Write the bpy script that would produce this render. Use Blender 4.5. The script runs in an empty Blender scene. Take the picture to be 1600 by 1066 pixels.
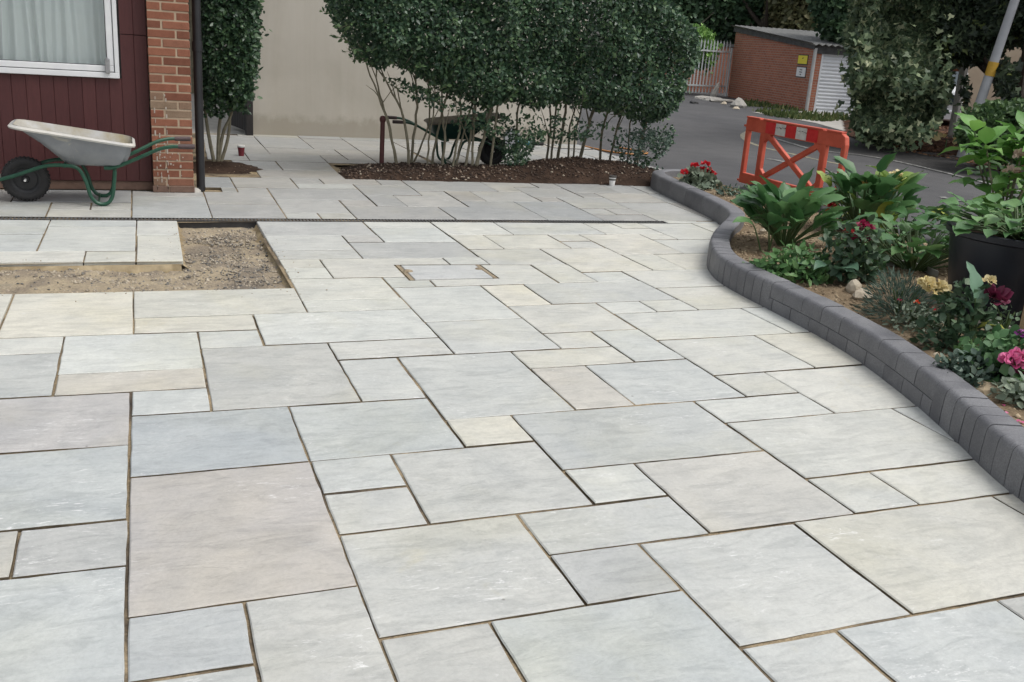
import bpy, bmesh, math, random
import numpy as np
from mathutils import Vector, Matrix

R = math.radians
rng = np.random.default_rng(7)
random.seed(7)
scene = bpy.context.scene
COL = scene.collection

# ------------------------------------------------------------------ camera
F_PX, PITCH, ROLL, YAW, CAM_H = 1520.0, 0.30, 0.0711, -0.380, 1.455
cy, sy = math.cos(YAW), math.sin(YAW)
cp, sp = math.cos(PITCH), math.sin(PITCH)
cr, sr = math.cos(ROLL), math.sin(ROLL)
right0 = Vector((cy, sy, 0)); fwd = Vector((-sy * cp, cy * cp, -sp)); up0 = Vector((-sy * sp, cy * sp, cp))
c_right = right0 * cr + up0 * sr
c_up = up0 * cr - right0 * sr
cam_d = bpy.data.cameras.new('camera')
cam_d.sensor_width = 36.0
cam_d.lens = 36.0 * F_PX / 1600.0
cam_d.clip_start = 0.05
cam_d.clip_end = 1500
cam = bpy.data.objects.new('camera', cam_d)
m = Matrix((c_right, c_up, -fwd)).transposed().to_4x4()
m.translation = Vector((0, 0, CAM_H))
cam.matrix_world = m
COL.objects.link(cam)
scene.camera = cam

# ------------------------------------------------------------------ sky, sun, exposure (overcast day)
SUN_EL, SUN_AZ = R(62), R(125)       # azimuth: clockwise from +Y
world = bpy.data.worlds.new('World')
scene.world = world
world.use_nodes = True
wn = world.node_tree
bg = wn.nodes['Background']
sky = wn.nodes.new('ShaderNodeTexSky')
sky.sky_type = 'NISHITA'
sky.sun_disc = False
sky.sun_elevation = SUN_EL
sky.sun_rotation = SUN_AZ
sky.air_density = 1.0
sky.dust_density = 4.0
sky.ozone_density = 1.0
hs = wn.nodes.new('ShaderNodeHueSaturation')
hs.inputs['Saturation'].default_value = 0.28     # cloud cover: nearly white skylight
wn.links.new(sky.outputs[0], hs.inputs['Color'])
wn.links.new(hs.outputs[0], bg.inputs['Color'])
bg.inputs['Strength'].default_value = 0.15
sun_d = bpy.data.lights.new('sun', 'SUN')
sun_d.energy = 0.9
sun_d.angle = R(34)
sun_d.color = (1.0, 0.965, 0.92)
sun = bpy.data.objects.new('sun', sun_d)
sdir = Vector((math.sin(SUN_AZ) * math.cos(SUN_EL), math.cos(SUN_AZ) * math.cos(SUN_EL), math.sin(SUN_EL)))
sun.rotation_euler = sdir.to_track_quat('Z', 'Y').to_euler()
COL.objects.link(sun)
scene.view_settings.view_transform = 'Standard'
scene.view_settings.look = 'None'
scene.view_settings.exposure = 0.42
scene.view_settings.gamma = 1.0
scene.render.engine = 'CYCLES'
scene.cycles.max_bounces = 6
scene.cycles.transparent_max_bounces = 6
scene.cycles.use_denoising = True

# ------------------------------------------------------------------ pixel -> place (photograph is 1600 x 1066)
def ray(px, py):
    x = (px - 800.0) / F_PX; y = -(py - 533.0) / F_PX
    return fwd + c_right * x + c_up * y
def G(px, py, z=0.0):                 # where a pixel's ray meets the ground height z
    d = ray(px, py); t = (z - CAM_H) / d.z
    return Vector((d.x * t, d.y * t, z))
def onY(px, py, Y):                   # ... a wall plane Y
    d = ray(px, py); t = Y / d.y
    return Vector((d.x * t, Y, CAM_H + d.z * t))
def onX(px, py, X):
    d = ray(px, py); t = X / d.x
    return Vector((X, d.y * t, CAM_H + d.z * t))
def at_dist(px, py, D):               # ... a vertical cylinder of radius D about the camera's foot
    d = ray(px, py); t = D / math.hypot(d.x, d.y)
    return Vector((d.x * t, d.y * t, CAM_H + d.z * t))

# ------------------------------------------------------------------ material helpers
MATS = {}
class N:
    def __init__(s, name):
        s.m = bpy.data.materials.new(name); s.m.use_nodes = True
        s.t = s.m.node_tree; s.b = s.t.nodes['Principled BSDF']
        MATS[name] = s.m
    def n(s, typ, **kw):
        nd = s.t.nodes.new('ShaderNode' + typ)
        for k, v in kw.items():
            if k.startswith('i_'):
                key = k[2:]
                key = int(key) if key.isdigit() else key.replace('_', ' ')
                nd.inputs[key].default_value = v
            else: setattr(nd, k, v)
        return nd
    def l(s, a, b): s.t.links.new(a, b)
    def coord(s, kind='Object', scale=(1, 1, 1), rot=(0, 0, 0), jitter=False):
        tc = s.n('TexCoord'); mp = s.n('Mapping')
        mp.inputs['Scale'].default_value = scale; mp.inputs['Rotation'].default_value = rot
        s.l(tc.outputs[kind], mp.inputs['Vector'])
        if jitter:
            oi = s.n('ObjectInfo'); mu = s.n('VectorMath', operation='SCALE'); mu.inputs[0].default_value = (37.0, 91.0, 13.0)
            s.l(oi.outputs['Random'], mu.inputs['Scale']); s.l(mu.outputs[0], mp.inputs['Location'])
        return mp.outputs[0]
    def noise(s, vec, scale, detail=5, rough=0.55, dist=0.0):
        nd = s.n('TexNoise'); nd.inputs['Scale'].default_value = scale; nd.inputs['Detail'].default_value = detail
        nd.inputs['Roughness'].default_value = rough; nd.inputs['Distortion'].default_value = dist
        if vec is not None: s.l(vec, nd.inputs['Vector'])
        return nd.outputs['Fac']
    def ramp(s, fac, stops, interp='LINEAR'):
        nd = s.n('ValToRGB'); e = nd.color_ramp.elements; nd.color_ramp.interpolation = interp
        while len(e) < len(stops): e.new(0.5)
        for el, (p, c) in zip(e, stops):
            el.position = p
            el.color = (c, c, c, 1) if isinstance(c, (int, float)) else (*c, 1)
        s.l(fac, nd.inputs['Fac']); return nd.outputs['Color']
    def mix(s, fac, a, b, mode='MIX'):
        nd = s.n('Mix', data_type='RGBA', blend_type=mode)
        for inp, v in ((nd.inputs[0], fac), (nd.inputs[6], a), (nd.inputs[7], b)):
            if isinstance(v, (int, float)): inp.default_value = v
            elif isinstance(v, tuple): inp.default_value = (*v, 1) if len(v) == 3 else v
            else: s.l(v, inp)
        return nd.outputs[2]
    def bump(s, h, strength=0.3, dist=0.01, prev=None):
        nd = s.n('Bump'); nd.inputs['Strength'].default_value = strength; nd.inputs['Distance'].default_value = dist
        s.l(h, nd.inputs['Height'])
        if prev is not None: s.l(prev, nd.inputs['Normal'])
        return nd.outputs[0]
    def out(s, color=None, rough=None, normal=None, **kw):
        b = s.b
        if color is not None:
            if isinstance(color, tuple): b.inputs['Base Color'].default_value = (*color, 1)
            else: s.l(color, b.inputs['Base Color'])
        if rough is not None:
            if isinstance(rough, (int, float)): b.inputs['Roughness'].default_value = rough
            else: s.l(rough, b.inputs['Roughness'])
        if normal is not None: s.l(normal, b.inputs['Normal'])
        for k, v in kw.items(): b.inputs[k.replace('_', ' ')].default_value = v
        return s.m

def simple(name, c1, c2=None, scale=6.0, rough=0.6, bump=0.15, bscale=60.0, metallic=0.0, kind='Object', spec=0.5, stain=None):
    n = N(name)
    v = n.coord(kind)
    c2 = c2 or tuple(min(1, x * 1.35 + 0.01) for x in c1)
    f = n.noise(v, scale, 6, 0.6)
    col = n.ramp(f, [(0.32, c1), (0.68, c2)])
    if stain:
        sf = n.noise(v, stain[2], 7, 0.72, 0.8)
        col = n.mix(n.ramp(sf, [(stain[1], 0.0), (stain[1] + 0.07, 0.85)]), col, stain[0])
    h = n.noise(v, bscale, 5, 0.6)
    return n.out(col, rough, n.bump(h, bump, 0.004), Metallic=metallic, Specular_IOR_Level=spec)

def leaf_mat(name, stops, rough=0.5, trans=0.18, spec=0.35):
    n = N(name)
    kf = 1.0 if name.startswith('pet') or name in ('dead_leaf', 'grass') else (2.1 if name.startswith('tree') else 1.9 if name == 'ivy_deep' else 1.65 if name in ('arum', 'hydrangea', 'strawberry', 'ivy', 'low_green') else 1.45)
    stops = [(p_, tuple(x * kf for x in c_)) for p_, c_ in stops]
    g = n.n('NewGeometry')
    oi = n.n('ObjectInfo'); ad = n.n('Math', operation='ADD'); fr = n.n('Math', operation='FRACT')
    n.l(g.outputs['Random Per Island'], ad.inputs[0]); n.l(oi.outputs['Random'], ad.inputs[1]); n.l(ad.outputs[0], fr.inputs[0])
    c = n.ramp(fr.outputs[0], stops)
    v = n.coord('Object')
    f = n.noise(v, 2.3, 3)
    c = n.mix(n.ramp(f, [(0.3, 0.0), (0.7, 0.35)]), c, stops[0][1])
    n.out(c, rough, Specular_IOR_Level=spec)
    tr = n.n('BsdfTranslucent'); n.l(c, tr.inputs['Color'])
    mx = n.n('MixShader'); mx.inputs[0].default_value = trans
    n.l(n.b.outputs[0], mx.inputs[1]); n.l(tr.outputs[0], mx.inputs[2])
    n.l(mx.outputs[0], n.t.nodes['Material Output'].inputs['Surface'])
    return n.m

# ------------------------------------------------------------------ mesh helpers
class MB:
    def __init__(s): s.v = []; s.f = []
    def add(s, verts, faces):
        o = len(s.v); s.v += [tuple(p) for p in verts]; s.f += [tuple(i + o for i in fc) for fc in faces]
    def box(s, a, b, M=None):
        x0, y0, z0 = a; x1, y1, z1 = b
        P = [(x0, y0, z0), (x1, y0, z0), (x1, y1, z0), (x0, y1, z0), (x0, y0, z1), (x1, y0, z1), (x1, y1, z1), (x0, y1, z1)]
        if M is not None: P = [M @ Vector(p) for p in P]
        s.add(P, [(0, 3, 2, 1), (4, 5, 6, 7), (0, 1, 5, 4), (1, 2, 6, 5), (2, 3, 7, 6), (3, 0, 4, 7)])
    def tube(s, pts, rad, n=8, caps=True):
        pts = [Vector(p) for p in pts]
        if isinstance(rad, (int, float)): rad = [rad] * len(pts)
        rings = []
        ref = Vector((0.13, 0.27, 0.95))
        for i, p in enumerate(pts):
            t = (pts[min(i + 1, len(pts) - 1)] - pts[max(i - 1, 0)]).normalized()
            u = t.cross(ref)
            if u.length < 1e-3: u = t.cross(Vector((1, 0, 0)))
            u.normalize(); w = t.cross(u)
            rings.append([p + (u * math.cos(2 * math.pi * k / n) + w * math.sin(2 * math.pi * k / n)) * rad[i] for k in range(n)])
        o = len(s.v)
        for r in rings: s.v += [tuple(q) for q in r]
        for i in range(len(pts) - 1):
            for k in range(n):
                a = o + i * n + k; b = o + i * n + (k + 1) % n
                s.f.append((a, b, b + n, a + n))
        if caps:
            s.f.append(tuple(o + k for k in range(n))[::-1]); s.f.append(tuple(o + (len(pts) - 1) * n + k for k in range(n)))
    def lathe(s, prof, c=(0, 0, 0), n=24, M=None):
        o = len(s.v)
        for r, z in prof:
            for k in range(n):
                a = 2 * math.pi * k / n
                p = Vector((c[0] + r * math.cos(a), c[1] + r * math.sin(a), c[2] + z))
                s.v.append(tuple(M @ p if M is not None else p))
        for i in range(len(prof) - 1):
            for k in range(n):
                a = o + i * n + k; b = o + i * n + (k + 1) % n
                s.f.append((a, b, b + n, a + n))
    def prism(s, poly, z0, z1):
        n = len(poly)
        s.add([(*p[:2], z0) for p in poly] + [(*p[:2], z1) for p in poly],
              [tuple(range(n))[::-1], tuple(range(n, 2 * n))] + [(i, (i + 1) % n, (i + 1) % n + n, i + n) for i in range(n)])
    def build(s, name, mat, parent=None, smooth=False, bevel=0.0, seg=2):
        me = bpy.data.meshes.new(name); me.from_pydata(s.v, [], s.f); me.update()
        if bevel:
            bm = bmesh.new(); bm.from_mesh(me)
            bmesh.ops.recalc_face_normals(bm, faces=bm.faces)
            es = [e for e in bm.edges if e.is_manifold and e.calc_face_angle(0) > 0.5]
            bmesh.ops.bevel(bm, geom=es, offset=bevel, segments=seg, profile=0.5, affect='EDGES')
            bm.to_mesh(me); bm.free()
        return link(name, me, mat, parent, smooth)
def link(name, me, mat, parent=None, smooth=False):
    if mat is not None and not me.materials:
        me.materials.append(MATS[mat] if isinstance(mat, str) else mat)
    if smooth:
        me.polygons.foreach_set('use_smooth', [True] * len(me.polygons))
        try: me.set_sharp_from_angle(angle=R(40))
        except Exception: pass
    o = bpy.data.objects.new(name, me); COL.objects.link(o)
    if parent is not None: o.parent = parent
    return o
def np_mesh(name, V, Fq, mat, parent=None, smooth=False):
    """V (n,3), Fq (m,k) equal sized faces"""
    me = bpy.data.meshes.new(name)
    V = np.ascontiguousarray(V, dtype=np.float32); Fq = np.ascontiguousarray(Fq, dtype=np.int32)
    me.vertices.add(len(V)); me.vertices.foreach_set('co', V.ravel())
    k = Fq.shape[1]
    me.loops.add(Fq.size); me.loops.foreach_set('vertex_index', Fq.ravel())
    me.polygons.add(len(Fq)); me.polygons.foreach_set('loop_start', np.arange(0, Fq.size, k, dtype=np.int32))
    me.polygons.foreach_set('loop_total', np.full(len(Fq), k, dtype=np.int32))
    me.update(calc_edges=True); me.validate()
    return link(name, me, mat, parent, smooth)
def tag(o, label=None, cat=None, group=None, kind=None):
    if label: o['label'] = label
    if cat: o['category'] = cat
    if group: o['group'] = group
    if kind: o['kind'] = kind
    return o
def empty(name, loc=(0, 0, 0), rz=0.0, **kw):
    o = bpy.data.objects.new(name, None); COL.objects.link(o); o.location = loc; o.rotation_euler = (0, 0, rz)
    o.empty_display_size = 0.1
    return tag(o, **kw)
def copy_tree(o, parent=None):
    c = o.copy(); COL.objects.link(c); c.parent = parent
    for ch in list(o.children): copy_tree(ch, c)
    return c
def inpoly(P, poly):
    P = np.asarray(P, float); x, y = P[:, 0], P[:, 1]; r = np.zeros(len(P), bool); n = len(poly)
    for i in range(n):
        x0, y0 = poly[i][:2]; x1, y1 = poly[(i + 1) % n][:2]
        c = ((y0 > y) != (y1 > y)); 
        with np.errstate(divide='ignore', invalid='ignore'):
            r ^= c & (x < (x1 - x0) * (y - y0) / (y1 - y0 + 1e-12) + x0)
    return r
def edge_dist(P, poly):
    P = np.asarray(P, float); d = np.full(len(P), 1e9); n = len(poly)
    for i in range(n):
        a = np.array(poly[i][:2], float); b = np.array(poly[(i + 1) % n][:2], float); e = b - a
        t = np.clip(((P - a) @ e) / (e @ e + 1e-12), 0, 1)
        d = np.minimum(d, np.hypot(*(P - a - t[:, None] * e).T))
    return d
def vnoise(P, scale, seed=0, octaves=3):
    """smooth value noise on 2-D points, about -1..1"""
    out = np.zeros(len(P)); amp = 1.0; tot = 0
    for o in range(octaves):
        q = P[:, :2] * scale * 2 ** o + seed * 17.13 + o * 5.7
        i = np.floor(q).astype(np.int64); f = q - i; f = f * f * (3 - 2 * f)
        def h(a, b):
            n = (a * 374761393 + b * 668265263 + seed * 974711) & 0x7fffffff
            n = ((n ^ (n >> 13)) * 1274126177) & 0x7fffffff
            return ((n ^ (n >> 16)) & 0xffff) / 32767.5 - 1
        v = (h(i[:, 0], i[:, 1]) * (1 - f[:, 0]) + h(i[:, 0] + 1, i[:, 1]) * f[:, 0]) * (1 - f[:, 1]) + \
            (h(i[:, 0], i[:, 1] + 1) * (1 - f[:, 0]) + h(i[:, 0] + 1, i[:, 1] + 1) * f[:, 0]) * f[:, 1]
        out += v * amp; tot += amp; amp *= 0.5
    return out / tot
def height_sheet(name, poly, step, zfun, mat, parent=None):
    """a grid of cells inside a polygon, with real relief z = zfun(points)"""
    poly = [(p[0], p[1]) for p in poly]
    xs = np.arange(min(p[0] for p in poly), max(p[0] for p in poly) + step, step)
    ys = np.arange(min(p[1] for p in poly), max(p[1] for p in poly) + step, step)
    X, Y = np.meshgrid(xs, ys); P = np.c_[X.ravel(), Y.ravel()]
    nx, ny = len(xs), len(ys)
    i = np.arange(nx * ny).reshape(ny, nx)
    q = np.c_[i[:-1, :-1].ravel(), i[:-1, 1:].ravel(), i[1:, 1:].ravel(), i[1:, :-1].ravel()]
    c = P[q].mean(1); q = q[inpoly(c, poly)]
    z = zfun(P)
    used = np.unique(q); mp = np.full(nx * ny, -1); mp[used] = np.arange(len(used))
    return np_mesh(name, np.c_[P, z][used], mp[q], mat, parent, smooth=True)

# leaf templates: outline in (along, across) with fold; returns verts, tris
def leaf_template(kind='oval'):
    if kind == 'oval':
        V = np.array([(0, 0, 0), (.35, .5, .10), (.35, -.5, .10), (.45, 0, 0), (.78, .32, .05), (.78, -.32, .05), (1, 0, -.06)], float)
        T = [(0, 3, 1), (0, 2, 3), (1, 3, 4), (3, 2, 5), (3, 6, 4), (3, 5, 6)]
    elif kind == 'ivy':
        V = np.array([(0, 0, 0), (-.08, .45, .08), (.35, .5, .06), (.40, .22, 0), (1, 0, -.08), (.40, -.22, 0), (.35, -.5, .06), (-.08, -.45, .08), (.25, 0, 0)], float)
        T = [(8, 1, 0), (8, 2, 1), (8, 3, 2), (8, 4, 3), (8, 5, 4), (8, 6, 5), (8, 7, 6), (8, 0, 7)]
    else:  # simple quad
        V = np.array([(0, 0, 0), (.5, .5, .12), (1, 0, 0), (.5, -.5, .12)], float); T = [(0, 2, 1), (0, 3, 2)]
    return V, np.array(T)
def leaves(name, P, D, Nn, length, width, mat, parent=None, kind='oval', seed=1, jitter=0.3):
    """one leaf at each point P, pointing along D, facing Nn"""
    r = np.random.default_rng(seed); V, T = leaf_template(kind); n = len(P)
    D = D / (np.linalg.norm(D, axis=1, keepdims=True) + 1e-9)
    S = np.cross(Nn, D); S /= (np.linalg.norm(S, axis=1, keepdims=True) + 1e-9); U = np.cross(D, S)
    k = (1 + jitter * r.uniform(-1, 1, n))[:, None, None]
    L = (np.asarray(length) * np.ones(n))[:, None, None]; W = (np.asarray(width) * np.ones(n))[:, None, None]
    X = P[:, None, :] + k * (V[None, :, 0:1] * L * D[:, None, :] + V[None, :, 1:2] * W * S[:, None, :] + V[None, :, 2:3] * W * U[:, None, :])
    Fq = T[None] + (np.arange(n) * len(V))[:, None, None]
    return np_mesh(name, X.reshape(-1, 3), Fq.reshape(-1, 3), mat, parent, smooth=False)
def rand_dirs(n, r, bias=(0, 0, 0)):
    d = r.normal(size=(n, 3)); d /= np.linalg.norm(d, axis=1, keepdims=True)
    return d + np.array(bias)

# ================================================================== MATERIALS
def slab_material():
    n = N('sandstone'); v = n.coord('Object', jitter=True)
    oi = n.n('ObjectInfo')
    an = n.n('Math', operation='MULTIPLY_ADD'); n.l(oi.outputs['Random'], an.inputs[0]); an.inputs[1].default_value = 7.0; an.inputs[2].default_value = -1.0
    cx = n.n('CombineXYZ'); n.l(an.outputs[0], cx.inputs['Z'])
    st = n.n('Mapping'); st.inputs['Scale'].default_value = (1.0, 3.4, 1.0)
    n.l(v, st.inputs['Vector']); n.l(cx.outputs[0], st.inputs['Rotation'])
    cloud = n.noise(v, 2.6, 7, 0.62, 0.6)
    patch = n.noise(v, 9.0, 6, 0.65, 0.8)
    streak = n.noise(st.outputs[0], 4.2, 10, 0.66, 1.6)
    fine = n.noise(v, 70, 6, 0.7)
    grit = n.noise(v, 430, 3, 0.7)
    C = oi.outputs['Color']
    c = n.mix(n.ramp(cloud, [(0.36, 0.0), (0.66, 0.9)]), C, n.mix(1.0, C, (0.845, 0.86, 0.88), 'MULTIPLY'))
    c = n.mix(n.ramp(patch, [(0.40, 0.45), (0.58, 0.0)]), c, n.mix(1.0, c, (0.89, 0.893, 0.90), 'MULTIPLY'))
    c = n.mix(n.ramp(streak, [(0.36, 0.75), (0.53, 0.0)]), c, n.mix(1.0, c, (0.79, 0.795, 0.80), 'MULTIPLY'))
    warm = n.noise(v, 1.3, 4, 0.55, 0.3)
    c = n.mix(n.ramp(warm, [(0.50, 0.0), (0.76, 0.6)]), c, n.mix(1.0, c, (1.04, 1.0, 0.86), 'MULTIPLY'))
    c = n.mix(n.ramp(fine, [(0.32, 0.45), (0.58, 0.0)]), c, n.mix(1.0, c, (0.76, 0.76, 0.76), 'MULTIPLY'))
    c = n.mix(n.ramp(grit, [(0.30, 0.25), (0.60, 0.0)]), c, n.mix(1.0, c, (0.66, 0.66, 0.66), 'MULTIPLY'))
    # pale chalky scuffs, faint ochre stains and a few dark specks
    scuff = n.noise(st.outputs[0], 11.0, 9, 0.75, 1.8)
    gate = n.noise(v, 2.7, 3)
    gm = n.n('Math', operation='MULTIPLY'); n.l(n.ramp(scuff, [(0.56, 0.0), (0.66, 1.0)]), gm.inputs[0]); n.l(n.ramp(gate, [(0.48, 0.0), (0.64, 0.7)]), gm.inputs[1])
    c = n.mix(gm.outputs[0], c, (0.78, 0.78, 0.765))
    och = n.noise(v, 4.6, 4, 0.6, 0.5)
    c = n.mix(n.ramp(och, [(0.66, 0.0), (0.80, 0.5)]), c, n.mix(1.0, c, (0.98, 0.90, 0.68), 'MULTIPLY'))
    vo = n.n('TexVoronoi'); vo.inputs['Scale'].default_value = 3.0; n.l(v, vo.inputs['Vector'])
    c = n.mix(n.ramp(vo.outputs['Distance'], [(0.010, 0.8), (0.022, 0.0)]), c, (0.10, 0.09, 0.085))
    b0 = n.bump(cloud, 0.35, 0.03)
    b1 = n.bump(streak, 0.30, 0.010, b0)
    b2 = n.bump(fine, 0.25, 0.004, b1)
    b3 = n.bump(grit, 0.2, 0.0015, b2)
    rg = n.ramp(patch, [(0.3, 0.46), (0.7, 0.66)])
    return n.out(c, rg, b3, Specular_IOR_Level=0.42)
slab_material()
simple('slab_edge', (0.05, 0.042, 0.032), (0.22, 0.18, 0.12), 9, 0.95, 0.5, 120, spec=0.1)  # muddy slab sides, darkened also to stand in for shade inside the joints

def bedding_material():
    n = N('joint_sand'); v = n.coord('Object')
    a = n.noise(v, 2.2, 5, 0.6); f = n.noise(v, 90, 4, 0.7)
    c = n.ramp(a, [(0.30, (0.05, 0.044, 0.038)), (0.42, (0.14, 0.11, 0.078)), (0.54, (0.38, 0.30, 0.19))])
    c = n.mix(n.ramp(f, [(0.3, 0.6), (0.7, 0.0)]), c, (0.03, 0.027, 0.024))
    return n.out(c, 0.95, n.bump(f, 0.6, 0.006), Specular_IOR_Level=0.1)
bedding_material()

def earth(name, stops, s1=3.0, s2=45.0, bump=0.8, flecks=None):
    n = N(name); v = n.coord('Object')
    a = n.noise(v, s1, 6, 0.62, 0.3); f = n.noise(v, s2, 6, 0.7)
    c = n.ramp(a, stops)
    c = n.mix(n.ramp(f, [(0.30, 0.75), (0.62, 0.0)]), c, n.mix(1.0, c, (0.42, 0.42, 0.42), 'MULTIPLY'))
    if flecks:
        vo = n.n('TexVoronoi'); vo.inputs['Scale'].default_value = flecks[0]; n.l(v, vo.inputs['Vector'])
        c = n.mix(n.ramp(vo.outputs['Distance'], [(flecks[1], 1.0), (flecks[1] * 1.5, 0.0)]), c, flecks[2])
    return n.out(c, 0.95, n.bump(f, bump, 0.012), Specular_IOR_Level=0.12)
earth('hardcore', [(0.30, (0.19, 0.165, 0.135)), (0.45, (0.30, 0.25, 0.185)), (0.58, (0.42, 0.35, 0.24)), (0.72, (0.24, 0.215, 0.185))], 2.6, 80, 0.7)
earth('dark_soil', [(0.35, (0.035, 0.023, 0.017)), (0.65, (0.075, 0.048, 0.034))], 5, 40, 1.0, (16, 0.075, (0.30, 0.22, 0.16)))
earth('dry_soil', [(0.32, (0.16, 0.115, 0.07)), (0.50, (0.26, 0.195, 0.125)), (0.70, (0.34, 0.27, 0.18))], 4, 40, 1.0, (22, 0.07, (0.42, 0.35, 0.25)))
earth('leaf_litter', [(0.30, (0.030, 0.018, 0.013)), (0.52, (0.075, 0.036, 0.022)), (0.72, (0.14, 0.07, 0.035))], 3, 30, 1.0)
earth('waste_ground', [(0.3, (0.07, 0.065, 0.05)), (0.7, (0.13, 0.115, 0.08))], 0.7, 12, 0.8)
def mortar_sand():
    n = N('mortar_sand'); v = n.coord('Object'); a = n.noise(v, 9, 5, 0.6); f = n.noise(v, 120, 4, 0.7)
    c = n.ramp(a, [(0.35, (0.22, 0.17, 0.10)), (0.65, (0.38, 0.31, 0.20))])
    return n.out(c, 0.95, n.bump(f, 0.6, 0.006), Specular_IOR_Level=0.1)
mortar_sand()

def asphalt_mat(name, a, b):
    n = N(name); v = n.coord('Object')
    big = n.noise(v, 0.35, 6, 0.6, 0.5); mid = n.noise(v, 3.0, 6, 0.65); ag = n.noise(v, 160, 3, 0.6)
    tr = n.n('Mapping'); tr.inputs['Rotation'].default_value = (0, 0, R(-24)); tr.inputs['Scale'].default_value = (1.4, 0.12, 1); n.l(v, tr.inputs['Vector'])
    wear = n.noise(tr.outputs[0], 1.0, 5, 0.6)
    c = n.ramp(big, [(0.35, a), (0.65, b)])
    c = n.mix(n.ramp(wear, [(0.4, 0.0), (0.7, 0.5)]), c, n.mix(1.0, c, (1.35, 1.33, 1.30), 'MULTIPLY'))
    c = n.mix(n.ramp(mid, [(0.35, 0.45), (0.60, 0.0)]), c, n.mix(1.0, c, (0.68, 0.68, 0.68), 'MULTIPLY'))
    c = n.mix(n.ramp(ag, [(0.35, 0.5), (0.65, 0.0)]), c, n.mix(1.0, c, (0.6, 0.6, 0.6), 'MULTIPLY'))
    return n.out(c, 0.86, n.bump(ag, 0.5, 0.004), Specular_IOR_Level=0.3)
asphalt_mat('asphalt', (0.072, 0.072, 0.075), (0.100, 0.099, 0.100))
asphalt_mat('footway_asphalt', (0.045, 0.044, 0.044), (0.065, 0.062, 0.060))

def paint(name, c, wear=0.45, rough=0.7):
    n = N(name); v = n.coord('Object'); f = n.noise(v, 14, 6, 0.7)
    col = n.mix(n.ramp(f, [(wear - 0.08, 1.0), (wear + 0.10, 0.0)]), c, (0.10, 0.10, 0.095))
    return n.out(col, rough)
paint('yellow_paint', (0.36, 0.32, 0.19), 0.50)
paint('white_paint_line', (0.36, 0.36, 0.34), 0.52)

def kerb_mat():
    n = N('charcoal_block'); v = n.coord('Object', jitter=False)
    oi = n.n('ObjectInfo')
    a = n.noise(v, 5, 6, 0.6); f = n.noise(v, 140, 5, 0.75)
    base = n.ramp(oi.outputs['Random'], [(0.0, (0.112, 0.114, 0.124)), (1.0, (0.178, 0.180, 0.190))])
    c = n.mix(n.ramp(a, [(0.4, 0.0), (0.70, 0.6)]), base, (0.26, 0.26, 0.265))
    sc = n.noise(v, 17, 8, 0.78, 1.0)
    c = n.mix(n.ramp(sc, [(0.62, 0.0), (0.72, 0.6)]), c, (0.36, 0.35, 0.33))
    c = n.mix(n.ramp(f, [(0.34, 0.6), (0.60, 0.0)]), c, (0.065, 0.065, 0.07))
    return n.out(c, 0.6, n.bump(f, 0.45, 0.003), Specular_IOR_Level=0.5)
kerb_mat()

def wood_red():
    n = N('red_boards'); v = n.coord('Object', (6, 6, 0.6), jitter=True); oi = n.n('ObjectInfo')
    g = n.noise(v, 12, 7, 0.7, 1.2)
    base = n.ramp(oi.outputs['Random'], [(0.0, (0.072, 0.021, 0.021)), (1.0, (0.090, 0.028, 0.027))])
    c = n.mix(n.ramp(g, [(0.30, 0.6), (0.58, 0.0)]), base, n.mix(1.0, base, (0.6, 0.6, 0.6), 'MULTIPLY'))
    return n.out(c, 0.55, n.bump(g, 0.18, 0.003), Specular_IOR_Level=0.4)
wood_red()
def brick_piece():
    n = N('pillar_brick'); v = n.coord('Object', jitter=True); oi = n.n('ObjectInfo')
    base = n.ramp(oi.outputs['Random'], [(0.0, (0.19, 0.078, 0.050)), (0.35, (0.265, 0.108, 0.068)), (0.7, (0.315, 0.135, 0.084)), (0.88, (0.25, 0.12, 0.08)), (1.0, (0.27, 0.21, 0.145))])
    a = n.noise(v, 14, 5, 0.65); f = n.noise(v, 130, 4, 0.7)
    c = n.mix(n.ramp(a, [(0.35, 0.45), (0.6, 0.0)]), base, n.mix(1.0, base, (0.62, 0.58, 0.55), 'MULTIPLY'))
    c = n.mix(n.ramp(f, [(0.32, 0.4), (0.6, 0.0)]), c, n.mix(1.0, c, (0.6, 0.6, 0.6), 'MULTIPLY'))
    vw = n.coord('Object'); 
    return n.out(c, 0.85, n.bump(f, 0.6, 0.004), Specular_IOR_Level=0.2)
brick_piece()
simple('mortar', (0.36, 0.27, 0.19), (0.46, 0.36, 0.26), 12, 0.92, 0.5, 120, spec=0.1)
simple('brick_foot', (0.13, 0.08, 0.06), (0.19, 0.12, 0.09), 18, 0.9, 0.5, 120)
simple('paint_splash', (0.36, 0.30, 0.25), (0.48, 0.42, 0.36), 40, 0.9)

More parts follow.
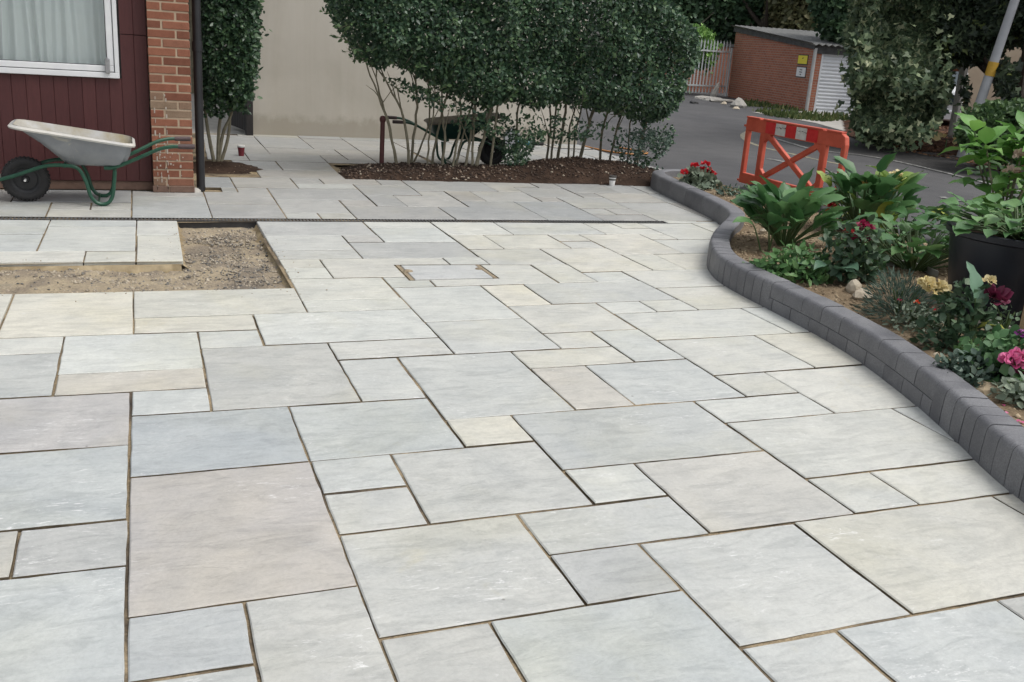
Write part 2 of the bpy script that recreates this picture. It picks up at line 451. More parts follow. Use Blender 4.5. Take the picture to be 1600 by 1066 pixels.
def render_wall():
    n = N('cream_render'); v = n.coord('Object')
    a = n.noise(v, 0.9, 5, 0.6, 0.4); f = n.noise(v, 70, 4, 0.65)
    c = n.ramp(a, [(0.3, (0.46, 0.43, 0.37)), (0.7, (0.545, 0.51, 0.445))])
    vs = n.coord('Object', (2.2, 2.2, 0.22)); ws = n.noise(vs, 1.6, 6, 0.65, 0.4)
    c = n.mix(n.ramp(ws, [(0.42, 0.0), (0.68, 0.5)]), c, n.mix(1.0, c, (0.86, 0.84, 0.80), 'MULTIPLY'))
    sx = n.n('SeparateXYZ'); n.l(v, sx.inputs[0])
    ng = n.noise(v, 7.0, 6, 0.7)
    md = n.n('Math', operation='MULTIPLY_ADD'); n.l(ng, md.inputs[0]); md.inputs[1].default_value = -0.35; n.l(sx.outputs['Z'], md.inputs[2])
    c = n.mix(n.ramp(md.outputs[0], [(-0.25, 0.55), (0.12, 0.0)]), c, (0.30, 0.265, 0.21))      # splash dirt at the foot
    return n.out(c, 0.92, n.bump(f, 0.25, 0.004), Specular_IOR_Level=0.15)
render_wall()
simple('tan_render', (0.42, 0.33, 0.24), (0.5, 0.41, 0.3), 1.2, 0.9, 0.2, 60, spec=0.15)
def garage_brick():
    n = N('garage_brick'); tc = n.n('TexCoord')
    mp = n.n('Mapping'); n.l(tc.outputs['UV'], mp.inputs['Vector'])
    br = n.n('TexBrick'); br.offset = 0.5; br.inputs['Scale'].default_value = 1.0
    br.inputs['Brick Width'].default_value = 0.225; br.inputs['Row Height'].default_value = 0.075; br.inputs['Mortar Size'].default_value = 0.009
    br.inputs['Color1'].default_value = (0.42, 0.16, 0.10, 1); br.inputs['Color2'].default_value = (0.30, 0.112, 0.074, 1); br.inputs['Mortar'].default_value = (0.36, 0.28, 0.22, 1)
    br.inputs['Bias'].default_value = -0.2
    n.l(mp.outputs[0], br.inputs['Vector'])
    v = n.coord('Object'); a = n.noise(v, 1.3, 5, 0.6)
    c = n.mix(n.ramp(a, [(0.35, 0.4), (0.65, 0.0)]), br.outputs['Color'], n.mix(1.0, br.outputs['Color'], (0.7, 0.66, 0.64), 'MULTIPLY'))
    inv = n.n('Math', operation='SUBTRACT'); inv.inputs[0].default_value = 1.0; n.l(br.outputs['Fac'], inv.inputs[1])
    return n.out(c, 0.88, n.bump(inv.outputs[0], 0.6, 0.008), Specular_IOR_Level=0.2)
garage_brick()
simple('white_upvc', (0.70, 0.71, 0.72), (0.77, 0.78, 0.78), 9, 0.35, 0.03, 80)
simple('gasket', (0.03, 0.03, 0.032), None, 9, 0.6)
simple('latch_metal', (0.30, 0.30, 0.31), (0.42, 0.42, 0.43), 30, 0.4, 0.05, 80, metallic=0.7)
simple('net_curtain', (0.56, 0.62, 0.62), (0.66, 0.71, 0.70), 5, 0.9, 0.1, 300)
simple('room_dark', (0.10, 0.10, 0.10), None, 3, 0.9)
simple('black_plastic', (0.010, 0.010, 0.012), (0.018, 0.018, 0.020), 8, 0.42, 0.05, 60)
simple('black_pot', (0.008, 0.010, 0.018), (0.015, 0.018, 0.028), 5, 0.42, 0.08, 60)
simple('dark_wood', (0.012, 0.010, 0.010), (0.022, 0.018, 0.017), 9, 0.7)
simple('drain_plastic', (0.022, 0.022, 0.024), (0.05, 0.05, 0.05), 12, 0.5, 0.1, 80)
simple('drain_grate', (0.09, 0.09, 0.09), (0.19, 0.19, 0.185), 25, 0.45, 0.1, 80, metallic=0.5)
simple('rusty_frame', (0.16, 0.12, 0.075), (0.34, 0.28, 0.19), 30, 0.85, 0.5, 90)
simple('galvanised', (0.235, 0.25, 0.27), (0.33, 0.34, 0.355), 6, 0.45, 0.08, 60, metallic=0.25, stain=((0.44, 0.42, 0.37), 0.60, 7.0))
simple('galvanised_inside', (0.40, 0.40, 0.38), (0.52, 0.50, 0.45), 9, 0.6, 0.3, 60)
simple('cement_stain', (0.30, 0.26, 0.17), (0.42, 0.42, 0.41), 6, 0.9, 0.5, 90)
simple('green_paint', (0.010, 0.060, 0.034), (0.018, 0.085, 0.048), 15, 0.38, 0.08, 90, stain=((0.20, 0.18, 0.14), 0.64, 16.0))
simple('rubber', (0.014, 0.014, 0.015), (0.028, 0.026, 0.025), 12, 0.75, 0.3, 120)
simple('rim_black', (0.008, 0.008, 0.009), None, 12, 0.5)
simple('grip', (0.05, 0.035, 0.036), (0.09, 0.06, 0.06), 30, 0.7, 0.2, 160)
simple('green_barrow_tray', (0.010, 0.042, 0.036), (0.018, 0.062, 0.050), 6, 0.5)
simple('muddy_rim', (0.10, 0.085, 0.065), (0.17, 0.15, 0.115), 12, 0.85, 0.4, 90)
simple('red_iron', (0.085, 0.026, 0.026), (0.13, 0.045, 0.040), 20, 0.6, 0.3, 90)
simple('orange_plastic', (0.43, 0.066, 0.036), (0.60, 0.115, 0.062), 5, 0.55, 0.12, 40, stain=((0.24, 0.10, 0.07), 0.62, 14.0))
simple('reflect_red', (0.50, 0.018, 0.022), (0.60, 0.035, 0.035), 20, 0.35)
simple('reflect_white', (0.50, 0.48, 0.44), (0.66, 0.65, 0.61), 20, 0.4)
simple('scuff_black', (0.03, 0.03, 0.03), (0.06, 0.06, 0.06), 20, 0.7)
simple('rubber_foot', (0.03, 0.034, 0.033), (0.065, 0.07, 0.065), 16, 0.85, 0.4, 60)
simple('concrete', (0.30, 0.29, 0.26), (0.42, 0.40, 0.36), 5, 0.9, 0.5, 80)
simple('pale_stone', (0.42, 0.36, 0.27), (0.56, 0.49, 0.38), 9, 0.9, 0.5, 60)
simple('corrugated_sheet', (0.13, 0.13, 0.125), (0.20, 0.20, 0.19), 3, 0.85, 0.3, 40)
simple('fascia', (0.035, 0.035, 0.036), (0.08, 0.08, 0.078), 6, 0.8)
simple('garage_white', (0.55, 0.57, 0.60), (0.66, 0.68, 0.70), 1.5, 0.5, 0.05, 40)
simple('grey_pipe', (0.36, 0.36, 0.355), (0.45, 0.45, 0.44), 6, 0.5)
simple('sign_yellow', (0.75, 0.62, 0.02), (0.80, 0.68, 0.04), 8, 0.4)
simple('sign_white', (0.72, 0.72, 0.72), (0.78, 0.78, 0.78), 8, 0.4)
simple('sign_ink', (0.012, 0.012, 0.014), None, 8, 0.6)
simple('palisade', (0.50, 0.54, 0.55), (0.58, 0.62, 0.62), 6, 0.5, 0.1, 40)
simple('lamp_grey', (0.36, 0.37, 0.39), (0.44, 0.45, 0.47), 4, 0.55)
simple('band_yellow', (0.50, 0.29, 0.03), (0.60, 0.36, 0.05), 14, 0.6)
simple('bollard_blue', (0.10, 0.14, 0.22), (0.15, 0.19, 0.28), 6, 0.6)
simple('car_white', (0.62, 0.63, 0.64), (0.66, 0.67, 0.68), 2, 0.3)
simple('car_glass', (0.03, 0.045, 0.05), None, 2, 0.08)
simple('bare_timber', (0.38, 0.27, 0.155), (0.50, 0.37, 0.22), 12, 0.8, 0.3, 60)
simple('weathered_plank', (0.40, 0.37, 0.32), (0.55, 0.52, 0.46), 14, 0.85, 0.4, 60)
simple('cup_red', (0.16, 0.012, 0.022), (0.20, 0.02, 0.03), 20, 0.5)
simple('cup_white', (0.74, 0.73, 0.70), (0.80, 0.79, 0.76), 10, 0.5)
simple('cup_lid_dark', (0.05, 0.045, 0.04), None, 10, 0.5)
simple('tool_teal', (0.010, 0.10, 0.115), (0.02, 0.13, 0.14), 10, 0.45)
simple('tool_metal', (0.45, 0.46, 0.48), (0.6, 0.6, 0.62), 10, 0.3, 0.05, 60, metallic=0.8)
simple('hose_orange', (0.42, 0.17, 0.04), (0.5, 0.22, 0.06), 10, 0.5)
simple('bark', (0.14, 0.125, 0.085), (0.26, 0.235, 0.165), 14, 0.9, 0.6, 60)
simple('dark_bark', (0.035, 0.028, 0.022), (0.07, 0.055, 0.042), 10, 0.9, 0.6, 40)
simple('white_trunk', (0.45, 0.44, 0.41), (0.56, 0.55, 0.52), 10, 0.8)
simple('green_stem', (0.055, 0.095, 0.03), (0.09, 0.14, 0.05), 14, 0.6)
leaf_mat('privet', [(0.0, (0.020, 0.042, 0.026)), (0.45, (0.044, 0.086, 0.048)), (0.8, (0.075, 0.13, 0.066)), (1.0, (0.125, 0.19, 0.09))], 0.34, 0.22, 0.5)
leaf_mat('privet_dark', [(0.0, (0.016, 0.034, 0.020)), (0.5, (0.036, 0.072, 0.038)), (1.0, (0.08, 0.135, 0.06))], 0.34, 0.22, 0.5)
leaf_mat('privet_young', [(0.0, (0.045, 0.085, 0.04)), (0.6, (0.075, 0.13, 0.055)), (1.0, (0.13, 0.20, 0.08))], 0.42, 0.25)
leaf_mat('ivy', [(0.0, (0.030, 0.050, 0.028)), (0.4, (0.075, 0.11, 0.060)), (0.75, (0.14, 0.185, 0.10)), (0.90, (0.22, 0.26, 0.15)), (1.0, (0.42, 0.43, 0.27))], 0.42, 0.3)
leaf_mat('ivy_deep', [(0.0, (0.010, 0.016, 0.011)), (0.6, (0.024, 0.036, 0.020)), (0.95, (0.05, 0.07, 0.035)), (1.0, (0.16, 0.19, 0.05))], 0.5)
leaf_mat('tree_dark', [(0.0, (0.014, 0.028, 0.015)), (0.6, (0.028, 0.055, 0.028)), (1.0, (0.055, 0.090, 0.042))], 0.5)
leaf_mat('tree_brownish', [(0.0, (0.035, 0.038, 0.018)), (0.6, (0.07, 0.075, 0.035)), (1.0, (0.12, 0.11, 0.055))], 0.5)
leaf_mat('tree_light', [(0.0, (0.05, 0.10, 0.025)), (0.6, (0.085, 0.16, 0.04)), (1.0, (0.14, 0.23, 0.06))], 0.5)
leaf_mat('arum', [(0.0, (0.03, 0.078, 0.028)), (0.6, (0.058, 0.13, 0.048)), (1.0, (0.10, 0.19, 0.075))], 0.36, 0.28)
leaf_mat('arum_yellow', [(0.0, (0.09, 0.16, 0.04)), (0.6, (0.20, 0.27, 0.05)), (1.0, (0.36, 0.36, 0.07))], 0.4, 0.25)
leaf_mat('arum_grey', [(0.0, (0.06, 0.12, 0.075)), (1.0, (0.11, 0.19, 0.125))], 0.45, 0.2)
leaf_mat('hydrangea', [(0.0, (0.065, 0.15, 0.035)), (0.6, (0.10, 0.21, 0.05)), (1.0, (0.17, 0.30, 0.075))], 0.42, 0.28)
leaf_mat('strawberry', [(0.0, (0.040, 0.095, 0.032)), (0.6, (0.075, 0.155, 0.052)), (1.0, (0.13, 0.22, 0.085))], 0.45, 0.22)
leaf_mat('low_green', [(0.0, (0.030, 0.075, 0.028)), (0.6, (0.060, 0.125, 0.050)), (1.0, (0.10, 0.18, 0.075))], 0.5, 0.2)
leaf_mat('grey_green', [(0.0, (0.035, 0.060, 0.045)), (0.6, (0.070, 0.105, 0.080)), (1.0, (0.13, 0.17, 0.13))], 0.55, 0.15)
leaf_mat('silver_leaf', [(0.0, (0.09, 0.12, 0.085)), (1.0, (0.22, 0.26, 0.19))], 0.55, 0.15)
leaf_mat('rose_leaf', [(0.0, (0.024, 0.050, 0.026)), (0.6, (0.045, 0.082, 0.042)), (1.0, (0.09, 0.13, 0.075))], 0.5, 0.18)
leaf_mat('shrub_mid', [(0.0, (0.026, 0.055, 0.022)), (0.6, (0.055, 0.10, 0.036)), (1.0, (0.10, 0.16, 0.055))], 0.5, 0.2)
leaf_mat('grass', [(0.0, (0.045, 0.075, 0.022)), (0.6, (0.085, 0.12, 0.035)), (1.0, (0.16, 0.16, 0.06))], 0.6, 0.2)
leaf_mat('dead_leaf', [(0.0, (0.06, 0.026, 0.014)), (0.5, (0.14, 0.06, 0.028)), (1.0, (0.26, 0.15, 0.07))], 0.8, 0.1)
leaf_mat('pet_red', [(0.0, (0.42, 0.012, 0.022)), (1.0, (0.66, 0.035, 0.045))], 0.5, 0.25)
leaf_mat('pet_orange', [(0.0, (0.60, 0.06, 0.02)), (1.0, (0.75, 0.13, 0.04))], 0.5, 0.25)
leaf_mat('pet_crimson', [(0.0, (0.22, 0.008, 0.045)), (1.0, (0.42, 0.02, 0.09))], 0.5, 0.25)
leaf_mat('pet_pink', [(0.0, (0.62, 0.10, 0.27)), (1.0, (0.78, 0.24, 0.42))], 0.5, 0.3)
leaf_mat('pet_magenta', [(0.0, (0.30, 0.05, 0.28)), (1.0, (0.45, 0.10, 0.42))], 0.5, 0.3)
leaf_mat('pet_purple', [(0.0, (0.10, 0.012, 0.035)), (1.0, (0.20, 0.035, 0.08))], 0.5, 0.2)
leaf_mat('pet_cream', [(0.0, (0.58, 0.46, 0.20)), (1.0, (0.72, 0.66, 0.42))], 0.5, 0.3)
leaf_mat('pet_peach', [(0.0, (0.62, 0.36, 0.12)), (1.0, (0.70, 0.50, 0.22))], 0.5, 0.3)
leaf_mat('pet_blush', [(0.0, (0.36, 0.27, 0.20)), (1.0, (0.55, 0.45, 0.35))], 0.6, 0.2)

# ================================================================== THE SETTING
mb = MB(); mb.add([(-400, -400, -0.30), (400, -400, -0.30), (400, 400, -0.30), (-400, 400, -0.30)], [(0, 1, 2, 3)])
tag(mb.build('ground', 'waste_ground'), 'brown waste ground spreading out to the horizon', kind='structure')

# kerb line (front foot of the curved charcoal kerb), smoothed
kraw = [(2.30, 0.4), (2.52, 1.1), (2.75, 1.75), (2.90, 2.24), (2.965, 2.45), (3.04, 2.64), (3.125, 2.84), (3.255, 3.18), (3.36, 3.52), (3.42, 3.75), (3.49, 4.15), (3.53, 4.55), (3.555, 4.94), (3.585, 5.27),
        (3.62, 5.45), (3.69, 5.65), (3.79, 5.85), (4.03, 6.22), (4.36, 6.62), (4.62, 6.92), (4.80, 7.2), (4.93, 7.62), (5.055, 8.25), (5.17, 8.95), (5.24, 9.32), (5.36, 9.62), (5.58, 9.80), (5.86, 9.82), (6.10, 9.70)]
def resample(pts, step):
    pts = np.array(pts, float)
    out = []
    for i in range(len(pts) - 1):
        p0, p1, p2, p3 = pts[max(i - 1, 0)], pts[i], pts[i + 1], pts[min(i + 2, len(pts) - 1)]
        for t in np.linspace(0, 1, 24, endpoint=False):
            out.append(0.5 * ((2 * p1) + (-p0 + p2) * t + (2 * p0 - 5 * p1 + 4 * p2 - p3) * t * t + (-p0 + 3 * p1 - 3 * p2 + p3) * t ** 3))
    out.append(pts[-1]); out = np.array(out)
    s = np.r_[0, np.cumsum(np.hypot(*np.diff(out, axis=0).T))]
    k = np.arange(0, s[-1], step)
    q = np.c_[np.interp(k, s, out[:, 0]), np.interp(k, s, out[:, 1])]
    w = 9
    for _ in range(3):
        pad = np.r_[np.repeat(q[:1], w, 0), q, np.repeat(q[-1:], w, 0)]
        sm = np.stack([np.convolve(pad[:, j], np.ones(2 * w + 1) / (2 * w + 1), 'valid') for j in (0, 1)], 1)
        sm[:2] = q[:2]; sm[-2:] = q[-2:]; q = sm
    return q
kerb = resample(kraw, 0.01)
kt = np.gradient(kerb, axis=0); kt /= np.linalg.norm(kt, axis=1, keepdims=True)
kn = np.c_[kt[:, 1], -kt[:, 0]]            # towards the bed (right hand side going away)
KERB_T = 0.145

